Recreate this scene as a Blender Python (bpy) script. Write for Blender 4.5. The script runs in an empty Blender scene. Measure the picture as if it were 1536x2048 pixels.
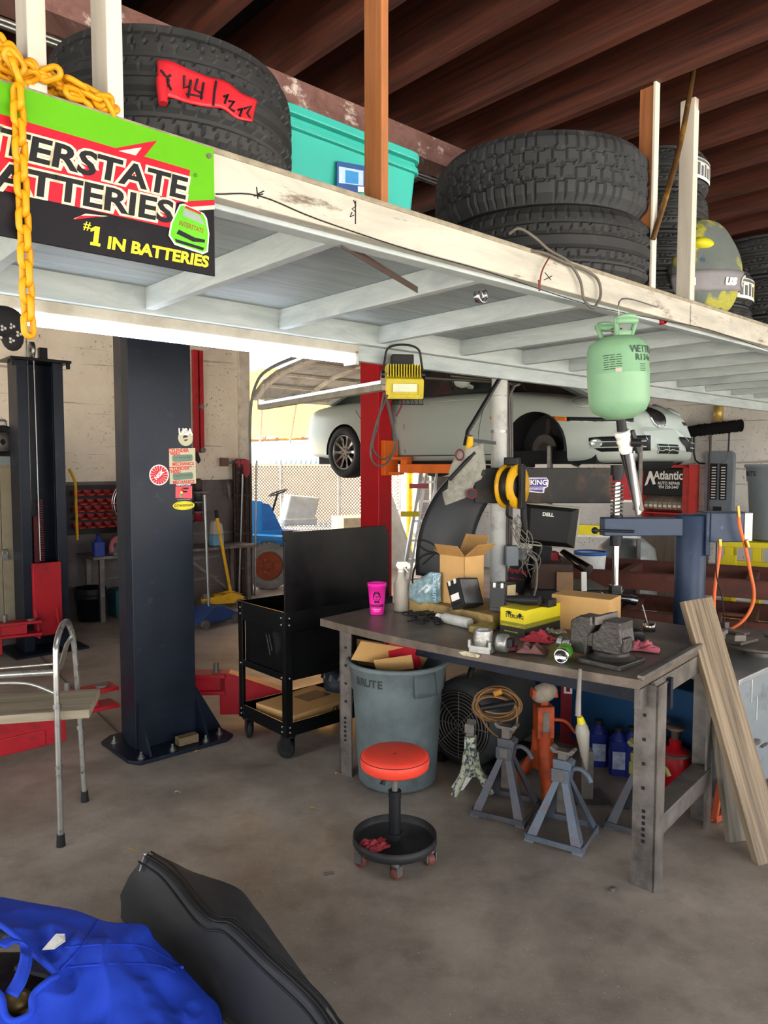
import bpy, math, random
from math import sin, cos, pi, radians as R
from mathutils import Matrix, Vector, noise
from mathutils.geometry import tessellate_polygon
from mathutils.bvhtree import BVHTree
random.seed(7)
SC = bpy.context.scene
COL = SC.collection
FPX = 1480.0; H = 1.72; PITCH = math.atan(94 / FPX)
def ray(px, py):
    a = (px - 768) / FPX; b = (1024 - py) / FPX
    return Vector((a, cos(PITCH) + b * sin(PITCH), -sin(PITCH) + b * cos(PITCH)))
EYE = Vector((0, 0, H))
def pz(px, py, z):
    d = ray(px, py); return EYE + d * ((z - H) / d.z)
def pd(px, py, y):
    d = ray(px, py); return EYE + d * (y / d.y)
def pp(px, py, o, n):
    d = ray(px, py); n = Vector(n); return EYE + d * ((Vector(o) - EYE).dot(n) / d.dot(n))
UA = R(42)
U = Vector((cos(UA), sin(UA), 0)); V = Vector((-sin(UA), cos(UA), 0)); Z = Vector((0, 0, 1))
def W(u, v, z=0): return U * u + V * v + Z * z
def uv(p): return (p.dot(U), p.dot(V))
def frame(o, x, y=Z):
    x = Vector(x).normalized(); y = Vector(y); y = (y - x * y.dot(x)).normalized(); z = x.cross(y)
    m = Matrix.Identity(4)
    for i in range(3): m[i][0] = x[i]; m[i][1] = y[i]; m[i][2] = z[i]; m[i][3] = o[i]
    return m
def TR(x=0, y=0, z=0): return Matrix.Translation((x, y, z))
def RX(a): return Matrix.Rotation(a, 4, 'X')
def RY(a): return Matrix.Rotation(a, 4, 'Y')
def RZ(a): return Matrix.Rotation(a, 4, 'Z')
def SCL(x, y, z): return Matrix.Diagonal((x, y, z, 1))
def align(p, q, up=Z):
    """matrix whose local Z runs from p towards q"""
    z = (Vector(q) - Vector(p)).normalized(); up = Vector(up)
    if abs(z.dot(up)) > .98: up = Vector((0, 1, 0)) if abs(z.y) < .9 else Vector((1, 0, 0))
    x = up.cross(z).normalized(); y = z.cross(x)
    m = Matrix.Identity(4)
    for i in range(3): m[i][0] = x[i]; m[i][1] = y[i]; m[i][2] = z[i]; m[i][3] = p[i]
    return m
def rrect(w, h, r, n=4):
    o = []
    for cx, cy, a in ((w/2-r, h/2-r, 0), (-w/2+r, h/2-r, 90), (-w/2+r, -h/2+r, 180), (w/2-r, -h/2+r, 270)):
        for i in range(n + 1):
            t = R(a + 90 * i / n); o.append((cx + r * cos(t), cy + r * sin(t)))
    return o
def circ(r, n=24, sx=1, sy=1, a0=0): return [(r * sx * cos(a0 + 2*pi*i/n), r * sy * sin(a0 + 2*pi*i/n)) for i in range(n)]
def bez(pts, n=8):
    """Catmull-Rom through points"""
    P = [Vector(p) for p in pts]; P = [P[0]*2 - P[1]] + P + [P[-1]*2 - P[-2]]; o = []
    for i in range(1, len(P) - 2):
        a, b, c, d = P[i-1:i+3]
        for k in range(n):
            t = k / n
            o.append(.5 * ((2*b) + (c - a)*t + (2*a - 5*b + 4*c - d)*t*t + (3*b - a - 3*c + d)*t**3))
    o.append(P[-2]); return o
class B:
    def __init__(s): s.v = []; s.f = []; s.m = []; s.s = []
    def add(s, vs, fs, mi=0, sm=False, M=None):
        b = len(s.v)
        s.v.extend([(M @ Vector(p)) if M is not None else Vector(p) for p in vs])
        s.f.extend([tuple(b + i for i in f) for f in fs]); s.m.extend([mi] * len(fs)); s.s.extend([sm] * len(fs)); return s
    def box(s, c, d, M=None, mi=0):
        x, y, z = d[0]/2, d[1]/2, d[2]/2
        vs = [Vector(c) + Vector((i*x, j*y, k*z)) for i in (-1, 1) for j in (-1, 1) for k in (-1, 1)]
        return s.add(vs, [(0,1,3,2),(4,6,7,5),(0,4,5,1),(2,3,7,6),(0,2,6,4),(1,5,7,3)], mi, False, M)
    def b2(s, lo, hi, M=None, mi=0):
        return s.box([(a+b)/2 for a, b in zip(lo, hi)], [abs(b-a) for a, b in zip(lo, hi)], M, mi)
    def bar(s, p, q, w, h, up=Z, mi=0, M=None):
        L = (Vector(q) - Vector(p)).length; A = align(p, q, up)
        return s.box((0, 0, L/2), (w, h, L), (M @ A) if M is not None else A, mi)
    def tube(s, pts, r, n=8, closed=False, mi=0, M=None, sm=True, caps=True):
        P = [Vector(p) for p in pts]; k = len(P); rs = r if isinstance(r, (list, tuple)) else [r]*k
        vs = []; fs = []; up = None
        for i in range(k):
            if closed: t = P[(i+1) % k] - P[i-1]
            else: t = P[min(i+1, k-1)] - P[max(i-1, 0)]
            t.normalize()
            if up is None: up = Z if abs(t.z) < .9 else Vector((1, 0, 0))
            x = up - t * up.dot(t)
            if x.length < 1e-5: x = t.orthogonal()
            x.normalize(); y = t.cross(x); up = x
            vs += [P[i] + (x * cos(2*pi*j/n) + y * sin(2*pi*j/n)) * rs[i] for j in range(n)]
        for i in range(k if closed else k-1):
            a = i*n; b = ((i+1) % k)*n
            fs += [(a+j, a+(j+1) % n, b+(j+1) % n, b+j) for j in range(n)]
        s.add(vs, fs, mi, sm, M)
        if caps and not closed:
            s.add(vs[:n], [tuple(range(n))[::-1]], mi, False, M); s.add(vs[-n:], [tuple(range(n))], mi, False, M)
        return s
    def cyl(s, p, q, r, n=20, r2=None, mi=0, M=None):
        return s.tube([p, q], [r, r if r2 is None else r2], n, False, mi, M)
    def lathe(s, prof, n=32, M=None, mi=0, sm=True, a0=0, a1=2*pi):
        full = abs(a1 - a0 - 2*pi) < 1e-6; k = n if full else n + 1
        vs = [(r * cos(a0 + (a1-a0)*j/n), r * sin(a0 + (a1-a0)*j/n), z) for r, z in prof for j in range(k)]
        fs = []
        for i in range(len(prof) - 1):
            for j in range(n):
                j2 = (j+1) % k if full else j+1
                if prof[i][0] < 1e-6: fs.append((i*k, (i+1)*k+j2, (i+1)*k+j)) if prof[i+1][0] > 1e-6 else None
                elif prof[i+1][0] < 1e-6: fs.append((i*k+j, i*k+j2, (i+1)*k))
                else: fs.append((i*k+j, i*k+j2, (i+1)*k+j2, (i+1)*k+j))
        return s.add(vs, fs, mi, sm, M)
    def prism(s, poly, d, M=None, mi=0, sm=False, z0=0, holes=None):
        loops = [poly] + (holes or []); n = 0; vs = []; fs = []
        tri = tessellate_polygon([[Vector((x, y, 0)) for x, y in l] for l in loops])
        flat = [p for l in loops for p in l]; N = len(flat)
        vs = [(x, y, z0) for x, y in flat] + [(x, y, z0 + d) for x, y in flat]
        for t in tri:
            a, b, c = [Vector((*flat[i], 0)) for i in t]
            if (b-a).cross(c-a).z < 0: t = t[::-1]
            fs.append((t[2], t[1], t[0])); fs.append(tuple(i + N for i in t))
        s.add(vs, fs, mi, False, M); b0 = 0
        for l in loops:
            k = len(l); ar = sum(l[i][0]*l[(i+1) % k][1] - l[(i+1) % k][0]*l[i][1] for i in range(k))
            side = []
            for i in range(k):
                q = (b0+i, b0+(i+1) % k, b0+(i+1) % k+N, b0+i+N)
                side.append(q if (ar > 0) == (b0 == 0) else q[::-1])
            used = vs; s.add(used, side, mi, sm, M); b0 += k
        return s
    def poly(s, pts, M=None, mi=0, off=0):
        tri = tessellate_polygon([[Vector((x, y, 0)) for x, y in pts]]); fs = []
        for t in tri:
            a, b, c = [Vector((*pts[i], 0)) for i in t]
            fs.append(t if (b-a).cross(c-a).z > 0 else t[::-1])
        return s.add([(x, y, off) for x, y in pts], fs, mi, False, M)
    def ball(s, c, r, nu=20, nv=12, sx=1, sy=1, sz=1, mi=0, M=None):
        pr = [(sin(pi*i/nv), -cos(pi*i/nv)) for i in range(nv+1)]; pr[0] = (0, -1); pr[-1] = (0, 1)
        A = TR(*c) @ SCL(r*sx, r*sy, r*sz)
        return s.lathe(pr, nu, (M @ A) if M is not None else A, mi)
    def grid(s, nu, nv, fn, mi=0, sm=True, cu=False, cv=False, M=None):
        vs = [fn(i / nu, j / nv) for i in range(nu + (0 if cu else 1)) for j in range(nv + (0 if cv else 1))]
        ku = nu if cu else nu + 1; kv = nv if cv else nv + 1; fs = []
        for i in range(nu):
            for j in range(nv):
                i2 = (i+1) % ku; j2 = (j+1) % kv
                fs.append((i*kv+j, i2*kv+j, i2*kv+j2, i*kv+j2))
        return s.add(vs, fs, mi, sm, M)
    def text(s, t, size, M, mi=0, ext=0, sx=1, off=0, shear=0, align='CENTER', sp=1):
        cu = bpy.data.curves.new('tmp', 'FONT'); cu.body = t; cu.size = size; cu.align_x = align; cu.align_y = 'CENTER'
        cu.extrude = ext; cu.offset = off; cu.shear = shear; cu.space_character = sp; cu.resolution_u = 3
        o = bpy.data.objects.new('tmp', cu); COL.objects.link(o)
        dg = bpy.context.evaluated_depsgraph_get(); me = bpy.data.meshes.new_from_object(o.evaluated_get(dg))
        s.add([v.co.copy() for v in me.vertices], [tuple(p.vertices) for p in me.polygons], mi, False, M @ SCL(sx, 1, 1))
        bpy.data.objects.remove(o); bpy.data.curves.remove(cu); bpy.data.meshes.remove(me); return s
    def bvh(s): return BVHTree.FromPolygons(s.v, s.f)
    def mesh(s, name, Mi=None, weld=False):
        me = bpy.data.meshes.new(name)
        me.from_pydata([(Mi @ p) if Mi is not None else p for p in s.v], [], s.f)
        me.polygons.foreach_set('material_index', s.m); me.polygons.foreach_set('use_smooth', s.s)
        me.update(); return me
WM = {}
def obj(name, b, mats, parent=None, world=False, bev=0, seg=2, sub=0, weld=False, solid=0):
    """one mesh object; in local coordinates of its parent unless world"""
    P = WM.get(parent.name, Matrix.Identity(4)) if parent else Matrix.Identity(4)
    me = b.mesh(name, P.inverted() if world else None)
    for m in (mats if isinstance(mats, (list, tuple)) else [mats]): me.materials.append(m)
    o = bpy.data.objects.new(name, me); COL.objects.link(o)
    if parent: o.parent = parent
    WM[o.name] = P
    if weld or bev or sub:
        md = o.modifiers.new('w', 'WELD'); md.merge_threshold = 1e-5
    if solid: md = o.modifiers.new('s', 'SOLIDIFY'); md.thickness = solid; md.offset = 0
    if bev:
        md = o.modifiers.new('b', 'BEVEL'); md.width = bev; md.segments = seg; md.limit_method = 'ANGLE'; md.angle_limit = R(38)
    if sub: md = o.modifiers.new('u', 'SUBSURF'); md.levels = sub; md.render_levels = sub
    return o
def tag(o, label=None, cat=None, group=None, kind=None):
    for k, x in (('label', label), ('category', cat), ('group', group), ('kind', kind)):
        if x: o[k] = x
    return o
def thing(name, label, cat, M=None, group=None, kind=None):
    o = bpy.data.objects.new(name, None); COL.objects.link(o); o.empty_display_size = .05
    M = M if M is not None else Matrix.Identity(4)
    o.matrix_world = M; WM[o.name] = M.copy()
    return tag(o, label, cat, group, kind)
def single(name, b, mats, label, cat, M=None, group=None, kind=None, world=False, **k):
    """thing that is one mesh; origin at M"""
    M = M if M is not None else Matrix.Identity(4)
    me = b.mesh(name, M.inverted() if world else None)
    for m in (mats if isinstance(mats, (list, tuple)) else [mats]): me.materials.append(m)
    o = bpy.data.objects.new(name, me); COL.objects.link(o); o.matrix_world = M; WM[o.name] = M.copy()
    if k.get('bev') or k.get('sub') or k.get('weld'): md = o.modifiers.new('w', 'WELD'); md.merge_threshold = 1e-5
    if k.get('solid'): md = o.modifiers.new('s', 'SOLIDIFY'); md.thickness = k['solid']; md.offset = 0
    if k.get('bev'): md = o.modifiers.new('b', 'BEVEL'); md.width = k['bev']; md.segments = 2; md.limit_method = 'ANGLE'; md.angle_limit = R(38)
    if k.get('sub'): md = o.modifiers.new('u', 'SUBSURF'); md.levels = md.render_levels = k['sub']
    return tag(o, label, cat, group, kind)
def struct(name, b, mats, **k):
    o = obj(name, b, mats, **k); o['kind'] = 'structure'; return o
def dup(root, M, label=None, group=None):
    def cp(o, par):
        c = o.copy(); COL.objects.link(c)
        if par is not None: c.parent = par
        for ch in list(o.children): cp(ch, c)
        return c
    r = cp(root, None); r.matrix_world = M; WM[r.name] = M.copy()
    if label: r['label'] = label
    if group: r['group'] = group
    return r
def cut(b, cutters):
    """boolean difference of builders, returned as a builder"""
    def mk(x):
        o = bpy.data.objects.new('t', x.mesh('t')); COL.objects.link(o)
        md = o.modifiers.new('w', 'WELD'); md.merge_threshold = 1e-5; return o
    o = mk(b); cs = [mk(c) for c in cutters]
    for c in cs:
        md = o.modifiers.new('x', 'BOOLEAN'); md.object = c; md.operation = 'DIFFERENCE'; md.solver = 'EXACT'
    dg = bpy.context.evaluated_depsgraph_get(); me = bpy.data.meshes.new_from_object(o.evaluated_get(dg)); r = B()
    r.v = [v.co.copy() for v in me.vertices]; r.f = [tuple(p.vertices) for p in me.polygons]
    r.m = [p.material_index for p in me.polygons]; r.s = [p.use_smooth for p in me.polygons]
    for x in [o] + cs: bpy.data.objects.remove(x)
    return r
def lin(h):
    h = h.lstrip('#'); c = [int(h[i:i+2], 16) / 255 for i in (0, 2, 4)]
    return tuple(x / 12.92 if x <= .04045 else ((x + .055) / 1.055) ** 2.4 for x in c) + (1,)
class N:
    def __init__(s, name):
        s.mat = bpy.data.materials.new(name); s.mat.use_nodes = True; s.t = s.mat.node_tree
        s.p = s.t.nodes['Principled BSDF']; s.co = s.n('ShaderNodeTexCoord').outputs['Object']
    def n(s, t, **k):
        x = s.t.nodes.new(t)
        for a, b in k.items(): setattr(x, a, b)
        return x
    def l(s, a, b): s.t.links.new(a, b)
    def noise(s, scale, detail=4, rough=.6, stretch=None, dist=0):
        x = s.n('ShaderNodeTexNoise'); x.inputs['Scale'].default_value = scale; x.inputs['Detail'].default_value = detail
        x.inputs['Roughness'].default_value = rough; x.inputs['Distortion'].default_value = dist; s.l(s.map(stretch), x.inputs['Vector']); return x.outputs['Fac']
    def map(s, stretch):
        if not stretch: return s.co
        if len(stretch) == 4:
            r = s.n('ShaderNodeMapping'); s.l(s.co, r.inputs['Vector']); r.inputs['Rotation'].default_value = (0, 0, -UA); m = s.n('ShaderNodeMapping'); s.l(r.outputs['Vector'], m.inputs['Vector']); m.inputs['Scale'].default_value = stretch[:3]; return m.outputs['Vector']
        m = s.n('ShaderNodeMapping'); s.l(s.co, m.inputs['Vector']); m.inputs['Scale'].default_value = stretch; return m.outputs['Vector']
    def ramp(s, f, stops):
        x = s.n('ShaderNodeValToRGB'); s.l(f, x.inputs['Fac']); e = x.color_ramp.elements
        for i, (p, c) in enumerate(stops):
            k = e[i] if i < 2 else e.new(p)
            k.position = p; k.color = c if len(c) == 4 else (*c, 1)
        return x.outputs['Color']
    def mix(s, f, a, b, mode='MIX'):
        x = s.n('ShaderNodeMix', data_type='RGBA', blend_type=mode)
        for i, q in ((0, f), (6, a), (7, b)):
            if hasattr(q, 'is_linked') or hasattr(q, 'links'): s.l(q, x.inputs[i])
            else: x.inputs[i].default_value = q
        return x.outputs[2]
    def bump(s, f, st=.2, d=.01):
        x = s.n('ShaderNodeBump'); x.inputs['Strength'].default_value = st; x.inputs['Distance'].default_value = d
        s.l(f, x.inputs['Height']); s.l(x.outputs['Normal'], s.p.inputs['Normal'])
def bw(a): return (a, a, a, 1)
MATS = {}
def mat(name, col, rough=.5, metal=0, var=.18, vs=7, bump=0, bs=80, dirt=None, da=.5, ds=5, dw=.12, st=None, emit=0, spec=None, coat=0, trans=0, alpha=1, ecol=None):
    if name in MATS: return MATS[name]
    k = N(name); p = k.p; c = lin(col)
    f = k.noise(vs, 5, .65, st)
    lo = tuple(x * (1 - var) for x in c[:3]) + (1,); hi = tuple(min(1, x * (1 + var)) for x in c[:3]) + (1,)
    cc = k.ramp(f, [(.3, lo), (.7, hi)])
    if dirt:
        g = k.noise(ds, 8, .7); m = k.ramp(g, [(da - dw, bw(0)), (da + dw, bw(1))]); cc = k.mix(m, cc, lin(dirt))
    k.l(cc, p.inputs['Base Color']); p.inputs['Metallic'].default_value = metal
    rr = k.ramp(f, [(.2, bw(max(0, rough - .08))), (.8, bw(min(1, rough + .08)))]); k.l(rr, p.inputs['Roughness'])
    if bump: k.bump(k.noise(bs, 4), bump, .01)
    if emit: p.inputs['Emission Color'].default_value = lin(ecol or col); p.inputs['Emission Strength'].default_value = emit
    p.inputs['Specular IOR Level'].default_value = .28 if metal < .3 else .5
    if spec is not None: p.inputs['Specular IOR Level'].default_value = spec
    if coat: p.inputs['Coat Weight'].default_value = coat; p.inputs['Coat Roughness'].default_value = .08
    if trans: p.inputs['Transmission Weight'].default_value = trans
    if alpha < 1: p.inputs['Alpha'].default_value = alpha
    MATS[name] = k.mat; return k.mat
def wood(name, a, b, ax=(1, 1, .06), sc=22, rough=.65, worn=None, wa=.55, bump=.15):
    """grain runs along the axis with the small scale"""
    k = N(name); f = k.noise(sc, 6, .7, ax, .6); cc = k.ramp(f, [(.32, lin(a)), (.62, lin(b))])
    if worn:
        g = k.noise(9, 9, .75, [max(x, .25) for x in ax[:3]]); m = k.ramp(g, [(wa - .04, bw(0)), (wa + .05, bw(1))]); cc = k.mix(m, cc, lin(worn))
    k.l(cc, k.p.inputs['Base Color']); k.p.inputs['Roughness'].default_value = rough; k.bump(f, bump, .01); MATS[name] = k.mat; return k.mat
# ---------------------------------------------------------------- materials of the building
def concrete():
    k = N('concrete_floor'); a = k.noise(1.1, 8, .68); b = k.noise(5.5, 8, .72); c = k.noise(130, 2, .5)
    base = k.ramp(a, [(.32, lin('#6d635a')), (.52, lin('#958a7e')), (.72, lin('#aea397'))])
    m = k.ramp(b, [(.48, bw(0)), (.72, bw(.5))]); base = k.mix(m, base, lin('#554b43'))
    sp = k.ramp(c, [(.28, bw(.25)), (.36, bw(0))]); base = k.mix(sp, base, lin('#443d37'))
    sp2 = k.ramp(k.noise(95, 2, .5), [(.69, bw(0)), (.73, bw(.6))]); base = k.mix(sp2, base, lin('#cfc6b8'))
    k.l(base, k.p.inputs['Base Color']); k.l(k.ramp(b, [(.35, bw(.62)), (.65, bw(.38))]), k.p.inputs['Roughness'])
    k.bump(c, .25, .004); return k.mat
def wallpaint(name, up, low, zb, chip='#4a4340', chip2='#8f8479'):
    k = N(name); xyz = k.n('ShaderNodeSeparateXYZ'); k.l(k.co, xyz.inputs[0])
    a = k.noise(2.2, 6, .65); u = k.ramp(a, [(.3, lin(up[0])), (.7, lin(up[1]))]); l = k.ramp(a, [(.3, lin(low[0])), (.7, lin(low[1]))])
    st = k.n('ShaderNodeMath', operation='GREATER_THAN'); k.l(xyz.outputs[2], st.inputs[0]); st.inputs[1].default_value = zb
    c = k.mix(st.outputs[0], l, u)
    sp = k.ramp(k.noise(26, 6, .75), [(.375, bw(1)), (.4, bw(0))]); g = k.ramp(k.noise(1.4, 3), [(.42, bw(0)), (.56, bw(1))])
    mm = k.mix(1.0, sp, g, 'MULTIPLY'); c = k.mix(mm, c, lin(chip))
    lines = k.ramp(k.noise(5, 6, .6, (.12, .12, 4.5)), [(.36, bw(.75)), (.375, bw(0))]); c = k.mix(lines, c, lin(chip2))
    k.l(c, k.p.inputs['Base Color']); k.p.inputs['Roughness'].default_value = .75; k.bump(k.noise(26, 6, .75), .3, .01); return k.mat
FLOOR = concrete()
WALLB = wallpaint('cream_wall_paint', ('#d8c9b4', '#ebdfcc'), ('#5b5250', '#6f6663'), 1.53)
WALLR = wallpaint('white_wall_paint', ('#c9c5bd', '#dedad2'), ('#bdb9b3', '#d5d1ca'), 1.2, '#77705f')
REDWOOD = wood('dark_rafter_wood', '#1c0c08', '#55281b', (1, .035, 1.3, 0), 34, .6)
DECK = mat('roof_boards', '#120b0a', .9, var=.4, vs=4, spec=.1)
PURP = wood('stained_roof_beam', '#5b3a35', '#7c5a55', (1, .1, 1), 10, .6, '#c9bdb6', .6)
WHITEWOOD = wood('chipped_white_paint', '#9b978c', '#bcb8ac', (.3, 1.2, 1.2), 6, .6, '#675c4d', .6)
GREYWOOD = wood('grey_painted_wood', '#939ea1', '#aeb7b9', (.3, .3, 1.5), 9, .6, '#4b4440', .705)
GREYDECK = wood('grey_painted_deck', '#838d90', '#9aa4a6', (.15, 2, 1), 9, .6, '#5d5f5f', .7)
BROWNPOST = wood('brown_post_wood', '#7b4a28', '#a2673a', (1, 1, .07), 18, .7)
STEEL = mat('bare_steel', '#8d8d8a', .38, .9, .2, 12)
DARKSTEEL = mat('dark_worn_steel', '#6f6963', .45, .35, .3, 9, dirt='#433b37', da=.58)
BLACKM = mat('black_paint', '#141416', .35, 0, .3, 5)
BLACKP = mat('black_plastic', '#17181a', .5, 0, .25, 9)
RUBBER = mat('black_rubber', '#1d1d1e', .7, 0, .3, 12, .2, 60)
CHROME = mat('chrome', '#c8c8c8', .14, 1, .06)
ALU = mat('brushed_aluminium', '#b9bab8', .35, .85, .12, 14)
WHITEP = mat('white_plastic', '#dcdad2', .5)
NAVY = mat('dark_navy_paint', '#121926', .42, .1, .3, 5, .05, 40, '#2b333f', .66, 14, .08)
RED = mat('red_machine_paint', '#a51a24', .42, 0, .15, 5, dirt='#5b1a1c', da=.66, ds=7)
CARD = mat('brown_cardboard', '#c39a62', .8, 0, .1, 5)
YEL = mat('yellow_paint', '#d9a41a', .45, 0, .15, 6, dirt='#6b4a10', da=.66, ds=9)
WHITE = mat('white_ink', '#e8e6df', .6, var=.05); BLACKI = mat('black_ink', '#16151a', .6, var=.05)
GREYM = mat('grey_machine_paint', '#7f8588', .5, 0, .12, 6, dirt='#55585a', da=.62, ds=6)
ORANGE = mat('orange_paint', '#d9651a', .5, 0, .15, 6)
TUBE = mat('lit_fluorescent_tube', '#f4f8ff', .3, var=0, emit=11, ecol='#eef4ff')
# ---------------------------------------------------------------- world, sun, camera
w = bpy.data.worlds.new('daylight'); SC.world = w; w.use_nodes = True
bg = w.node_tree.nodes['Background']
sky = w.node_tree.nodes.new('ShaderNodeTexSky'); sky.sky_type = 'HOSEK_WILKIE'; sky.turbidity = 5; sky.ground_albedo = .5
sky.sun_direction = (.3, -.35, .85)
mx = w.node_tree.nodes.new('ShaderNodeMix'); mx.data_type = 'RGBA'; mx.inputs[0].default_value = .72; mx.inputs[7].default_value = (.95, .97, 1, 1)
w.node_tree.links.new(sky.outputs[0], mx.inputs[6]); w.node_tree.links.new(mx.outputs[2], bg.inputs[0]); bg.inputs[1].default_value = 5.4
sl = bpy.data.lights.new('sun', 'SUN'); sl.energy = 42; sl.angle = R(1); sl.color = (1, .95, .86)
so = bpy.data.objects.new('sun', sl); COL.objects.link(so)
so.rotation_euler = (V * .42 + U * .12 - Z).to_track_quat('-Z', 'Y').to_euler()
cd = bpy.data.cameras.new('camera'); cam = bpy.data.objects.new('camera', cd); COL.objects.link(cam)
cd.sensor_fit = 'VERTICAL'; cd.sensor_height = 36; cd.lens = FPX / 2048 * 36; cd.clip_start = .05; cd.clip_end = 300
cam.location = EYE; cam.rotation_euler = (pi/2 - PITCH, 0, 0); SC.camera = cam
SC.view_settings.view_transform = 'Standard'; SC.view_settings.look = 'None'; SC.view_settings.exposure = .2; SC.view_settings.gamma = 1
SC.cycles.max_bounces = 7; SC.cycles.diffuse_bounces = 4; SC.cycles.glossy_bounces = 3; SC.cycles.sample_clamp_indirect = 8
# ---------------------------------------------------------------- room shell
MW = frame(W(0, 0), U, V)           # local x = U, y = V, z up
vB = 8.55; uR = 9.6; uL = -4.2; vF = -3.6; ZR = 3.35
b = B().b2((uL, vF, -.12), (uR, vB + .25, 0), MW); struct('floor', b, FLOOR)
uD0, uD1, zD = 5.27, 8.7, 3.0
b = B().b2((uL, vB, 0), (uD0, vB + .25, 4), MW).b2((uD0, vB, zD + .25), (uD1, vB + .25, 4), MW).b2((uD1, vB, 0), (uR, vB + .25, 4), MW)
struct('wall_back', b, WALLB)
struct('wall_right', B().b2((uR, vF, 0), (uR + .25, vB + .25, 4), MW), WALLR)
struct('wall_left', B().b2((uL - .25, vF, 3.0), (uL, vB + .25, 4), MW).b2((uL - .25, vF, 0), (uL, vF + 1.2, 3), MW).b2((uL - .25, vB - 1.5, 0), (uL, vB + .25, 3), MW), WALLB)  # unseen wall, put in for light control; its opening admits side daylight
b = B().b2((uL - .3, vF - .8, ZR + .325), (uR + .3, vB + .5, ZR + .37), MW); struct('ceiling', b, DECK)
u = 1.45 - .4 * 14; i = 0
while u < uR:
    i += 1
    struct('trim_%d' % i, B().bar(W(u, vF - .6, ZR + .16), W(u, vB, ZR + .16), .045, .32), REDWOOD); u += .4
struct('beam_front', B().bar(W(uL, 2.72, ZR - .06), W(uR, 2.72, ZR - .06), .13, .12), PURP)
struct('beam_rear', B().bar(W(uL, 6.2, ZR - .09), W(uR, 6.2, ZR - .09), .09, .18), BROWNPOST)
GROUND = mat('sunlit_yard_concrete', '#b9b2a6', .8, var=.15, vs=3)
struct('ground', B().b2((-30, vB + .25, -.14), (45, 60, -.02), MW).b2((-30, -40, -.14), (45, vF, -.02), MW).b2((-40, vF, -.14), (uL - .05, vB + .25, -.02), MW), GROUND)
# door frame, tracks and rolled-up door
DOORM = mat('door_panel_white', '#a9a49c', .6, dirt='#6d665d', da=.6); JAMB = mat('door_jamb_paint', '#d3c8b8', .7, dirt='#8a7d6c', da=.66)
b = B().b2((uD0 - .16, vB - .06, 0), (uD0, vB + .2, zD + .25), MW); struct('trim_91', b, JAMB, bev=.006)
b = B().b2((uD1, vB - .06, 0), (uD1 + .12, vB + .2, zD + .25), MW); struct('trim_92', b, JAMB, bev=.006)
def DW(u, y, z): return W(u, y, z)
door = thing('door_1', 'white sectional overhead garage door rolled halfway up', 'door', frame(W(uD0, vB, 0), U, V), kind='structure')
L = uD1 - uD0
prof = [(-.04, 2.62), (-.28, 2.78), (-.62, 2.9), (-1.15, 2.98), (-1.7, 3.02)]
for i in range(4):
    (y0, z0), (y1, z1) = prof[i], prof[i+1]
    A = align((0, y0, z0), (0, y1, z1), (1, 0, 0))
    l = math.hypot(y1-y0, z1-z0)
    pb = B().bar((L/2, y0, z0), (L/2, y1, z1), .03, L - .06, (1, 0, 0))
    obj('door_panel', pb, DOORM, door, bev=.004)
    rb = B()
    for k in range(5): rb.bar((.1 + k*(L-.2)/4, y0, z0 - .03), (.1 + k*(L-.2)/4, y1, z1 - .03), .03, .07, (1, 0, 0))
    rb.bar((.05, y0, z0 - .02), (L - .05, y0, z0 - .02), .04, .05)
    obj('panel_stile', rb, JAMB, door)
for x in (-.01, L + .01):
    t = B().tube(bez([(x, -.06, 0), (x, -.06, 1.4), (x, -.07, 2.3), (x, -.2, 2.74), (x, -.6, 2.95), (x, -1.9, 3.1)], 6), .022, 6)
    obj('track', t, GREYM, door)
# ---------------------------------------------------------------- storage loft
ZT = 2.48; vf = 1.64; vb = 2.98
loft = thing('storage_loft', 'white painted timber storage loft hung from the rafters', 'loft', frame(W(0, vf, 2.37), U, V))
dv = vb - vf
def lp(u, v, z): return (u, v, z - 2.37)
obj('front_beam', B().b2((-1.2, 0, 0), (3.39, .042, .107), None).b2((3.4, .0, 0), (8.6, .042, .107)), WHITEWOOD, loft, bev=.004)
obj('top_edge', B().b2((-1.2, -.004, .1), (8.6, .046, .116)), mat('rough_edge_wood', '#8d8474', .85, 0, .35, 20, .4, 40), loft, bev=.005)
obj('ledger', B().b2((-1.2, .045, -.012), (8.6, .1, .05)), GREYWOOD, loft, bev=.003)
obj('rear_beam', B().b2((-1.2, dv, -.02), (8.6, dv + .05, .12)).b2((-1.2, dv + .055, -.1), (8.6, dv + .1, .1)), GREYWOOD, loft, bev=.004)
ju = [-.59, .06, .715, 1.37, 2.03, 2.66, 3.31] + [3.9 + .52*i for i in range(9)]
for u in ju: obj('joist', B().b2((u - .02, .1, -.005), (u + .02, dv, .085)), GREYWOOD, loft, bev=.003)
dk = B()
for i in range(9): dk.b2((-1.2, .046 + i*(dv/9), .086), (8.6, .046 + (i+1)*dv/9 - .003, .104))
obj('deck', dk, GREYDECK, loft)
def pole(name, poly_u0, poly_u1, v0, v1, m, top=ZR + .2, base=.107, lean=0):
    return obj(name, B().b2((poly_u0, v0, base), (poly_u1, v1, top - 2.37)), m, loft, bev=.003)
WPOST = wood('white_post_paint', '#b5b0a4', '#cbc6bb', (1, 1, .12), 12, .6, '#6b5138', .69)
def post_at(px, py, wu, wv, m, off=0, top=ZR + .16):
    p = pp(px, py, W(0, vf + off, 0), V); u, v = uv(p)
    return obj('hanger_post', B().b2((u, off, .09), (u + wu, off + wv, top - 2.37)), m, loft, bev=.003)
post_at(57, 165, .038, .075, WPOST, .014); post_at(217, 240, .036, .09, WPOST, .006)
post_at(763, 396, .028, .078, BROWNPOST, .006)
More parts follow.
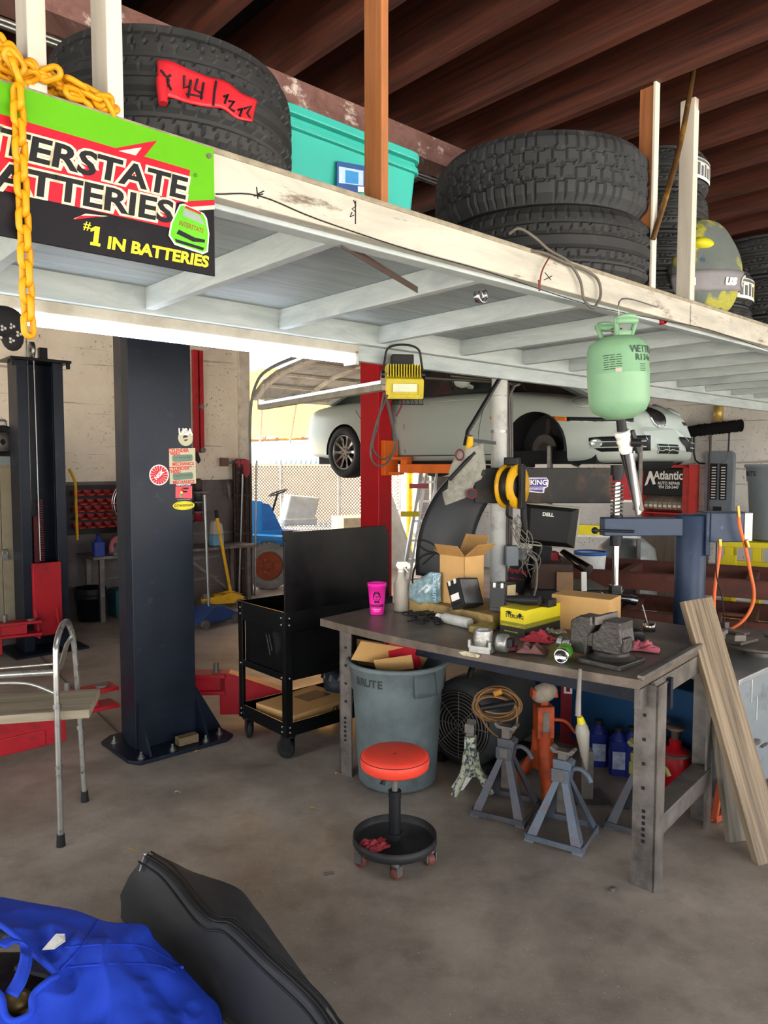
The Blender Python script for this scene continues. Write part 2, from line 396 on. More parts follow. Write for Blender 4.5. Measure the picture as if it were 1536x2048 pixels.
post_at(1303, 575, .036, .075, BROWNPOST, .018, 3.6); post_at(1303, 577, .037, .013, WPOST, .005, 3.6)
post_at(1380, 596, .045, .07, WPOST, .004, 3.4)
post_at(1120, 500, .05, .05, BROWNPOST, 1.25)
# brace strip under the deck
a = pz(682, 487, 2.362); c = pz(835, 580, 2.362)
obj('strap', B().bar(a, c, .003, .022, Z), mat('rusted_strap', '#4d3f3b', .7), loft, world=True)

cj = pz(112, 1345, .0015); cj2 = pz(250, 1480, .0015)
struct('trim_93', B().bar(cj.lerp(cj2, -1.5), cj.lerp(cj2, 1.03), .003, .012), mat('floor_joint', '#3a3430', .9))
cdt = thing('conduit', 'pair of thin metal conduits running below the stained roof beam', 'conduit', TR(*W(1.5, 2.8, ZR - .12)))
for k in (0, .035): obj('pipe', B().tube([W(uL + .1, 2.76 - k, ZR - .15 - k), W(6, 2.76 - k, ZR - .15 - k)], .011, 8), STEEL, cdt, world=True)
# ---------------------------------------------------------------- vehicle lifts
class Pl:
    """a plane in the place: measures where things on it sit"""
    def __init__(s, M): s.M = M; s.I = M.inverted(); s.o = M.translation; s.n = M.to_3x3().col[2]
    def __call__(s, px, py): p = s.I @ pp(px, py, s.o, s.n); return (p.x, p.y)
    def pts(s, *q): return [s(*a) for a in q]
lc = thing('lift_post', 'dark blue lift post covered in stickers, with red arms low at its bolted base', 'lift post', frame(W(1.79, 4.2), U, V))
sec = [(0, 0), (.395, 0), (.395, .1), (.37, .27), (.3, .27), (.3, .25), (.36, .11), (.36, .02), (.035, .02), (.035, .11), (.1, .25), (.1, .27), (.025, .27), (0, .1)]
obj('post', B().prism(sec, 2.68, TR(0, 0, .02)), NAVY, lc, bev=.004)
bp = [(-.1, -.12), (-.06, -.19), (.5, -.2), (.57, -.15), (.57, .35), (-.02, .35), (-.1, .28)]
obj('base_plate', B().prism(bp, .022), NAVY, lc, bev=.003)
obj('gusset', B().prism([(0, .02), (.19, .02), (.02, .32), (0, .32)], .014, TR(.385, .02, 0) @ RX(pi/2)), NAVY, lc)
obj('gusset', B().prism([(0, .02), (-.16, .02), (-.005, .3), (0, .3)], .014, TR(.014, 0, 0) @ RZ(pi/2) @ RX(pi/2)), NAVY, lc)
obj('gusset', B().prism([(0, .02), (-.16, .02), (-.005, .25), (0, .25)], .014, TR(.39, 0, 0) @ RZ(pi/2) @ RX(pi/2)), NAVY, lc)
for x, y in ((-.03, -.14), (.16, -.15), (.38, -.15), (.5, -.1), (-.05, .2)):
    obj('anchor_bolt', B().cyl((x, y, .02), (x, y, .028), .022, 16).cyl((x, y, .028), (x, y, .042), .016, 6).cyl((x, y, .04), (x, y, .062), .008, 10), STEEL, lc)
SP = Pl(frame(W(0, 4.2) - V * .0, U, Z))
def decal(name, label, cat, base, bmat, parts, pl=None, M=None):
    """flat sticker: base outline plus printed shapes"""
    t = thing(name, label, cat, M or (pl or SP).M)
    obj('backing', B().prism(base, .0012), bmat, t)
    for nm, b, m in parts: obj(nm, b, m, t)
    return t
STK_R = mat('sticker_red', '#c8202f', .5, var=.05); STK_Y = mat('sticker_yellow', '#e6d42a', .5, var=.05); STK_C = mat('sticker_cream', '#b9b498', .6, var=.1); STK_G = mat('sticker_green', '#6a7d6d', .6)
def at2(c, poly): return [(c[0] + x, c[1] + y) for x, y in poly]
off = TR(0, 0, .0016)
c = SP(318, 950); r = .062
rays = B()
for i in range(18):
    a = 2*pi*i/18 + .1; w = .003
    rays.poly([(c[0] + .02*cos(a), c[1] + .02*sin(a)), (c[0] + r*.9*cos(a - .03), c[1] + r*.9*sin(a - .03)), (c[0] + r*.9*cos(a + .03), c[1] + r*.9*sin(a + .03))], SP.M @ off)
ring = B().prism(at2(c, circ(r, 40)), .0006, SP.M @ off, holes=[at2(c, circ(r*.9, 40))])
tt = B().prism(at2(c, [(x*cos(.75) - y*sin(.75), x*sin(.75) + y*cos(.75)) for x, y in rrect(.085, .03, .004)]), .0005, SP.M @ off)
t2 = B().text('NGK', .032, SP.M @ TR(c[0], c[1], .0028) @ RZ(.75), off=.0016)
t = thing('sticker', 'round red sticker with white rays on the blue lift post', 'sticker', SP.M)
obj('backing', B().prism(at2(c, circ(r, 40)), .0012), STK_R, t); obj('print', rays, WHITE, t, world=True); obj('border', ring, WHITE, t, world=True); obj('band', tt, STK_R, t, world=True); obj('lettering', t2, WHITE, t, world=True)
c = SP(371, 876)
t = thing('sticker', 'round cream gauge sticker reading USA at the top of the lift post', 'sticker', SP.M)
obj('backing', B().prism(at2(c, circ(.049, 36)), .0012, holes=[at2(c, circ(.018, 24))]), STK_C, t)
obj('lettering', B().text('USA', .056, SP.M @ TR(c[0], c[1] + .036, .0022), off=.0022, sx=.92), WHITE, t, world=True)
obj('needle', B().prism(at2(c, [(-.018, -.002), (.042, .012), (.04, .002), (.048, 0), (-.018, -.012)]), .0006, SP.M @ off), STK_C, t, world=True)
for k, (x0, y0, x1, y1) in enumerate(((338, 897, 391, 934), (339, 935, 392, 968))):
    p = SP.pts((x0, y0), (x0 + .5, y1), (x1, y1 - 1), (x1 - 1, y0 - 1)); cx = sum(q[0] for q in p)/4; cy = sum(q[1] for q in p)/4
    t = thing('sticker', ['grey and red cylinder head sticker, the upper of the two', 'grey and red cylinder head sticker, the lower of the two'][k], 'sticker', SP.M, 'cylinder head stickers')
    obj('backing', B().prism(p, .0012), STK_C, t)
    obj('lettering', B().text('CYLINDER', .03, SP.M @ TR(cx - .025, cy + .042, .002) @ RZ(.03), sx=.95, off=.001).text('HEAD', .024, SP.M @ TR(cx - .046, cy + .022, .002), off=.001).text('MECHANICS', .027, SP.M @ TR(cx + .004, cy - .04, .002) @ RZ(.03), sx=.95, off=.001), STK_R, t, world=True)
    obj('plate', B().prism(at2((cx, cy - .004), rrect(.135, .042, .012)), .0006, SP.M @ off @ TR(cx, cy, 0) @ RZ(.06) @ TR(-cx, -cy, 0)), STK_G, t, world=True)
    obj('print', B().text('LOCAL PARTS EXCHANGE', .0095, SP.M @ TR(cx, cy, .0028) @ RZ(.06)), BLACKI, t, world=True)
p = SP.pts((351, 973), (351, 996), (384, 997), (384, 972)); cx, cy = SP(367, 985)
t = thing('sticker', 'small red letter sticker with traffic light dots below the cylinder head stickers', 'sticker', SP.M)
obj('backing', B().prism(p, .0012), mat('sticker_pink', '#d9525c', .5), t)
fb = B().prism(at2((cx, cy), [(-.022, -.028), (-.012, -.028), (-.005, .0), (.022, 0), (.024, .01), (-.003, .01), (0, .019), (.032, .019), (.034, .03), (-.01, .03)]), .0005, SP.M @ off)
obj('letter', fb, BLACKI, t, world=True)
for dy, cl in ((.02, '#c8202f'), (0, '#e3d23a'), (-.02, '#3fa7a0')):
    obj('dot', B().prism(at2((cx - .014 + dy*.25, cy + dy), circ(.009, 16)), .0004, SP.M @ TR(0, 0, .0022)), mat('dot_' + cl[1:], cl), t, world=True)
obj('lettering', B().text('THEFOAT.COM', .014, SP.M @ TR(cx - .002, cy + .047, .002), off=.0005).text('THE FASTEST OF ALL PARTS', .007, SP.M @ TR(cx, cy - .044, .002)), WHITE, t, world=True)
c = SP(367.5, 1011)
t = thing('sticker', 'yellow oval drive shaft sticker, lowest on the lift post', 'sticker', SP.M)
obj('backing', B().prism(at2(c, circ(.072, 40, 1, .38)), .0012), STK_Y, t)
obj('lettering', B().text('CUSTOM DRIVE SHAFTS', .019, SP.M @ TR(c[0], c[1], .002), sx=.6, off=.0006), BLACKI, t, world=True)
obj('border', B().prism(at2(c, circ(.064, 36, 1, .36)), .0005, SP.M @ off, holes=[at2(c, circ(.062, 36, 1, .35))]), BLACKI, t, world=True)
# swing arms
def part_empty(name, par, M):
    o = bpy.data.objects.new(name, None); COL.objects.link(o); o.empty_display_size = .05; o.parent = par
    o.matrix_local = WM[par.name].inverted() @ M; WM[o.name] = M.copy(); return o
def lift_arm(par, M, L):
    t = part_empty('lift_arm', par, M)
    obj('tube', B().b2((.42, -.06, .06), (L, .06, .16)), RED, t, bev=.006)
    obj('riser', B().prism([(.3, .06), (.3, .34), (.36, .34), (.85, .165), (.85, .06)], .1, TR(0, .05, 0) @ RX(pi/2)), RED, t, bev=.004)
    obj('yoke', B().b2((-.02, -.075, .31), (.34, .075, .335)).b2((-.02, -.075, .2), (.34, .075, .225)).b2((.1, -.05, .225), (.34, .05, .31)), RED, t, bev=.004)
    obj('pin', B().cyl((.27, 0, .335), (.27, 0, .4), .018, 14).cyl((.06, 0, .335), (.06, 0, .345), .04, 18), DARKSTEEL, t)
    obj('slide', B().b2((L - .05, -.045, .075), (L + .2, .045, .145)), mat('worn_arm_steel', '#8d7f7d', .5, .5), t, bev=.004)
    obj('pad', B().cyl((L + .14, 0, .145), (L + .14, 0, .2), .055, 20), RUBBER, t)
    return t
lift_arm(lc, frame(W(1.8, 4.58), -U, -V), 1.55)
e = Vector((-.35, 4.92, 0)); s0 = W(2.22, 4.55)
lift_arm(lc, frame(s0, e - s0, Z.cross(e - s0)), .95)
lb = thing('lift_post', 'black lift post with red carriage standing by the cream wall', 'lift post', frame(W(2.01, 7.1), U, V))
sec = [(0, 0), (.09, 0), (.09, .02), (.02, .02), (.02, .25), (.38, .25), (.38, .02), (.31, .02), (.31, 0), (.4, 0), (.4, .27), (0, .27)]
obj('post', B().prism(sec, 2.63, TR(0, 0, .02)), NAVY, lb, bev=.004)
obj('base_plate', B().b2((-.12, -.15, 0), (.52, .4, .02)), NAVY, lb)
obj('top_plate', B().b2((-.06, -.06, 2.65), (.46, .3, 2.675)).b2((.2, .0, 2.675), (.27, .06, 2.78)).b2((-.05, -.05, 2.6), (-.02, -.02, 2.65)).b2((.42, -.05, 2.6), (.45, -.02, 2.65)), BLACKM, lb, bev=.003)
obj('pulley', B().lathe([(.02, -.012), (.075, -.012), (.075, .012), (.02, .012)], 24, TR(.14, .02, 2.75) @ RY(pi/2)), STEEL, lb)
obj('cable', B().tube([(.14, -.03, 2.7), (.15, -.02, .85)], .006, 6).tube([(.105, .03, 2.7), (.09, .02, .85)], .004, 6).tube([(.1, .04, 2.66), (.1, .04, 3.1)], .008, 6), STEEL, lb)
cg = B().b2((.075, -.05, .16), (.32, .0, .83)).prism([(.0, .16), (.09, .16), (0, .42)], .02, TR(.1, -.05, 0) @ RZ(-pi/2) @ RX(pi/2)).prism([(.0, .16), (.09, .16), (0, .42)], .02, TR(.28, -.05, 0) @ RZ(-pi/2) @ RX(pi/2))
obj('carriage', cg, RED, lb, bev=.004)
rk = B()
for i in range(26): rk.b2((.15, .03, .84 + i*.022), (.2, .07, .852 + i*.022))
rk.b2((.12, .05, .8), (.165, .09, 1.25))
obj('rack', rk, mat('dark_red_rack', '#5b1b1f', .5), lb)
lift_arm(lb, frame(W(2.1, 6.98), Vector((-.86, -.5, 0)), Vector((.5, -.86, 0))), 1.3)
lift_arm(lb, frame(W(2.32, 6.98), Vector((.98, -.12, 0)), Vector((-.12, -.98, 0))), 1.35)
single('wood_block', B().box((0, 0, .028), (.13, .06, .05)), wood('greasy_wood', '#5b4a34', '#7d6a4c', (.1, 1, 1)), 'greasy offcut of wood lying on the blue post base plate', 'wood block', frame(pz(374, 1487, .022), U, V), bev=.004)
# ---------------------------------------------------------------- workbench
BX = Vector((.758, -.652, 0)); BY = Vector((.652, .758, 0))
b0 = pz(640, 1237, .885); b0.z = 0
BM = frame(b0, BX, BY); BL = (pz(1287, 1354, .885) - pz(640, 1237, .885)).length; BD = 1.12; BT = .885
BENCH = mat('greasy_bench_top', '#72675c', .4, .15, .35, 3.5, .1, 60, '#473e36', .56, 3.2, .16)
wb = thing('workbench', 'greasy steel workbench with a dark plate top on angle legs', 'workbench', BM)
out = [(BL * i/12, -.065 * sin(pi * (i/12) ** .9)) for i in range(13)] + [(BL, BD), (0, BD)]
obj('table_top', B().prism(out, .04, TR(0, 0, BT - .04)), BENCH, wb, bev=.003)
obj('end_rail', B().b2((BL - .015, .02, BT - .01), (BL + .012, BD, BT + .012)).b2((BL - .03, .03, BT - .13), (BL, .8, BT - .045)), DARKSTEEL, wb, bev=.003)
def bl(px, py, z=0): p = BM.inverted() @ pz(px, py, z); return p.x, p.y
def angleleg(x, y, w, h, sx, sy, tap=0):
    q = B()
    q.b2((x, y, 0), (x + sx*w, y + sy*.008, h)).b2((x, y, 0), (x + sx*.008, y + sy*w, h))
    for i in range(6): q.box((x + sx*w*.5, y + sy*.0, .2 + i*.025), (.012, .0095, .012), mi=1)
    for i in range(4): q.box((x + sx*w*.55, y - sy*.0004, .42 + i*.1), (.012, .0095, .012), mi=1)
    return q
x, y = bl(1288, 1775); obj('leg', angleleg(x + .045, y - .015, .095, BT - .04, -1, 1), [DARKSTEEL, BLACKI], wb)
x2, y2 = bl(690, 1550); obj('leg', angleleg(x2 - .04, y2, .09, BT - .04, 1, 1), [DARKSTEEL, BLACKI], wb)
x3, y3 = bl(1405, 1640); obj('leg', angleleg(x3 + .04, y3, .095, BT - .04, -1, -1), [DARKSTEEL, BLACKI], wb)
obj('leg', angleleg(x2 + .02, .9, .09, BT - .04, 1, -1), [DARKSTEEL, BLACKI], wb)
obj('stretcher', B().b2((x - .05, y + .08, .2), (x + .04, y3 - .04, .285)), DARKSTEEL, wb, bev=.004)
ap = B().b2((.2, .3, BT - .19), (x + .02, .33, BT - .06))
for i in range(60): ap.box((.24 + i*.026, .298, BT - .075), (.012, .006, .008), mi=1)  # bright steel bumps stand in for small highlights on the perforated strip
obj('apron', ap, [NAVY, STEEL], wb)
obj('rear_rail', B().b2((x2, .85, BT - .2), (x + .04, .88, BT - .06)), DARKSTEEL, wb)
# ---------------------------------------------------------------- tool cart
CM = frame(W(2.385, 3.49), U, V)
BLK = mat('black_cart_paint', '#0a0b0c', .34, 0, .3, 4)
ct = thing('tool_cart', 'black steel tool cart with an upright lid panel and caster wheels', 'tool cart', CM)
cl, cw = .83, .52
def corner(x, y, sx, sy): return B().b2((x, y, .14), (x + sx*.045, y + sy*.004, .87)).b2((x, y, .14), (x + sx*.004, y + sy*.045, .87))
for x, y, sx, sy in ((0, 0, 1, 1), (cl, 0, -1, 1), (0, cw, 1, -1), (cl, cw, -1, -1)): obj('corner_post', corner(x, y, sx, sy), BLK, ct, bev=.002)
def tray(z0, z1): return B().b2((.003, .003, z0), (cl - .003, cw - .003, z0 + .008)).b2((.001, .001, z0), (.008, cw, z1)).b2((cl - .008, .001, z0), (cl, cw, z1)).b2((.001, .001, z0), (cl, .008, z1)).b2((.001, cw - .008, z0), (cl, cw - .001, z1))
obj('top_tray', tray(.76, .875), BLK, ct, bev=.002); obj('bottom_tray', tray(.145, .225), BLK, ct, bev=.002)
obj('drawer_box', B().b2((.02, .012, .5), (cl - .02, cw - .05, .755)).b2((0, .004, .47), (cl, .02, .51)).b2((.003, 0, .47), (.015, cw, .51)), BLK, ct, bev=.003)
pn = [(0, .8), (cl - .02, .8), (cl - .02, 1.3), (cl - .045, 1.3), (cl - .045, 1.335), (.06, 1.335), (.06, 1.345), (-.005, 1.345), (-.005, 1.29), (.01, 1.29), (.01, 1.28), (0, 1.28)]
obj('lid_panel', B().prism(pn, .012, TR(0, .02, 0) @ RX(pi/2)), mat('grimy_black_panel', '#0a0a0b', .36, 0, .4, 5, dirt='#1a1513', da=.58, spec=.16), ct, bev=.002)
bo = B()
for x, y, z in [(-.004, .1*k + .04, z) for k in (0, 4.5) for z in (.84, .8, .49, .2, .17)] + [(.022, -.004, z) for z in (.84, .8, .49, .2, .17)]: bo.ball((x, y, z), .007, 8, 6)
obj('bolt', bo, STEEL, ct)
obj('hook', B().bar((-.004, .2, .72), (-.004, .16, .6), .004, .006).bar((-.004, .17, .72), (-.004, .14, .63), .004, .006), CHROME, ct)
def caster(x, y, h, r, par, a, wm, fm=STEEL):
    Mx = TR(x, y, 0) @ RZ(a)
    f = obj('caster', B().cyl((0, 0, h - .012), (0, 0, h), r*.75, 16, M=Mx).b2((-.024, -.5*r, r*.8), (-.019, .7*r, h - .012), Mx).b2((.019, -.5*r, r*.8), (.024, .7*r, h - .012), Mx), fm, par)
    pr = [(.0, -.016), (r*.92, -.016), (r, -.01), (r, .01), (r*.92, .016), (0, .016)]
    obj('wheel', B().lathe(pr, 22, Mx @ TR(0, r*.35, r) @ RY(pi/2)), wm, f); return f
for x, y, a in ((.04, .04, .3), (.04, cw - .05, -.4), (cl - .05, .05, .5), (cl - .05, cw - .05, .1)): caster(x, y, .145, .058, ct, a, RUBBER, BLACKM)
# ---------------------------------------------------------------- bin, stool, walker, planks
BRUTE = mat('grimy_grey_bin', '#6b7779', .55, 0, .2, 4, .08, 40, '#3a3f3d', .6, 2.6, .18)
tcx, tcy = .073, 3.965
tb = thing('trash_can', 'grimy grey round trash can under the bench, stuffed with cardboard', 'trash can', TR(tcx, tcy, 0))
pr = [(0, .004), (.2, .004), (.212, .02), (.243, .52), (.252, .525), (.262, .645), (.275, .65), (.278, .668), (.268, .676), (.255, .67), (.25, .63), (.23, .5), (.2, .03), (0, .03)]
obj('body', B().lathe(pr, 64), BRUTE, tb)
DARKG = mat('bin_recess_shade', '#4a5557', .6)  # darker grey puts the shade of the handle recess into the colour
for a in (-58, 122):
    Mh = RZ(R(a)); hb = B()
    def hf(i, j, Mh=Mh): an = (i - .5) * .5; rr = .262 + .03*(1 - j) * .6; return Mh @ Vector((rr*cos(an), rr*sin(an), .53 + .12*j))
    hb.grid(10, 4, hf); o = obj('handle', hb, DARKG, tb, solid=.008)
BT2 = Matrix.Identity(4)
lt = B()
for i, ch in enumerate('BRUTE'):
    a = R(-90) + (i - 3.1) * .14 - .5
    lt.text(ch, .056, Matrix(((-sin(a), 0, cos(a), .2595*cos(a)), (cos(a), 0, sin(a), .2595*sin(a)), (0, 1, .0, .592), (0, 0, 0, 1))), off=.002)
obj('lettering', lt, mat('faded_black_ink', '#2f3534', .7), tb)
STR = mat('stool_red_vinyl', '#d8402f', .45, 0, .1, 5, .06, 30, '#8e2b22', .72, 9, .05)
st = thing('rolling_stool', 'red vinyl topped mechanic stool with round tray base on casters', 'stool', TR(.047, 3.13, 0))
obj('seat', B().lathe([(0, .408), (.13, .408), (.146, .42), (.15, .445), (.147, .466), (.13, .478), (.06, .483), (0, .484)], 56), STR, st)
obj('seam', B().tube([(.1475*cos(t*pi/24), .1475*sin(t*pi/24), .464) for t in range(48)], .0018, 5, True).cyl((.0, -.03, .483), (0, -.03, .4855), .006, 10), mat('dark_seam', '#5b1f1a'), st)
obj('post', B().cyl((0, 0, .1), (0, 0, .30), .026, 24).cyl((0, 0, .1), (0, 0, .125), .034, 24).cyl((0, 0, .28), (0, 0, .31), .028, 24), BLACKP, st)
obj('gas_lift', B().cyl((0, 0, .29), (0, 0, .41), .013, 18), DARKSTEEL, st)
obj('lever', B().tube([(-.01, -.01, .405), (-.04, -.03, .39), (-.055, -.045, .355)], [.005, .005, .012], 8), BLACKP, st)
obj('tray', B().lathe([(0, .082), (.17, .082), (.176, .088), (.178, .118), (.182, .118), (.184, .085), (.175, .072), (0, .072)], 64), mat('scuffed_black_tray', '#2a2a2a', .5, .1, .35, 9, dirt='#6a645c', da=.72, ds=20), st)
for k in range(5):
    a = R(-90 + 72*k); caster(.16*cos(a), .16*sin(a), .075, .027, st, a + .8, mat('brown_caster_wheel', '#6a3d34', .5), STEEL)
GALV = mat('walker_tube', '#b5b4ae', .3, .85, .12, 20)
wa = R(13); wk = thing('walker', 'aluminium walking frame with a plank laid across it as seat', 'walker', TR(-1.461, 3.245, 0) @ RZ(wa))
def wside(x, nm):
    o = obj(nm, B().tube(bez([(x, 0, .03), (x, 0, .5), (x, 0, .84), (x, .03, .925), (x, .13, .97), (x - .0, .25, .975), (x, .33, .94), (x + .01, .38, .84), (x + .02, .42, .5), (x + .03, .45, .03)], 8), .0135, 12), GALV, wk)
    obj('foot', B().cyl((x, 0, 0), (x, 0, .055), .02, 16, .017).cyl((x + .03, .45, 0), (x + .03, .45, .055), .02, 16, .017), RUBBER, o)
    obj('sleeve', B().cyl((x, 0, .36), (x, 0, .375), .0175, 16).cyl((x, 0, .635), (x, 0, .655), .0185, 16).cyl((x + .022, .42, .39), (x + .022, .42, .41), .0175, 16), STEEL, o)
    obj('grip', B().tube([(x, .03, .80), (x, .1, .80), (x, .25, .86), (x, .36, .87)], .011, 10), GALV, o)
    hl = B()
    for i in range(6): hl.box((x + .0255, .443 - .0135, .16 + i*.03), (.007, .004, .007))
    obj('hole', hl, BLACKI, o)
    return o
wside(0, 'side_frame'); wside(-.56, 'side_frame')
obj('crossbar', B().tube([(0, 0, .8), (-.56, 0, .8)], .014, 10).tube([(0, .01, .835), (-.3, .03, .82), (-.56, .01, .835)], .006, 8).tube(bez([(0, 0, .7), (-.12, 0, .755), (-.28, 0, .765), (-.44, 0, .755), (-.56, 0, .7)]), .008, 10), GALV, wk)
obj('rear_bar', B().tube([(.02, .41, .555), (-.56, .41, .555)], .011, 10), GALV, wk)
single('plank', B().b2((-.8, -.03, .569), (.13, .3, .61), M=Matrix.Identity(4)), wood('weathered_board', '#6f6553', '#9b8f78', (.06, 1, 1), 16), 'short weathered plank laid across the walking frame', 'plank', TR(-1.461, 3.245, 0) @ RZ(wa) @ TR(0, .06, 0), bev=.004)
PLK = wood('weathered_pine', '#4d4033', '#96836a', (2.6, 1, .06), 17, .8, '#54432f', .66, .3)
def leanplank(px0, py0, foot, top, wdt, th, m, label, nrm, sy=1):
    f = foot; q = top; M = align(f, q, nrm); L = (q - f).length
    return single('plank', B().box((0, 0, L/2), (wdt, th, L)), m, label, 'plank', M, 'planks leaning on the workbench', bev=.003)
f1 = pz(1532, 1722, 0) + Vector((.02, 0, .0)); t1 = Vector((1.475, 3.42 + .05, 1.085))
leanplank(0, 0, f1, t1, .155, .04, PLK, 'broad pale weathered plank leaning on the corner of the workbench', Vector((.25, -1, .2)))
f2 = pz(1478, 1694, 0) + Vector((.01, .05, 0)); t2_ = Vector((1.59, 3.62, 1.02))
leanplank(0, 0, f2, t2_, .1, .035, wood('grey_board', '#4c463c', '#877c69', (1, 1, .06), 16), 'narrow grey plank leaning behind the broad pale plank', Vector((.45, -1, .2)))

sp_ = B().prism([(-.06, .0), (-.03, -.012), (.05, -.008), (.06, .004), (.02, .014), (-.02, .01)], .001, frame(BM @ Vector((1.02, -.0655, BT - .012)), BX, Z))
obj('paint_splash', sp_, mat('cream_paint_splash', '#c9bfa0', .7, dirt='#72675c', da=.55, ds=30), wb, world=True)['label'] = 'cream paint splash on the front edge'
# ---------------------------------------------------------------- on the loft
def textfit(b, s, bl_, br, tl, M, mi=0, off=.0, z=0, ext=0):
    """set a line of letters into the parallelogram bl, br, tl of a plane"""
    t = B().text(s, 1, Matrix.Identity(4), off=off, align='LEFT')
    x0 = min(p.x for p in t.v) + off; x1 = max(p.x for p in t.v) - off; y0 = min(p.y for p in t.v) + off; y1 = max(p.y for p in t.v) - off
    X = Vector(br) - Vector(bl_); Y = Vector(tl) - Vector(bl_)
    vs = []
    for p in t.v:
        q = Vector(bl_) + X * ((p.x - x0) / (x1 - x0)) + Y * ((p.y - y0) / (y1 - y0)); vs.append((q.x, q.y, z))
    b.add(vs, t.f, mi, False, M); return b
def tire_mesh(Rt, Wt, rin, pat, nt=220):
    """tyre lying flat, tread pattern pressed into the surface"""
    tw = Wt * .40; rows = []
    rows += [(rin, -Wt*.36), (rin + .012, -Wt*.42), (Rt*.8, -Wt*.5), (Rt*.92, -Wt*.485)]
    nt_ = 26
    for i in range(nt_ + 1):
        s = -1 + 2*i/nt_; rows.append((Rt - .012 * abs(s) ** 4 - (.012 if abs(s) > .999 else 0), s * tw * (1.06 if abs(s) > .999 else 1), s))
    rows += [(Rt*.92, Wt*.485), (Rt*.8, Wt*.5), (rin + .012, Wt*.42), (rin, Wt*.36)]
    n0 = len(rows); rows += [(rin + .02, Wt*.34), (Rt - .03, Wt*.36), (Rt - .03, -Wt*.36), (rin + .02, -Wt*.34)]
    vs = []; fs = []; k = len(rows)
    for i in range(nt):
        th = 2*pi*i/nt
        for q in rows:
            r, z = q[0], q[1]
            if len(q) == 3: r -= pat(q[2], th) * .011
            vs.append((r*cos(th), r*sin(th), z + Wt/2))
    for i in range(nt):
        for j in range(k): fs.append((i*k + j, ((i+1) % nt)*k + j, ((i+1) % nt)*k + (j+1) % k, i*k + (j+1) % k))
    return B().add(vs, fs, 0, False)
def fr(x): return x - math.floor(x)
def pat_at(s, th):
    zz = .05 * (1 if fr(th*36/(2*pi)) < .5 else -1)
    g = 0
    for c0 in (-.5, 0, .5):
        if abs(s - c0 - zz) < .05: g = 1
    if abs(s) > .55:
        if fr(th*72/(2*pi)) < .18: g = max(g, .8)
    elif fr(th*54/(2*pi) + s*.35 + (.5 if s > 0 else 0)) < .17: g = max(g, .8)
    return g
def pat_ht(s, th):
    g = 1 if min(abs(abs(s) - .22), abs(abs(s) - .66)) < .05 else 0
    if abs(s) > .7:
        if fr(th*60/(2*pi)) < .16: g = max(g, .7)
    elif abs(s) > .27 and fr(th*70/(2*pi) + s*.8) < .16: g = max(g, .7)
    return g
def pat_st(s, th):
    g = 1 if min(abs(abs(s) - .2), abs(abs(s) - .58)) < .05 else 0
    if fr(th*64/(2*pi) + s*1.3) < .13 and abs(s) > .25: g = max(g, .6)
    return g
TIRE = mat('tire_rubber', '#2a2b2d', .62, 0, .22, 5, .08, 90, '#3f3d3a', .68, 5, .1)
TIREM = mat('muddy_tire_rubber', '#303235', .66, 0, .2, 5, .1, 90, '#857a68', .69, 2.6, .07)
def tire(label, Rt, Wt, rin, pat, M, m=TIRE, group=None, nt=220):
    return single('tire', tire_mesh(Rt, Wt, rin, pat, nt), m, label, 'tire', M, group)
def UVat(u, v, z): return TR(*W(u, v, z))
LD = ZT + .0
def onray(a_deg, D): return Vector((sin(R(a_deg))*D, cos(R(a_deg))*D, 0))
ct1 = onray(-15.6, 2.235); ct1.z = LD; tire('big black road tire lying on the loft with red tape on its tread', .338, .3, .2, pat_st, TR(*ct1), group=None, nt=300)
ct2 = onray(11.8, 3.62); ct2.z = LD
tire('ribbed highway tire lying on the loft under a mud-caked tire', .497, .30, .24, pat_ht, TR(*ct2), nt=300)
tire('mud-caked all-terrain tire, upper of the big pair on the loft', .49, .30, .24, pat_at, TR(ct2.x - .01, ct2.y, LD + .302), TIREM, nt=320)
STKW = mat('tire_label_paper', '#d9d8d2', .6)
def curved_label(name, label, c, r, th0, th1, z0, z1, m, prints=(), cat='label'):
    """paper band stuck round a tyre"""
    t = thing(name, label, cat, TR(c.x, c.y, c.z))
    b = B().grid(16, 2, lambda i, j: (r*cos(th0 + (th1-th0)*i), r*sin(th0 + (th1-th0)*i), z0 + (z1-z0)*j))
    obj('paper', b, m, t, solid=.0012)
    for nm, q, mm in prints:
        b = B()
        for x0, x1, y0, y1 in q:
            b.grid(5, 1, lambda i, j: ((r+.0015)*cos(th0 + (th1-th0)*(x0 + (x1-x0)*i)), (r+.0015)*sin(th0 + (th1-th0)*(x0 + (x1-x0)*i)), z0 + (z1-z0)*(y0 + (y1-y0)*j)))
        obj(nm, b, mm, t)
    return t
stk = [(3.72, 2.05, .3, i) for i in range(4)]
names = ['hidden lowest', 'second', 'third', 'top']
tm = tire_mesh(.3, .2, .19, pat_st, 140).mesh('road_tire'); tm.materials.append(TIRE)
def tire2(label, p, s=1):
    o = bpy.data.objects.new('tire', tm); COL.objects.link(o); o.matrix_world = TR(*p) @ SCL(s, s, s); WM[o.name] = o.matrix_world.copy(); return tag(o, label, 'tire', 'road tires stored deep on the loft')
for i, lb_ in enumerate(('road tire at the base of the tall stack behind the mesh bag', 'second tire up in the tall stack behind the mesh bag', 'tire below the labelled one in the tall stack behind the mesh bag', 'topmost labelled tire of the tall stack between the white posts')):
    tire2(lb_, W(3.72, 2.05, LD + .203*i))
tire2('tire under the yellow-labelled one next to the mesh bag', W(4.66, 2.19, LD)); tire2('tire with white and yellow paper label next to the mesh bag', W(4.66, 2.19, LD + .203))
for i, lb_ in enumerate(('bottom tire of the wide stack at the end of the loft', 'middle tire of the wide stack at the end of the loft', 'top tire of the wide stack at the end of the loft')):
    tire2(lb_, W(5.75, 2.22, LD + .275*i), 1.35)
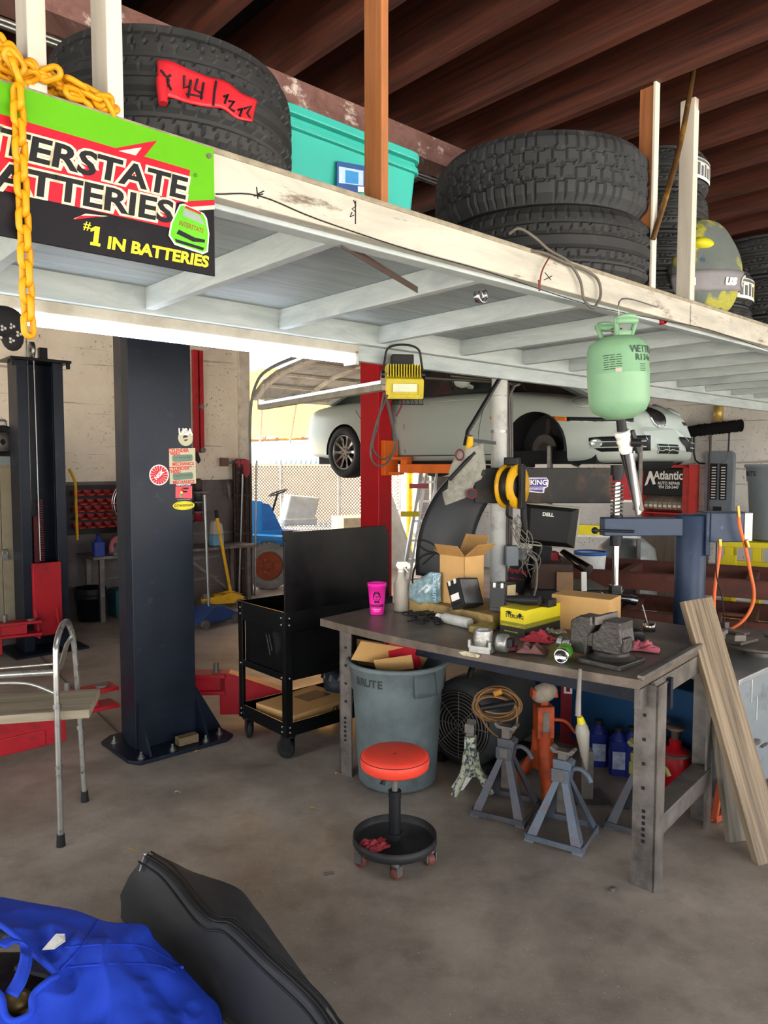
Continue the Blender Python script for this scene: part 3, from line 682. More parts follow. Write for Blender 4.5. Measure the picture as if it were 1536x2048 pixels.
INKS = [('print', [(.08 + .17*i, .2 + .17*i, .15, .75 - .1*(i % 2)) for i in range(5)] + [(.05, .95, .82, .94)], mat('grey_print', '#55585c', .6))]
c = W(3.72, 2.05, LD + .609)
curved_label('tire_label', 'white printed paper label on the topmost stacked tire', c, .303, R(-62), R(-28), .05, .15, STKW, INKS)
curved_label('tire_label', 'plain white paper tag on the topmost stacked tire, by the brown post', c, .303, R(-118), R(-100), .03, .14, STKW)
c = W(4.66, 2.19, LD + .203)
curved_label('tire_label', 'white paper label with yellow bar on tire next to the mesh bag', c, .303, R(-72), R(-24), .03, .15, STKW, INKS + [('bar', [(.72, .86, .1, .85)], STK_Y)])
# red tape with handwriting
def raycyl(px, py, c, r):
    d = ray(px, py); e = EYE - c; A = d.x*d.x + d.y*d.y; Bq = 2*(e.x*d.x + e.y*d.y); Cq = e.x**2 + e.y**2 - r*r
    t = (-Bq - math.sqrt(max(0, Bq*Bq - 4*A*Cq))) / (2*A); q = EYE + d*t
    return math.atan2(q.y - c.y, q.x - c.x), q.z - c.z
TAPE = mat('red_tape', '#b4242e', .3, 0, .08, 8, .1, 20)
rt = .343; cs = [raycyl(px, py, ct1, rt) for px, py in ((314, 120), (318, 196), (505, 246), (515, 203))]
def tp(i, j, lift=0):
    a = [cs[0][k]*(1-i)*(1-j) + cs[1][k]*(1-i)*j + cs[2][k]*i*j + cs[3][k]*i*(1-j) for k in (0, 1)]
    wv = .0025*sin(i*22) + .002*sin(i*9 + j*4); r = rt + lift + wv
    return Vector((r*cos(a[0]), r*sin(a[0]), a[1] + .004*sin(i*13)))
tt = thing('red_tape', 'strip of red tape with black handwriting across the big tire tread', 'tape', TR(*ct1))
obj('strip', B().grid(44, 8, lambda i, j: tp(i, j)), TAPE, tt, solid=.001)
obj('curl', B().tube([tp(.03, .55, .008), tp(.035, .85, .012), tp(.04, 1.25, .016)], [.012, .013, .011], 12), TAPE, tt)
hw = []
def strokes(pts): hw.append([tp(x, y, .003) for x, y in pts])
strokes([(.03, .3), (.1, .55), (.06, .85)]); strokes([(.02, .6), (.12, .4)]); strokes([(.05, .35), (.12, .8)])
strokes([(.24, .25), (.24, .6), (.3, .45)]); strokes([(.3, .3), (.28, .85)]); strokes([(.36, .2), (.34, .55), (.4, .6)]); strokes([(.42, .25), (.4, .8)]); strokes([(.26, .75), (.42, .72)])
strokes([(.54, .12), (.53, .5), (.53, .95)]); strokes([(.62, .6), (.66, .45), (.64, .8)]); strokes([(.68, .65), (.74, .5), (.7, .85), (.76, .82)]); strokes([(.8, .7), (.84, .55), (.83, .9)])
strokes([(.86, .55), (.93, .35), (.9, .7), (.95, .85)])
for h in hw: obj('stroke', B().tube(h, .0028, 5), BLACKI, tt)
# teal tote
TEAL = mat('teal_plastic', '#38a89d', .42, 0, .06, 3)
tm_ = frame(W(1.4, 2.06, LD), U, V); bt = thing('storage_bin', 'teal plastic storage tote with lid sitting on the loft behind the brown post', 'storage bin', tm_)
bx = B(); L0, D0, hh = .63, .42, .39
for z0, z1, k0, k1 in ((0, hh, .03, 0),): bx.add([(k0, k0, z0), (L0-k0, k0, z0), (L0-k0, D0-k0, z0), (k0, D0-k0, z0), (k1, k1, z1), (L0-k1, k1, z1), (L0-k1, D0-k1, z1), (k1, D0-k1, z1)], [(3,2,1,0), (0,1,5,4), (1,2,6,5), (2,3,7,6), (3,0,4,7), (4,5,6,7)])
obj('tub', bx, TEAL, bt, bev=.02, seg=3)
obj('rim', B().prism([(x + L0/2, y + D0/2) for x, y in rrect(L0 + .03, D0 + .03, .05)], .02, TR(0, 0, hh - .05)), TEAL, bt, bev=.004)
obj('lid', B().prism([(x + L0/2, y + D0/2) for x, y in rrect(L0 + .04, D0 + .04, .06)], .03, TR(0, 0, hh - .008)), TEAL, bt, bev=.008)
LP = Pl(frame(W(0, 2.06 - .004), U, Z)); p = LP.pts((673, 383), (729, 385), (729, 332), (674, 322))
lt = thing('tote_label', 'blue and white product label on the teal tote', 'label', LP.M)
obj('paper', B().prism(p, .001), mat('label_blue', '#35558f', .4), lt)
q = LP.pts((677, 366), (726, 372), (726, 342), (677, 333)); obj('picture', B().poly(q, LP.M, off=.002), mat('label_sky', '#a9c4dd', .4), lt, world=True)
q = LP.pts((690, 366), (716, 369), (716, 345), (690, 340)); obj('picture_tote', B().poly(q, LP.M, off=.0025), mat('label_tote', '#3b86c4', .4), lt, world=True)
q = LP.pts((715, 384), (727, 384.5), (727, 374), (715, 373)); obj('barcode', B().poly(q, LP.M, off=.0025), WHITE, lt, world=True)
# battery sign
SG = Pl(frame(W(0, vf - .012), U, Z)); M0 = SG.M
sgn = thing('advertising_sign', 'green, red and black battery advertising sign fixed to the loft beam', 'sign', M0)
xr, zt_ = SG(426, 298); zb_ = SG(430, 553)[1]; xl = SG(-170, 300)[0]
obj('board', B().prism([(xl, zb_), (xr, zb_), (xr, zt_), (xl, zt_)], .006, TR(0, 0, -.004)), mat('sign_black', '#19171c', .45, var=.08, dirt='#2a2729', da=.66, spec=.15), sgn, bev=.001)
SGREEN = mat('sign_green', '#58a50e', .4, var=.06, vs=2); SRED = mat('sign_red', '#bd162b', .4, var=.04); SCREAM = mat('sign_cream', '#ddd5b3', .45, var=.05)
zg = SG(428, 402)[1]
def sp(*q): return SG.pts(*q)
obj('green_field', B().poly([(xl, zt_ - .17), (xl, zt_), (xr, zt_)] + sp((428, 400), (340, 403))[:1] + [SG(340, 405)], M0, off=.0026), SGREEN, sgn, world=True)
obj('stripe', B().poly(sp((371, 403), (428, 401), (428, 411), (360, 416)), M0, off=.003), SRED, sgn, world=True)
obj('stripe_edge', B().poly(sp((360, 415), (428, 411), (428, 419), (350, 425)), M0, off=.0028), SCREAM, sgn, world=True)
red = sp((-160, 182), (379, 341), (371, 403), (352, 406), (342, 457), (-160, 345))
obj('red_band', B().poly(red, M0, off=.0034), SRED, sgn, world=True)
obj('bolt_flash', B().poly(sp((214, 300), (313, 282), (284, 318)), M0, off=.0036).poly(sp((160, 432), (207, 433), (145, 440)), M0, off=.0036), SRED, sgn, world=True)
obj('bolt_flash', B().poly(sp((236, 303), (282, 296), (270, 312)), M0, off=.004).poly(sp((170, 428), (215, 433), (146, 438)), M0, off=.0032), SCREAM, sgn, world=True)
L1 = sp((-4, 306), (367, 399), (4, 258)); L2 = sp((-16, 374), (341, 447), (-11, 325))
for nm, of, z, m in (('letter_outline', .1, .0042, SCREAM), ('lettering', .03, .0048, BLACKI)):
    obj(nm, textfit(B(), 'TERSTATE', *L1, M0, off=of, z=z), m, sgn, world=True)
    obj(nm, textfit(B(), 'ATTERIES', *L2, M0, off=of, z=z), m, sgn, world=True)
    e1 = Vector(L1[0]); w1 = (Vector(L1[1]) - e1) / 8
    obj(nm, textfit(B(), 'IN', e1 - w1*1.6, e1 - w1*.12, Vector(L1[2]) - w1*1.6, M0, off=of, z=z), m, sgn, world=True)
    e1 = Vector(L2[0]); w1 = (Vector(L2[1]) - e1) / 8
    obj(nm, textfit(B(), 'B', e1 - w1*1.05, e1 - w1*.12, Vector(L2[2]) - w1*1.05, M0, off=of, z=z), m, sgn, world=True)
obj('lettering', textfit(B(), 'IN BATTERIES', *sp((215, 497), (414, 535), (218, 474)), M0, off=.04, z=.003), STK_Y, sgn, world=True)
obj('lettering', B().poly(sp((179, 490), (199, 494), (200, 488), (195, 487), (199, 455), (190, 453), (180, 458), (180, 464), (188, 462), (185, 485), (180, 484)), M0, off=.003), STK_Y, sgn, world=True)
obj('lettering', textfit(B(), '#', *sp((165, 460), (179, 463), (167, 443)), M0, off=.01, z=.003), STK_Y, sgn, world=True)
obj('lettering', textfit(B(), '®', *sp((385, 354), (393, 356), (386, 346)), M0, off=.0, z=.003), BLACKI, sgn, world=True)
def crd(x, y): return (x/2.477, y/2.477)
def crp(*q): return SG.pts(*[crd(*a) for a in q])
obj('car_outline', B().poly(crp((885, 1015), (905, 1012), (1005, 1060), (1020, 1085), (1032, 1160), (1025, 1250), (1000, 1262), (860, 1215), (830, 1170), (840, 1110)), M0, off=.0052), WHITE, sgn, world=True)
obj('car_body', B().poly(crp((890, 1022), (905, 1020), (1000, 1065), (1012, 1088), (1026, 1160), (1018, 1243), (998, 1252), (864, 1206), (838, 1168), (848, 1110)), M0, off=.0056), mat('sign_car_green', '#59b41c', .4), sgn, world=True)
obj('car_glass', B().poly(crp((905, 1035), (985, 1072), (1008, 1118), (900, 1072)), M0, off=.006), mat('sign_car_glass', '#8d9a94', .4), sgn, world=True)
obj('car_grille', B().poly(crp((880, 1140), (960, 1180), (1010, 1190), (1008, 1205), (950, 1200), (868, 1160)), M0, off=.006).poly(crp((860, 1185), (1005, 1230), (1000, 1244), (866, 1202)), M0, off=.006), BLACKI, sgn, world=True)
obj('car_roof', B().poly(crp((915, 1022), (990, 1055), (992, 1068), (910, 1032)), M0, off=.006), SRED, sgn, world=True)
obj('car_lettering', textfit(B(), 'INTERSTATE', *crp((880, 1118), (1000, 1160), (885, 1095)), M0, off=.01, z=.0062).__class__.add(textfit(B(), 'INTERSTATE', *crp((880, 1118), (1000, 1160), (885, 1095)), M0, off=.01, z=.0062), [], []), mat('sign_car_red', '#8f2a2a'), sgn, world=True)
obj('screw', B().cyl(M0 @ Vector((*SG(416, 313), 0)), M0 @ Vector((*SG(416, 313), .006)), .006, 12), DARKSTEEL, sgn, world=True)
# yellow chain: hanging run and heap
CH = mat('yellow_chain_plastic', '#cf8f12', .4, 0, .08, 6)
def link_mesh(L=.056, w=.034, r=.0066):
    pts = []; h = L/2 - w/2
    for i in range(9): a = -pi/2 + pi*i/8 ; pts.append((h + (w/2 - r)*cos(a), (w/2 - r)*sin(a), 0))
    for i in range(9): a = pi/2 + pi*i/8; pts.append((-h + (w/2 - r)*cos(a), (w/2 - r)*sin(a), 0))
    return B().tube(pts, r, 8, True)
lm = link_mesh().mesh('chain_link'); lm.materials.append(CH)
chn = thing('chain', 'yellow plastic chain heaped on the loft edge and hanging past the sign', 'chain', TR(*pp(32, 160, W(0, vf - .05), V)))
def link(Mw):
    o = bpy.data.objects.new('chain_link', lm); COL.objects.link(o); o.parent = chn; o.matrix_local = WM[chn.name].inverted() @ Mw; WM[o.name] = Mw
top = pp(34, 175, W(0, vf - .035), V); bot = pp(58, 668, W(0, vf - .035), V); n = 14; pt = .0
for i in range(n):
    p = top.lerp(bot, (i + .5) / n)
    x = (bot - top).normalized(); y = U if i % 2 else V
    m = frame(p, x, U * cos(.35) + V * sin(.35) if i % 2 else V * cos(.35) - U * sin(.35)); link(m @ SCL((bot-top).length/n/.048*1.0, 1, 1) if 0 else m)
random.seed(3)
pa = pp(2, 150, W(0, vf + .02), V); pb_ = pp(236, 232, W(0, vf + .02), V); pa.z = pb_.z = ZT
for s in range(58):
    f = random.random() ** 1.15; hgt = (1 - f) ** .8 * .07 * random.random() ** .7 + .012
    p = pa.lerp(pb_, f) + V * random.uniform(-.025, .035) + Z * hgt
    link(TR(*p) @ RZ(UA + random.gauss(0, .6)) @ RY(random.gauss(0, .35)) @ RX(random.uniform(-1.5, 1.5)))
for i in range(4):
    p = top + Z * (.03 - .0 * i) + V * (.012 * i - .0) + Z * (.035 * sin(i * .8)); link(TR(*p) @ RZ(UA) @ RY(1.2 - .35*i) @ RX(i * 1.57 + .4))
# mesh ball bag
k = N('mesh_over_yellow_gear'); f_ = k.noise(4.2, 3, .5); c_ = k.ramp(f_, [(.5, lin('#59615f')), (.54, lin('#a8a41e'))]); f2 = k.noise(5.5, 2, .5, (1, 1, 1.4)); c_ = k.mix(k.ramp(f2, [(.64, bw(0)), (.66, bw(1))]), c_, lin('#1d4468'))
c_ = k.mix(k.ramp(k.noise(260, 1), [(.45, bw(.55)), (.55, bw(.1))]), c_, lin('#4d5553')); k.l(c_, k.p.inputs['Base Color']); k.p.inputs['Roughness'].default_value = .8; k.bump(k.noise(9, 5), .6, .03); MB_ = k.mat
YB = mat('yellow_fabric', '#b8b31c', .6, 0, .12, 8)
bp_ = W(3.78, 1.755, LD)
bg_ = thing('mesh_bag', 'grey mesh sports bag with yellow gear inside, lying by the white post', 'bag', TR(*bp_) @ RZ(UA - .25))
def bagr(a, z):
    f = math.acos(max(-1, min(1, 1 - z/.235))); n_ = 1 + .12*noise.noise(Vector((cos(a)*1.6, sin(a)*1.6, z*5)))
    sh = max(.05, sin(f))**.6 * (1 - .3*max(0, z - .2)/.27); return (.25*sh*cos(a)*n_, .115*sh*sin(a)*n_)
def bagf(i, j): z = .47*(1 - cos(pi*j))/2; x, y = bagr(2*pi*i, z); return (x, y, z + .001)
obj('sack', B().grid(48, 30, bagf, cu=True), MB_, bg_)
def band(i, j, o=1.03):
    a = pi + pi*i; z = .07 + .1*j + .07*i; x, y = bagr(a, z); return (x*o, y*o - .003, z)
obj('band', B().grid(30, 5, band), mat('grey_band', '#77757a', .6), bg_, solid=.002)
for cx, cz, sx, sz in ((-.1, .33, .07, .03),): obj('gear', B().ball((cx, -.062, cz), 1, 16, 10, sx, .038, sz), YB, bg_)
def bandtext(b, x0):
    q = B(); q.add([Vector(band(x0 + p.x/.55, .5 + p.y/.1, 1.06)) + Vector((0, -.004, 0)) for p in b.v], b.f, 0); return q
I4_ = Matrix.Identity(4)
obj('lettering', bandtext(B().text('us', .07, I4_, off=.003), .56), WHITE, bg_); obj('lettering', bandtext(B().text('eu', .07, I4_, off=.002), .2), WHITE, bg_)
obj('emblem', bandtext(B().prism(circ(.032, 20, 1.15, 1), .001, holes=[circ(.022, 20, 1.15, 1)]), .74), WHITE, bg_)
# rod, cable, wires
PR = Pl(frame(W(0, vf - .02), U, Z))
def onp(px, py, off=-.02): return pp(px, py, W(0, vf + off), V)
single('rod', B().tube(bez([onp(1412, -40), onp(1400, 40), onp(1384, 160), onp(1360, 290), onp(1330, 400), onp(1306, 478, .0)], 5), .012, 10), mat('rusty_brass_rod', '#5f4426', .45, .5, .35, 20, dirt='#b98a2e', da=.66), 'bent rusty metal rod leaning from the loft edge to the rafters', 'rod', Matrix.Identity(4), world=True)
CBL = mat('grey_cable', '#5c5750', .55)
single('cable', B().tube(bez([onp(1018, 468, .03), onp(1038, 457, .0), onp(1068, 474), onp(1098, 500), onp(1135, 522), onp(1160, 560), onp(1168, 598), onp(1186, 615), onp(1201, 592), onp(1196, 560), onp(1170, 540), onp(1128, 524), onp(1085, 505), onp(1040, 500, .02)], 6), .0055, 8), CBL, 'grey electric cable drooping in a loop over the loft beam', 'cable', world=True)
single('wire', B().tube(bez([onp(1108, 500), onp(1085, 540), onp(1078, 580)], 5), .003, 6).tube([onp(1078, 560), onp(1079, 582)], .004, 6), mat('wire_red', '#6b2f2b', .5), 'short stripped wire dangling over the loft beam below the big tires', 'wire', world=True)
single('wire', B().tube(bez([onp(432, 388, -.004), onp(520, 392, -.004), onp(640, 440, -.004), onp(820, 500, -.004), onp(980, 545, -.004), onp(1180, 610, -.008), onp(1322, 640, -.008), onp(1420, 660, -.008), onp(1536, 700, -.008)], 5), .0018, 5), BLACKP, 'thin wire strung along the lower edge of the loft beam', 'wire', world=True)
mk = B()
for q in ([(513, 374), (516, 398)], [(508, 392), (526, 388)], [(516, 388), (528, 382)], [(707, 400), (712, 412), (704, 418), (712, 424)], [(711, 402), (711, 448)], [(704, 425), (700, 434), (708, 430)], [(1090, 545), (1102, 560)], [(1088, 560), (1104, 552)]): mk.tube([onp(*a, -.001) for a in q], .0016, 5)
obj('marker_scribble', mk, BLACKI, loft, world=True)
# ---------------------------------------------------------------- lamps under the loft
FIXW = mat('white_fixture_enamel', '#a39e92', .5, dirt='#8d8472', da=.64)
def batten(label, p, q, tubes=((-.03, -.05), (.035, -.05)), wd=.1):
    L = (q - p).length; M = frame(p, q - p, V if abs((q-p).normalized().dot(U)) > .5 else U)
    t = thing('fluorescent_light', label, 'light', M)
    obj('housing', B().b2((0, -wd/2, -.02), (L, wd/2, .03)), FIXW, t, bev=.004)
    for k, (y, z) in enumerate(tubes): obj('tube', B().cyl((.03, y, z), (L - .03, y, z), .017, 14), TUBE, t)
    e = B()
    for x in (.0, L - .025): e.b2((x, -wd/2, -.075), (x + .025, wd/2, -.0))
    obj('end_cap', e, FIXW, t, bev=.003); return t
pL = pp(-60, 648, W(0, 3.06), V); pR_ = pp(706, 714, W(0, 3.06), V); pL.z = pR_.z = 2.32
batten('long lit twin tube light under the loft, passing behind the yellow chain', pL, pR_, ((-.045, -.045), (.02, -.045)))
batten('lit tube light under the loft beside the broom', W(6.2, 3.12, 2.35), W(8.6, 3.12, 2.35), ((-.03, -.055),), .15)
p = pz(772, 772, 2.3); q = pz(521, 814, 2.3)
t = batten('slim lit tube light hanging on wires in front of the silver car', p, q, ((0, -.03),), .07)
hw_ = B()
for k in (.9, .95): hw_.tube([p.lerp(q, k) + Z*.03, p.lerp(q, k) + Z*1.05], .002, 5)
obj('hanger_wire', hw_, STEEL, t, world=True)
# yellow work lamp
FLY = mat('lamp_yellow', '#b09e1a', .45, 0, .15, 9, dirt='#6b6323', da=.64)
fm = frame(pp(806, 768, W(0, 2.93), V), (1, .12, 0), Z)
fl = thing('work_lamp', 'yellow caged work lamp hanging under the loft with its cord looped', 'work lamp', fm)
w_, h_ = .105, .085
def loftb(p0, p1): return B().add(list(p0) + list(p1), [(3,2,1,0), (4,5,6,7), (0,1,5,4), (1,2,6,5), (2,3,7,6), (3,0,4,7)])
fr0 = [(-w_, -.09, .05), (w_, -.09, .05), (w_*.96, .0, .06), (-w_*.96, .0, .06)]
obj('housing', loftb([(-.1, -.085, .06), (.1, -.085, .06), (.1, .02, .08), (-.1, .02, .08)], [(-.085, -.01, -.09), (.085, -.01, -.09), (.085, .085, -.08), (-.085, .085, -.08)]), FLY, fl, bev=.006)
rb = B()
for i in range(13): rb.b2((-.09 + i*.0145, .02, -.085), (-.085 + i*.0145, .1, .05))
obj('cooling_fins', rb, FLY, fl)
obj('lens', B().box((0, 0, 0), (.13, .045, .006), TR(0, -.028, .074) @ RX(.19)), mat('frosted_lens', '#b8bba0', .2), fl, bev=.003)
obj('bezel', B().prism(rrect(.2, .105, .01), .012, TR(0, -.033, .064) @ RX(.19), holes=[rrect(.15, .06, .01)]), FLY, fl)
gd = B()
for i in range(9): gd.tube([(-.09 + .0225*i, -.09, .085), (-.08 + .0225*i, -.115, .06), (-.085 + .0225*i, -.1, -.02)], .002, 5)
gd.tube([(-.1, -.09, .085), (.1, -.09, .085)], .002, 5).tube([(-.1, -.115, .06), (.1, -.115, .06)], .002, 5)
obj('wire_guard', gd, BLACKM, fl)
obj('ballast_box', B().b2((-.06, .09, -.07), (.06, .16, .0)), BLACKP, fl, bev=.006)
obj('yoke', B().tube(bez([(-.11, .04, 0), (-.1, .12, 0), (-.08, .19, 0), (0, .21, 0), (.08, .19, 0), (.1, .12, 0), (.11, .04, 0)], 5), .006, 8).cyl((-.12, .05, 0), (-.1, .05, 0), .02, 12).cyl((.1, .05, 0), (.12, .05, 0), .02, 12), BLACKM, fl)
def fpt(px, py, d=0): return pp(px, py, W(0, 2.9 + d), V)
obj('cord', B().tube(bez([fpt(775, 790), fpt(752, 850), fpt(741, 905), fpt(752, 930), fpt(775, 925), fpt(790, 890), fpt(782, 840), fpt(770, 790)], 6), .0055, 7).tube(bez([fpt(768, 785), fpt(755, 850), fpt(745, 895), fpt(765, 918), fpt(787, 905), fpt(792, 880), fpt(776, 800)], 6), .005, 7), mat('cord_grey', '#3d3a37', .55), fl, world=True)
obj('pigtail', B().tube(bez([fpt(800, 795), fpt(803, 810), fpt(793, 832)], 5), .005, 7), mat('cord_maroon', '#5a2230', .5), fl, world=True)
# refrigerant cylinder
GRN = mat('mint_green_paint', '#779f7e', .38, 0, .08, 5, .03, 60, '#6c8f70', .7, 9, .06)
p = pp(1236, 752, W(0, vf - .1), V); tk = thing('gas_cylinder', 'mint green refrigerant cylinder hung from the loft beam over a taped valve and steel tube', 'gas cylinder', TR(*p) @ RY(R(-3)) )
obj('body', B().lathe([(0, -.17), (.05, -.165), (.1, -.135), (.114, -.1), (.116, .0), (.117, .003), (.116, .006), (.115, .09), (.105, .122), (.07, .145), (.03, .152), (0, .153)], 48), GRN, tk)
hb = B()
for a in (R(-75), R(105)):
    Mh = RZ(a)
    def hp(i, j, Mh=Mh):
        an = (i - .5)*1.15; z = .13 + .075*j; r = .052 + .028*j; return Mh @ Vector((r*cos(an), r*sin(an), z))
    hb = B(); hb.tube([hp(0, 0), hp(0, 1), hp(.25, 1.1), hp(.5, 1.13), hp(.75, 1.1), hp(1, 1), hp(1, 0)], .008, 8); hb.grid(8, 1, lambda i, j: hp(i, j*.45)); hb.tube([hp(i/8, .9) for i in range(9)], .013, 6); obj('collar_handle', hb, GRN, tk, solid=.003)
obj('valve', B().cyl((0, 0, .15), (0, 0, .19), .014, 12).cyl((-.02, 0, .175), (.02, 0, .175), .008, 10), STEEL, tk)
def rotM(a, z, r=.1163): return Matrix(((-sin(a), 0, cos(a), r*cos(a)), (cos(a), 0, sin(a), r*sin(a)), (0, 1, 0, z), (0, 0, 0, 1)))
def ringtext(b, s, size, a0, z, step, off=.001):
    for i, ch in enumerate(s):
        if ch != ' ': b.text(ch, size, rotM(a0 + step*i, z), off=off)
    return b
GI = mat('dark_green_ink', '#2c4437', .6)
obj('lettering', ringtext(B(), 'WEITRON', .036, R(-76), .085, .17), GI, tk); obj('lettering', ringtext(B(), 'R134a', .03, R(-70), .055, .16, .0015), GI, tk)
fp = B()
for i in range(7):
    for k in range(3): fp.prism(rrect(.024 - .004*((i + k) % 3), .0028, .0005, 1), .0004, rotM(R(-128) + .2*k, .068 - .0085*i, .1165))
for i in range(4): fp.prism(rrect(.03 - .004*(i % 2), .0025, .0005, 1), .0004, rotM(R(-58), .03 - .008*i, .1165))
obj('fine_print', fp, GI, tk); obj('hazard_label', B().prism(rrect(.022, .014, .001, 1), .0005, rotM(R(-106), .012, .1166)), mat('pinkish_label', '#b7a7a0', .5), tk)
single('cylinder_hanger', B().tube(bez([p + Vector((-.0, 0, .2)), p + Vector((.02, .03, .3)), W(3.05, vf - .02, 2.4)], 5), .003, 6), STEEL, 'wire loop that holds the green cylinder to the loft beam', 'wire', world=True)
pb2 = p + Vector((0, 0, -.165)); E1 = pp(1244, 862, W(0, vf - .1), V); E2 = pp(1253, 905, W(0, vf - .1), V); E3 = pp(1277, 1012, W(0, vf - .1), V)
pt_ = pp(1240, 828, W(0, vf - .1), V)
obj('nipple', B().cyl(pt_ + Z*.01, E1, .019, 18), BLACKP, tk, world=True)
tpB = B()
for i in range(6): tpB.cyl(E1.lerp(E2, i/6) , E1.lerp(E2, (i + 1)/6), .029 + .004*(i % 2) - .0015*i, 16, .0275 + .004*((i + 1) % 2) - .001*i)
obj('tape_wrap', tpB, WHITEP, tk, world=True)
obj('valve_handle', B().bar(E1 + Vector((.034, -.01, .0)), E2 + Vector((.044, -.01, .0)), .014, .02).cyl(E1.lerp(E2, .55) + Vector((.02, -.02, 0)), E1.lerp(E2, .55) + Vector((.055, -.03, 0)), .016, 12), BLACKP, tk, world=True)
ax = E3 - E2; A = align(E2, E3, V); L = ax.length
ob = B(); nn = 20
def tubef(i, j):
    a = 2*pi*i; s = j; w = .026 + .006*s; d = .026*(1 - s) + .009*s; return A @ Vector((w*cos(a), d*sin(a), L*1.12*s))
ob.grid(20, 12, tubef, cu=True)
obj('outlet_tube', ob, CHROME, tk, world=True)
obj('rivet', B().cyl(A @ Vector((0, -.012, L*1.02)), A @ Vector((0, .02, L*1.02)), .015, 16), DARKSTEEL, tk, world=True)
# small hooks under the beam
def hook(px, py, label, m, r=.022):
    c = onp(px, py, .04); obj('spring_clip', B().lathe([(r, -.012), (r + .003, -.012), (r + .003, .012), (r, .012)], 24, frame(c, Z, U) , a0=R(30), a1=R(300)), m, loft, world=True)['label'] = label
hook(962, 592, 'steel spring clip under the loft beam below the big tires', CHROME); hook(1325, 640, 'red spring clip under the loft beam beside the green cylinder', RED, .018)
gl = single('work_glove', B().ball((0, 0, 0), 1, 20, 12, .055, .03, .045).ball((.02, 0, -.035), 1, 14, 8, .03, .02, .04), mat('black_dotted_glove', '#121214', .8), 'black work glove with pale grip dots hanging under the loft', 'glove', TR(*pp(8, 645, W(0, 2.2), V)) @ RZ(UA))
dt = B()
for x, z in ((-.01, -.02), (.012, -.012), (-.02, -.045), (.01, -.05), (.03, -.03), (-.03, 0)):
    for k in range(3): dt.ball((x + .005*cos(k*2.1), -.03 + abs(x)*.25, z + .005*sin(k*2.1)), .004, 6, 4, 1, .8, 1)
obj('grip_dots', dt, mat('grip_dot', '#9b938c', .7), gl)
# ---------------------------------------------------------------- silver saloon car on the second lift
CZ = 1.56; CF = frame(W(6.77, 3.45, CZ), V, -U); CI = CF.inverted()
SILV = mat('silver_green_car_paint', '#a7b0a8', .42, .12, .04, 1)
car = thing('car', 'silver sedan raised on a two-post lift with its front wheel removed', 'car', CF)
xs = [0, .05, .16, .4, .92, 1.4, 2, 2.6, 3.2, 3.83, 4.35, 4.7, 4.88]
zt = [.52, .64, .70, .78, .87, .93, .955, .96, .965, .975, .96, .92, .78]
zb = [.3, .21, .19, .18, .19, .2, .2, .2, .2, .2, .24, .28, .4]
hw = [.40, .58, .72, .83, .895, .905, .91, .91, .91, .905, .87, .8, .6]
prof = [(0, 0), (.5, 0), (.82, 0), (.94, .05), (.985, .2), (1, .42), (.985, .62), (.955, .8), (.88, .92), (.72, .975), (.4, .995), (0, 1)]
K = bez([(a, b, 0) for a, b in prof], 5); S = bez([(x, a, b) for x, a, b in zip(xs, zt, zb)], 10); HW = bez([(x, h, 0) for x, h in zip(xs, hw)], 10)
full = [(p.x, p.y) for p in K] + [(-p.x, p.y) for p in K[-2:0:-1]]
vs = []; nS = len(S); nk = len(full)
for s, h in zip(S, HW):
    nose = max(0, 1 - s.x/.5)
    for y, z in full:
        vs.append((s.x + nose * .1 * max(0, z - .45)/.55, h.y * y, s.z + (s.y - s.z) * z))
fs = [(i*nk + j, i*nk + (j+1) % nk, (i+1)*nk + (j+1) % nk, (i+1)*nk + j) for i in range(nS - 1) for j in range(nk)]
bb = B().add(vs, fs, 0, True); bb.add(vs[:nk], [tuple(range(nk))[::-1]], 0, True); bb.add(vs[-nk:], [tuple(range(nk))], 0, True)
ns = set(); keep = []
def arch(p): return min(((p[0] - x)**2 + (p[2] - .32)**2)**.5 for x in (.92, 3.83)) if abs(p[1]) > .55 else 9
for f, m_, s_ in zip(bb.f, bb.m, bb.s):
    c_ = [sum(bb.v[i][k] for i in f)/len(f) for k in range(3)]
    if len(f) > 4 or arch(c_) > .352: keep.append(f); ns.update(f)
ec = {}
for f in keep:
    for a, c_ in zip(f, f[1:] + f[:1]): ec[(min(a, c_), max(a, c_))] = ec.get((min(a, c_), max(a, c_)), 0) + 1
bd = {i for e, n_ in ec.items() if n_ == 1 for i in e}
for i in bd:
    p = bb.v[i]; r_ = arch(p)
    if .25 < r_ < .5 and abs(p[1]) > .55:
        x = min((.92, 3.83), key=lambda q: abs(q - p[0])); k_ = .352/r_
        bb.v[i] = Vector((x + (p[0] - x)*k_, p[1], .32 + (p[2] - .32)*k_))
shell = B(); shell.v = bb.v; shell.f = keep; shell.m = [0]*len(keep); shell.s = [len(f) < 5 for f in keep]
BV = shell.bvh()
o = obj('body', shell, SILV, car)
DARKV = mat('dark_underbody', '#17181a', .8, var=.4)
GLS = mat('dark_car_glass', '#2c3634', .08, 0, .05, spec=.8)
def hex8(x0, x1, y0, y1, z0, X0, X1, Y, z1): return loftb([(x0, -y0, z0), (x1, -y1, z0), (x1, y1, z0), (x0, y0, z0)], [(X0, -Y, z1), (X1, -Y, z1), (X1, Y, z1), (X0, Y, z1)])
obj('windows', hex8(1.35, 4.3, .76, .74, .93, 2.15, 3.35, .56, 1.36), GLS, car)
obj('roof', hex8(2.1, 3.4, .58, .58, 1.35, 2.3, 3.2, .5, 1.42), SILV, car, bev=.03)
pl_ = B()
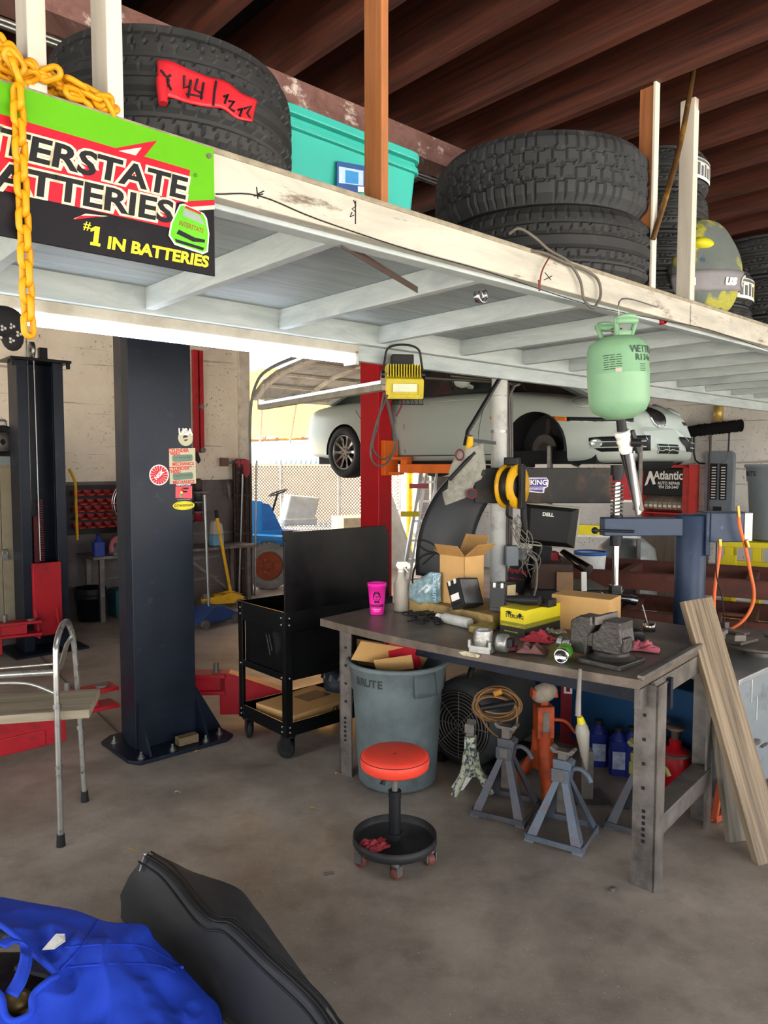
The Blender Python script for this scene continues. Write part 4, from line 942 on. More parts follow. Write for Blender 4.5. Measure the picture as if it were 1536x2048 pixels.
for s in (1, -1): pl_.bar((1.35, s*.77, .94), (2.15, s*.57, 1.37), .06, .05).bar((2.85, s*.78, .95), (2.8, s*.57, 1.37), .07, .03).bar((4.25, s*.75, .95), (3.35, s*.57, 1.37), .12, .05)
obj('pillar', pl_, SILV, car)
obj('mirror', B().ball((1.75, 1.0, 1.02), 1, 18, 12, .07, .1, .065).bar((1.75, .85, .97), (1.75, .98, 1.0), .05, .03), SILV, car)
obj('mirror_glass', B().ball((1.81, 1.0, 1.02), 1, 14, 8, .02, .085, .05), GLS, car)
obj('underbody', B().b2((.3, -.78, .17), (4.5, .78, .3)).b2((.55, -.58, .25), (1.3, .58, .8)).b2((3.45, -.58, .25), (4.2, .58, .8)).cyl((.2, -.3, .2), (.2, .3, .2), .1, 12), DARKV, car)
for x, r0 in ((.92, .352), (3.83, .352)):
    obj('wheel_well', B().lathe([(r0, .5), (r0, .9)], 32, TR(x, 0, .32) @ RX(-pi/2) @ SCL(1, 1, 1), a0=R(175), a1=R(365)), DARKV, car)
def onbody(p, n, off=.004):
    h = BV.ray_cast(Vector(p), Vector(n)); return (h[0] + h[1]*off, h[1]) if h[0] is not None else (Vector(p), -Vector(n))
def side(x, z, off=.003): return onbody((x, 1.5, z), (0, -1, 0), off)[0]
def seam(pts, r=.004): return B().tube([side(*q) for q in pts], r, 5)
SEAM = mat('panel_gap', '#3c4241', .7)
obj('door_gap', seam([(1.62, .3), (1.6, .5), (1.57, .7), (1.52, .85), (1.5, .92)]), SEAM, car); obj('door_gap', seam([(2.72, .3), (2.72, .6), (2.7, .9)]), SEAM, car)
obj('door_gap', seam([(3.4, .62), (3.5, .72), (3.62, .82), (3.66, .93)]), SEAM, car); obj('sill_trim', seam([(1.35, .27), (2, .265), (2.8, .265), (3.4, .27)], .006), SEAM, car)
obj('crease', seam([(1.35, .84), (2, .85), (2.8, .86), (3.4, .88), (4.2, .88)], .003), SILV, car)
obj('side_marker', B().ball(side(1.42, .64, 0), 1, 12, 8, .05, .012, .02), ORANGE, car)
for x in (2.45, 3.3): obj('door_handle', B().ball(side(x, .84, 0), 1, 12, 8, .09, .022, .016), SILV, car)
# rear wheel: alloy with ten spokes
def wheel(par, x, y, rt_=.325):
    Mw = TR(x, y, .32) @ RX(-pi/2)
    t = obj('tire', B().lathe([(.21, -.1), (.24, -.11), (.3, -.11), (rt_ - .005, -.09), (rt_, -.06), (rt_, .06), (rt_ - .005, .09), (.3, .11), (.24, .11), (.22, .1), (.215, .0), (.21, -.1)], 64, Mw), RUBBER, par)
    rm = obj('rim', B().lathe([(.218, .09), (.222, .1), (.21, .105), (.2, .09), (.19, .02), (.19, -.08)], 48, Mw).lathe([(0, -.02), (.19, -.03)], 32, Mw), STEEL, par)
    sb = B()
    for k in range(10):
        a = 2*pi*k/10
        sb.add([Mw @ RZ(a) @ Vector(q) for q in ((.05, -.022, .075), (.13, -.012, .08), (.205, -.02, .092), (.205, .02, .092), (.13, .012, .08), (.05, .022, .075), (.05, -.02, .03), (.2, -.012, .04), (.2, .012, .04), (.05, .02, .03))], [(0,1,4,5), (1,2,3,4), (0,6,7,2,1), (5,4,3,8,9)], 0)
    sb.cyl(Mw @ Vector((0, 0, .03)), Mw @ Vector((0, 0, .082)), .06, 24)
    obj('spokes', sb, CHROME, rm)
    lb2 = B()
    for k in range(5): a = 2*pi*k/5; lb2.cyl(Mw @ Vector((.045*cos(a), .045*sin(a), .08)), Mw @ Vector((.045*cos(a), .045*sin(a), .095)), .009, 8)
    obj('lug_nuts', lb2, STEEL, rm); return t
wheel(car, 3.83, .8); wheel(car, 3.83, -.8)
sus = B().cyl((.92, .55, .32), (.92, .72, .32), .07, 20).cyl((.92, .7, .32), (.92, .72, .32), .14, 28).tube([(.92, .5, .25), (.92, .66, .3)], .03, 8).tube([(1.0, .5, .75), (.95, .62, .4)], .035, 10).tube([(.6, .45, .22), (.9, .66, .25)], .025, 8).tube([(1.25, .45, .2), (.95, .66, .25)], .025, 8)
obj('front_hub', sus, mat('rusty_hub', '#4a4541', .6, .6, .3), car)
# nose details laid on the body surface
def nosept(y, z, off=.004): return onbody((-1, y, z), (1, 0, 0), off)
def patch(name, fn, nu, nv, m, off=.005, par=car):
    def f(i, j): y, z = fn(i, j); return nosept(y, z, off)[0]
    return obj(name, B().grid(nu, nv, f), m, par, solid=.004)
def pxbody(px, py, s=1):
    d = (CI.to_3x3() @ ray(px, py)).normalized(); h = BV.ray_cast(CI @ EYE, d)
    p, n = (h[0], h[1]) if h[0] is not None else (Vector((.5, .9, .5)), Vector((0, 1, 0)))
    if n.dot(d) > 0: n = -n
    return (p, n) if s > 0 else (Vector((p.x, -p.y, p.z)), Vector((n.x, -n.y, n.z)))
def oval(cy, cz, ry, rz):
    def f(i, j): a = 2*pi*i; return (cy + ry*j*cos(a), cz + rz*j*sin(a))
    return f
LENS = mat('headlamp_lens', '#a9b0ad', .06, .3, .2, 18, coat=1)
CHR = mat('car_chrome', '#d6d6d4', .12, 1, .05)
for s in (1, -1):
    for (qx, qy), ry in (((1166, 804), .1), ((1222, 812), .075)):
        p, n = pxbody(qx, qy, s); A = align(p, p + n, Z)
        o = obj('headlamp', B().ball((0, 0, 0), 1, 24, 12, ry*1.0, ry*1.0, .03, M=A), LENS, car)
        obj('lamp_ring', B().tube([A @ Vector((ry*1.02*cos(t*pi/16), ry*1.02*sin(t*pi/16), .006)) for t in range(32)], .006, 6, True), SILV, o)
    def ppatch(name, fn, nu, nv, m, off):
        def f(i, j): p, n = pxbody(*fn(i, j), s); return p + n*off
        return obj(name, B().grid(nu, nv, f), m, car, solid=.004)
    ppatch('indicator', lambda i, j: (1096 + 38*i, 832 + 8*j + 3*i), 8, 2, mat('amber_lens', '#d1691c', .25), .006)
    ppatch('bumper_strip', lambda i, j: (1134 + 132*i, 834 + 7*j + 3*i), 18, 2, BLACKP, .006)
    ppatch('strip_chrome', lambda i, j: (1134 + 132*i, 841 + 2*j + 3*i), 18, 1, CHR, .009)
    ppatch('lower_intake', lambda i, j: (1178 + 122*i, 876 + 6*j - 3*i + (24*j - 2)*min(1, i*5)**.5), 20, 3, BLACKP, .006)
    ppatch('fog_lamp', lambda i, j: (1192 + 13*j*cos(6.283*i), 886 + 9*j*sin(6.283*i)), 16, 3, LENS, .012)
    for dz in (0, 11): obj('intake_bar', B().tube([(lambda q: q[0] + q[1]*.014)(pxbody(1180 + 11*k, 884 + dz - .2*k, s)) for k in range(11)], .006, 6), SILV, car)
patch('grille', oval(0, .62, .13, .10), 28, 4, BLACKP, .006)
ring = [nosept(.135*cos(t*pi/18), .62 + .105*sin(t*pi/18), .008)[0] for t in range(36)]
obj('grille_surround', B().tube(ring, .009, 7, True), CHR, car)
for k in range(-5, 6):
    y = .022*k; hz = .1*math.sqrt(max(0, 1 - (y/.13)**2)); obj('grille_bar', B().tube([nosept(y, .62 + hz*q, .012)[0] for q in (-1, -.5, 0, .5, 1)], .0035, 5), CHR, car)
patch('lower_intake', lambda i, j: (-.2 + .4*i, .27 + .085*j), 14, 3, BLACKP, .006)
0 and patch('lower_intake', lambda i, j: (-.56 + 1.12*i, .27 + .085*j - .03*abs(2*i - 1)**4 * (j - .5)), 28, 3, BLACKP, .006)
for z in (.3, .33): obj('intake_bar', B().tube([nosept(-.22 + .044*k, z, .012)[0] for k in range(11)], .005, 6), SILV, car)
for y in (-.2, 0, .2): obj('intake_bar', B().tube([nosept(y, z, .01)[0] for z in (.275, .31, .35)], .004, 6), SILV, car)
obj('number_plate', B().box((0, 0, 0), (.3, .12, .006), align(nosept(0, .42)[0], nosept(0, .42)[0] + nosept(0, .42)[1], Z)), SILV, car) if 0 else None
# red lift that carries the car
rl = thing('lift_post', 'bright red lift post with orange arms beside the raised silver car', 'lift post', frame(W(5.6, 6.31), U, V))
REDL = mat('bright_red_lift_paint', '#b5121d', .35, 0, .1, 3)
obj('post', B().prism([(0, 0), (.2, 0), (.24, .05), (.24, .30), (.18, .32), (0, .32)], 3.3, TR(0, 0, .02)), REDL, rl, bev=.004)
obj('base_plate', B().b2((-.1, -.1, 0), (.36, .42, .02)), REDL, rl)
obj('carriage', B().b2((.03, -.07, 1.6), (.24, -.002, 2.0)), ORANGE, rl, bev=.005)
def oarm(p, q, lab):
    t = part_empty('lift_arm', rl, frame(p, q - p, Z.cross(q - p))); L = (q - p).length
    obj('tube', B().b2((0, -.05, -.05), (L, .05, .05)), ORANGE, t, bev=.005); obj('inner_tube', B().b2((L, -.04, -.04), (L + .15, .04, .04)), DARKSTEEL, t)
    obj('yoke', B().b2((-.14, -.06, -.07), (.0, .06, -.04)).b2((-.14, -.06, .1), (.1, .06, .13)).b2((.02, -.06, .05), (.1, .06, .13)), ORANGE, t, bev=.004)
    obj('pad', B().cyl((L + .08, 0, .04), (L + .08, 0, .13), .06, 18), RUBBER, t); return t
oarm(W(5.78, 6.12, 1.68), W(6.0, 5.3, 1.68), 'orange lift arm under the sill of the silver car next to red post')
oarm(W(7.6, 6.1, 1.66), W(6.3, 4.75, 1.66), 'orange lift arm under the front of the silver car')
# ---------------------------------------------------------------- outside the door
sun_y = mat('translucent_canopy', '#e8b04a', .7, trans=0)
k = N('canopy_fabric'); k.p.inputs['Base Color'].default_value = lin('#d99a3a'); tr = k.n('ShaderNodeBsdfTranslucent'); tr.inputs[0].default_value = lin('#e0a040')
ms = k.n('ShaderNodeMixShader'); ms.inputs[0].default_value = .6; k.l(k.p.outputs[0], ms.inputs[1]); k.l(tr.outputs[0], ms.inputs[2]); k.l(ms.outputs[0], k.t.nodes['Material Output'].inputs[0])
cp = thing('canopy', 'yellow fabric canopy on steel trusses in the sunny yard outside', 'canopy', TR(0, 16, 0))
A0, A1 = pd(400, 885, 19), pd(760, 872, 19); C0, C1 = pd(380, 740, 13.5), pd(820, 760, 13.5)
obj('fabric', B().grid(8, 6, lambda i, j: (A0.lerp(A1, i)).lerp(C0.lerp(C1, i), j) + Z*(.12*sin(pi*i*4)**2)), k.mat, cp, world=True)
rf = B()
for i in range(7): rf.tube([A0.lerp(A1, i/6) - Z*.08, C0.lerp(C1, i/6) - Z*.08], .03, 6)
obj('rafters', rf, DARKSTEEL, cp, world=True)
tr_ = B().tube([A0, A1], .035, 6).tube([A0 + Z*.36, A1 + Z*.36], .035, 6)
for i in range(14): tr_.tube([A0.lerp(A1, i/14), A0.lerp(A1, (i + .5)/14) + Z*.36, A0.lerp(A1, (i+1)/14)], .02, 5)
obj('truss', tr_, DARKSTEEL, cp, world=True)
for s, (a, c_) in enumerate(((A0, C0), (A1, C1))):
    obj('post', B().tube([a.lerp(c_, .05) - Z*.1, Vector((*a.lerp(c_, .05).xy, 0))], .06, 8), YEL, cp, world=True)
    obj('post', B().tube([c_ - Z*.1, Vector((*c_.xy, 0))], .06, 8), YEL, cp, world=True)
fn = thing('chain_link_fence', 'chain link fence across the yard behind the blue tractor', 'fence', TR(-2, 15, 0))
F0, F1 = pd(450, 1000, 15.0), pd(800, 1000, 14.4); zt2, zb2 = 1.72, .1
wr = B(); nW = 58; Lf = F1 - F0
for s in (1, -1):
    for i in range(-26, nW):
        p0 = i/nW; p1 = p0 + .42
        a0, a1 = max(p0, 0), min(p1, 1)
        if a1 - a0 < .02: continue
        def fp_(t): f = (t - p0)/(p1 - p0); z = zb2 + (zt2 - zb2)*(f if s > 0 else 1 - f); q = F0 + Lf*t; return Vector((q.x, q.y, z))
        wr.tube([fp_(a0), fp_(a1)], .011, 3, caps=False)
obj('mesh', wr, mat('weathered_wire', '#5b574a', .6, .2), fn, world=True)
pw = B()
for t in (0, .33, .66, 1): q = F0 + Lf*t; pw.tube([(q.x, q.y, 0), (q.x, q.y, zt2 + .1)], .035, 8)
pw.tube([(F0.x, F0.y, zt2), (F1.x, F1.y, zt2)], .025, 6); obj('post', pw, STEEL, fn, world=True)
cn = thing('shipping_container', 'pale blue corrugated container beyond the yard fence', 'container', TR(-1.6, 21, 0))
cb = B(); q0 = pd(535, 950, 21); q1 = pd(800, 950, 20)
Lc = (q1 - q0); Lc.z = 0
for i in range(26):
    a = q0 + Lc*(i/26); c_ = q0 + Lc*((i + .55)/26); cb.bar(Vector((*((a + c_)/2).xy, 0)), Vector((*((a + c_)/2).xy, 2.15)), .05 + .0*i, (c_ - a).length, Vector((-Lc.y, Lc.x, 0)))
cb.bar(Vector((*(q0).xy, 1.07)) + Vector((0, .2, 0)), Vector((*(q1).xy, 1.07)) + Vector((0, .2, 0)), .2, 2.1)
obj('wall_panel', cb, mat('container_blue', '#8ea3b5', .6), cn, world=True)
# blue yard tractor
YB_ = mat('tractor_blue', '#2f86c8', .45, 0, .1, 4); tp0 = pd(530, 1160, 10.45); tp0.z = 0
tx, ty = tp0.x, tp0.y; tM = frame((tx, ty, -.02), (.93, .36, 0), Z.cross(Vector((.93, .36, 0))))
tr2 = thing('yard_tractor', 'blue yard tractor with rusty hub wheel parked outside the open door', 'tractor', tM)
MUD = mat('dusty_tire', '#8b8883', .85, 0, .2, 8)
tmsh = tire_mesh(.34, .2, .2, lambda s, t: (1 if fr(t*30/(2*pi) + abs(s)*.35) < .35 and abs(s) > .2 else 0)*1.6, 150)
tw = B(); tw.add(tmsh.v, tmsh.f, 0, False, TR(0, -.1, .34) @ RX(pi/2))
wo = obj('tire', tw, MUD, tr2)
obj('hub', B().lathe([(0, .0), (.06, .0), (.07, -.03), (.13, -.03), (.15, .0), (.19, .01), (.2, .04), (.2, -.05)], 32, TR(0, -.2, .34) @ RX(pi/2)), mat('rusty_hub_red', '#a5563a', .75, 0, .2, 14), wo)
lg = B()
for k2 in range(6): a = 2*pi*k2/6; lg.ball((.095*cos(a), -.235, .34 + .095*sin(a)), .014, 8, 6)
obj('lug_nuts', lg, mat('rusty_nut', '#c07a58', .7), wo)
obj('fender', B().prism([(-.45, .62), (-.3, .78), (.5, .72), (.9, .55), (.9, .5), (.5, .66), (-.28, .72), (-.4, .58)], .32, TR(0, .05, 0) @ RX(pi/2)), YB_, tr2, bev=.006)
obj('hood', B().prism([(-.35, .78), (-.3, 1.25), (.02, 1.22), (.22, .8), (.9, .72), (.9, .45), (-.3, .5)], .5, TR(0, .75, 0) @ RX(pi/2)), YB_, tr2, bev=.01)
obj('side_panel', B().prism([(.0, .8), (.0, 1.2), (.12, 1.17), (.3, .8)], .02, TR(0, .2, 0) @ RX(pi/2)), mat('tractor_dark_blue', '#2767a8', .4), tr2)
obj('chassis', B().b2((-.6, .1, .28), (1.6, .7, .5)), DARKSTEEL, tr2)
obj('seat', B().b2((.35, .25, .85), (.85, .65, .95)).prism([(.35, .85), (.8, .85), (.9, 1.25), (.45, 1.3)], .4, TR(0, .68, 0) @ RX(pi/2)), WHITEP, tr2, bev=.02)
obj('steering_wheel', B().tube([(.3 + .14*cos(t*pi/10), .45 + .14*sin(t*pi/10), 1.33 + .05*cos(t*pi/10)) for t in range(20)], .012, 6, True).cyl((.2, .45, 1.0), (.3, .45, 1.33), .018, 8), BLACKP, tr2)
wt_ = pd(620, 1000, 17.5)
single('glare_truck', B().b2((-3.2, 0, .35), (2.6, 1.8, 1.74)).b2((2.65, .1, .35), (3.6, 1.7, 1.5)).cyl((-2.2, -.02, .38), (-2.2, .3, .38), .38, 20).cyl((1.8, -.02, .38), (1.8, .3, .38), .38, 20), mat('glare_white', '#e6e4de', .5), 'low white truck body parked behind the chain link fence', 'truck', TR(wt_.x, wt_.y, 0) @ RZ(-.05), bev=.03)  # white block added to stand in for the blown-out brightness beyond the fence
cbx = Vector((tx + 1.3, ty + 1.4, 0))
single('carton', B().box((0, 0, .45), (.75, .6, .9)), mat('bleached_cardboard', '#d8c6a4', .8), 'bleached carton standing in the yard behind the blue tractor', 'carton', TR(*cbx) @ RZ(.4), bev=.01)
single('panel_sheet', B().b2((-.25, -.01, 0), (.25, .01, 1.5)), WHITEP, 'tall white sheet panel leaning by the yard fence', 'panel', TR(cbx.x + .7, cbx.y + .5, 0) @ RZ(.3) @ RY(-.35))
# ---------------------------------------------------------------- things on the bench
TZ = BT
def on(px, py, z=TZ): return pz(px, py, z)
def bM(px, py, z=TZ, rz=0): return TR(*on(px, py, z)) @ BM.to_3x3().to_4x4() @ RZ(rz)
def rag(label, p, sx, sy, h, m, seed, rz=0, cat='rag', group=None):
    def f(i, j):
        x = (i - .5)*2; y = (j - .5)*2; r = math.hypot(x, y); n_ = noise.noise(Vector((x*1.7 + seed, y*1.7, seed*3.1))); n2 = noise.noise(Vector((x*4 + seed, y*4 - seed, 2)))
        e = max(0, 1 - (max(abs(x), abs(y))) ** 3)
        rr = 1 + .3*noise.noise(Vector((math.atan2(y, x)*1.2, seed, 4)))
        return Vector((x*sx*rr*(.75 + .25*n2), y*sy*rr, .004 + h*max(0, e*(.45 + .7*n_ + .35*n2) + .05)))
    return single('shop_rag', B().grid(40, 40, f), m, label, cat, TR(*p) @ RZ(rz), group, solid=.003)
PINK = mat('pink_cup_plastic', '#f02aa6', .35, 0, .04)
cup = thing('cup', 'bright pink plastic cup with a printed face and lettering on the workbench', 'cup', TR(*on(754, 1229)))
hC = .178
obj('body', B().lathe([(0, .002), (.036, .002), (.0375, .006), (.0425, .07), (.05, hC - .02), (.0525, hC - .02), (.0525, hC - .004), (.0545, hC), (.051, hC), (.048, hC - .03), (.036, .012), (0, .012)], 48), PINK, cup)
def cupM(z, a=-pi/2 - .02): r = .0385 + (.05 - .0385)*(z/.16) + .0008; return Matrix(((-sin(a), 0, cos(a), r*cos(a)), (cos(a), 0, sin(a), r*sin(a)), (0, 1, 0, z), (0, 0, 0, 1)))
def cupwrap(b, z0):
    # bend flat prints onto the cup wall
    q = B(); a0 = -pi/2 - .02
    vs = [(lambda r, a, z: (r*cos(a), r*sin(a), z))(.0385 + .0115*((z0 + p.y)/.16) + .0008 + p.z, a0 + p.x/.045, z0 + p.y) for p in b.v]
    q.add(vs, b.f, 0); return q
I4 = Matrix.Identity(4)
fc = B().prism([(x, y*1.25) for x, y in circ(.021, 26)], .0004, holes=[[(x, y*1.2 - .004) for x, y in circ(.0165, 22)]])
fc.prism([(-.02, .012), (-.012, .03), (.008, .031), (.019, .014), (.01, .017), (-.01, .02)], .0005).prism([(-.011, .004), (-.003, .006), (-.004, .002), (-.011, 0)], .0005).prism([(.003, .006), (.012, .004), (.011, 0), (.004, .002)], .0005).prism([(-.009, -.012), (0, -.015), (.009, -.012), (.006, -.018), (-.006, -.018)], .0005).prism([(-.002, .003), (.002, .003), (.004, -.006), (-.003, -.006)], .0005).prism([(-.012, -.024), (.012, -.024), (.015, -.034), (-.015, -.034)], .0005).prism([(-.0165, .002), (-.02, .008), (-.02, -.008), (-.014, -.016)], .0005)
obj('face_print', cupwrap(fc, .107), BLACKI, cup)
obj('lettering', cupwrap(B().text('FLANIGANS', .022, I4, off=.0008, sx=.78), .056), BLACKI, cup)
obj('small_print', cupwrap(B().text('SEAFOOD BAR', .008, I4), .036), WHITE, cup); obj('small_print', cupwrap(B().text('AND GRILL', .008, I4), .026), WHITE, cup)
CLR = mat('milky_plastic', '#c9c2b2', .35, 0, .06, trans=.25)
sb_ = thing('spray_bottle', 'milky spray bottle with a white trigger head on the workbench', 'spray bottle', TR(*on(802, 1222)) @ RZ(-.2))
obj('body', B().lathe([(0, .002), (.04, .002), (.043, .008), (.043, .15), (.04, .165), (.024, .195), (.02, .21), (.02, .225), (0, .225)], 32), CLR, sb_)
obj('trigger_head', B().cyl((0, 0, .22), (0, 0, .24), .019, 16).prism([(-.03, .262), (-.02, .285), (.03, .288), (.055, .275), (.055, .262), (.02, .255), (.012, .24), (-.012, .24)], .024, TR(0, .012, 0) @ RX(pi/2)).prism([(.02, .258), (.045, .225), (.04, .222), (.014, .25)], .012, TR(0, .006, 0) @ RX(pi/2)), WHITEP, sb_, bev=.002)
SLABM = mat('greasy_foam_slab', '#a58b57', .8, 0, .15, 9, .3, 50, '#5c4b32', .6, 5)
q0 = on(816, 1222); q1 = on(985, 1258); dq = q1 - q0
single('foam_slab', B().b2((0, 0, 0), (dq.length, .26, .07)), SLABM, 'long greasy tan foam slab lying under the open carton', 'slab', frame(q0, dq, Z.cross(dq)), bev=.008)
oc = thing('carton', 'open tall cardboard carton with spread flaps on the foam slab', 'carton', frame(on(879, 1204, TZ + .071), dq, Z.cross(dq)))
w0, d0, h0 = .185, .16, .27
ob = B().b2((0, 0, 0), (w0, .004, h0)).b2((0, d0 - .004, 0), (w0, d0, h0)).b2((0, 0, 0), (.004, d0, h0)).b2((w0 - .004, 0, 0), (w0, d0, h0)).b2((0, 0, 0), (w0, d0, .004))
obj('body', ob, CARD, oc)
for nm, a, c_, e in (('flap', (0, 0, h0), (w0, 0, h0), (-.0, -.05, .06)), ('flap', (w0, 0, h0), (w0, d0, h0), (.09, 0, .07)), ('flap', (0, d0, h0), (w0, d0, h0), (0, .05, .1)), ('flap', (0, 0, h0), (0, d0, h0), (-.05, 0, .02))):
    a = Vector(a); c_ = Vector(c_); e = Vector(e); s_ = (c_ - a)*.04; obj(nm, B().add([a, c_, c_ + e - s_, a + e + s_], [(0, 1, 2, 3)]), mat('carton_inside', '#a9804c', .85), oc, solid=.004)
BAT = mat('battery_black', '#1c1d20', .4, 0, .2, 8)
for i, (px, py, rz, ry, lb_) in enumerate(((905, 1220, -.15, -.42, 'black battery pack tilted against the open carton'), (978, 1222, .2, .0, 'black battery pack with beige side next to the tilted one'))):
    t = thing('battery_pack', lb_, 'battery', TR(*on(px, py, TZ + .072)) @ RZ(-.7 + rz) @ RY(ry) @ RX(-.1))
    obj('case', B().b2((0, 0, 0), (.09, .15, .15)).b2((.005, -.004, .02), (.085, 0, .13)), BAT, t, bev=.004)
    obj('cover', B().b2((.09, .01, .01), (.093, .14, .14)), mat('battery_beige', '#c9b48a', .6) if i else STEEL, t)
    tb2 = B()
    for x in (.018, .06): tb2.b2((x, -.006, .125), (x + .014, .002, .15))
    obj('terminal', tb2, WHITEP, t)
    if not i: obj('label', B().b2((.015, -.006, .04), (.075, -.004, .075)), WHITE, t)
bl_ = thing('blister_bag', 'crinkled clear blister bag of parts beside the open carton', 'bag', frame(on(818, 1200, TZ + .071), (.8, -.45, 0), Z))
def blis(i, j): x = i*.2; return (x, .01 + .16*j*(.45 + .55*min(1, i*1.5)) - .03*sin(pi*i)*(1-j), .03*sin(pi*i)*sin(pi*j) + .006*noise.noise(Vector((i*9, j*9, 1))))
obj('bag', B().grid(20, 14, blis), mat('blister_plastic', '#7f9aa0', .12, 0, .5, 26, spec=.8), bl_, solid=.002)
obj('lettering', B().text('DURABILITY', .028, TR(.172, .09, .03) @ RZ(-pi/2), off=.0006), mat('pale_blue_ink', '#a8cbe0'), bl_)
def tb3(pts, z): return bez([on(a, b, z_) for a, b, z_ in pts], 6) if z is None else bez([on(a, b, z) for a, b in pts], 6)
def atd(pts, d, n=6): return bez([pd(a, b, d) for a, b in pts], n)
single('cable_coil', B().tube(atd([(880, 1108), (850, 1100), (836, 1085), (842, 1080), (862, 1086), (880, 1102), (845, 1112), (828, 1140), (826, 1172), (838, 1186), (852, 1190)], 4.55), .006, 7).tube(atd([(870, 1107), (850, 1125), (845, 1128)], 4.55), .005, 7), RUBBER, 'black cable curling up out of the blister bag', 'cable', world=True)
cn_ = thing('aerosol_can', 'white dusty spray can lying in front of the foam slab', 'can', align(on(883, 1234, TZ + .028), on(940, 1247, TZ + .028)))
obj('body', B().lathe([(0, 0), (.015, 0), (.018, .012), (.028, .03), (.028, .205), (.026, .21), (0, .2)], 28), mat('dusty_white_can', '#c3c2ba', .5, dirt='#8c8b80', da=.6), cn_)
obj('cap', B().cyl((0, 0, -.03), (0, 0, .004), .017, 18), WHITEP, cn_)
rnd = random.Random(5); cp_ = B()
for k in range(12):
    c0 = on(820 + rnd.random()*65, 1228 + rnd.random()*20, TZ + .008); a0 = rnd.random()*6.28; r0 = .02 + rnd.random()*.03
    cp_.tube([c0 + Vector((r0*cos(a0 + t*.5), r0*.7*sin(a0 + t*.5), .006 + .012*abs(sin(t*.4 + k)))) for t in range(13)], .004, 6)
for k in range(4): c0 = on(830 + k*15, 1236 + (k % 2)*8, TZ + .012); cp_.lathe([(.006, -.01), (.016, -.01), (.018, 0), (.016, .01), (.006, .01)], 14, TR(*c0) @ RX(.9 + k))
single('wire_tangle', cp_, mat('oily_black_wire', '#232122', .4), 'tangle of oily black wires and clamps next to the spray bottle', 'wires', world=True)
rag('small crumpled grey rag under the lying spray can', on(905, 1243), .05, .03, .02, mat('grey_rag', '#6d6b66', .9), 9.2)
single('foam_block', B().b2((-.045, -.075, 0), (.045, .075, .035)), mat('yellowed_foam', '#a08a4c', .9, 0, .3, 20, .5, 60, '#5d5236', .6, 9), 'yellowed crusty foam block behind the throttle body', 'block', bM(966, 1262, TZ, .1), bev=.01)
th = thing('throttle_body', 'aluminium throttle body with a round motor cover standing at the bench edge', 'throttle body', TR(*on(966, 1303)) @ RZ(-.5))
CAST = mat('cast_aluminium', '#9a9a95', .4, .75, .2, 25, .2, 90)
obj('housing', B().b2((-.05, -.05, .0), (.05, .05, .035)).lathe([(.036, .03), (.045, .03), (.047, .06), (.043, .085), (.044, .1), (.036, .1), (.034, .05)], 32).b2((-.055, -.05, .02), (-.04, -.035, .06)).b2((.04, -.05, .02), (.055, -.035, .06)), CAST, th, bev=.004)
obj('motor_cover', B().lathe([(0, 0), (.036, 0), (.04, .008), (.04, .045), (.036, .05), (0, .052)], 28, TR(.06, .02, .045) @ RY(pi/2)), CAST, th)
obj('connector', B().b2((.1, .0, .03), (.135, .04, .07)), BLACKP, th, bev=.004)
YBX = mat('carton_yellow', '#d8c822', .45, var=.05); DBX = mat('carton_black', '#2a2a22', .45)
p0 = on(1000, 1267); p1 = on(1050, 1277); p2 = on(1084, 1248); ex = p1 - p0; ey = p2 - p1
yM = frame(p0, ex, Z.cross(ex)); LX = ex.length; LY = ey.length*.95; LH = .135
yb = thing('parts_box', 'yellow and black auto parts box with a bird emblem on the workbench', 'box', yM)
obj('carton', B().b2((0, 0, .0), (LX, LY, LH)), YBX, yb, bev=.002)
gz = B().b2((-.0006, -.0006, .0), (LX + .0006, LY, .045)); obj('dark_band', gz, DBX, yb)
obj('fade_band', B().b2((-.0004, -.0004, .045), (LX + .0004, LY, .068)), mat('carton_olive', '#85801f', .45), yb)
FM = frame((0, -.0012, 0), (1, 0, 0), Z)
obj('emblem', B().poly([(.03, .115), (.05, .122), (.075, .118), (.06, .112), (.09, .1), (.05, .108), (.04, .112)], FM).poly(at2((LX - .03, .108), circ(.01, 16)), FM), BLACKI, yb)
obj('lettering', B().text('STERLING', .024, FM @ TR(LX*.58, .098, 0), off=.0006), BLACKI, yb)
obj('small_print', B().text('ALTERNATOR PARTS', .012, FM @ TR(LX*.45, .05, 0)).text('REMANUFACTURED', .009, FM @ TR(LX*.45, .02, 0)), STK_Y, yb)
cr_ = thing('cordless_drill', 'black and yellow handheld drill lying on top of the parts box', 'drill', yM @ TR(.0, .06, LH))
obj('body', B().tube([(.0, .0, .03), (.1, .02, .035), (.17, .03, .04)], [.018, .026, .022], 12), BLACKP, cr_); obj('handle', B().tube([(.1, .02, .03), (.13, .08, .02)], .017, 10), YEL, cr_); obj('battery', B().b2((.09, .08, .0), (.19, .15, .04)), BLACKP, cr_, bev=.005)
single('plastic_tray', B().b2((-.09, -.05, 0), (.09, .05, .055)), BLACKP, 'black plastic tray heaped behind the yellow parts box', 'tray', bM(1035, 1235), bev=.006)
single('green_pack', B().b2((-.05, -.02, 0), (.05, .02, .12)), mat('lime_pack', '#7fb23c', .5), 'small lime green pack standing behind the parts box', 'pack', bM(1052, 1240, TZ, .2), bev=.004)
single('carton', B().b2((0, 0, 0), ((on(1222, 1273) - on(1102, 1258)).length, .17, .175)), CARD, 'closed tan cardboard carton in the middle of the workbench', 'carton', frame(on(1102, 1255), on(1222, 1271) - on(1102, 1255), Z.cross(on(1222, 1271) - on(1102, 1255))), bev=.004)
rag('bright red crumpled shop rag in front of the yellow parts box', on(1078, 1282), .085, .06, .055, mat('red_rag', '#b8404a', .9, var=.12), 2.1, -.5, group=None)
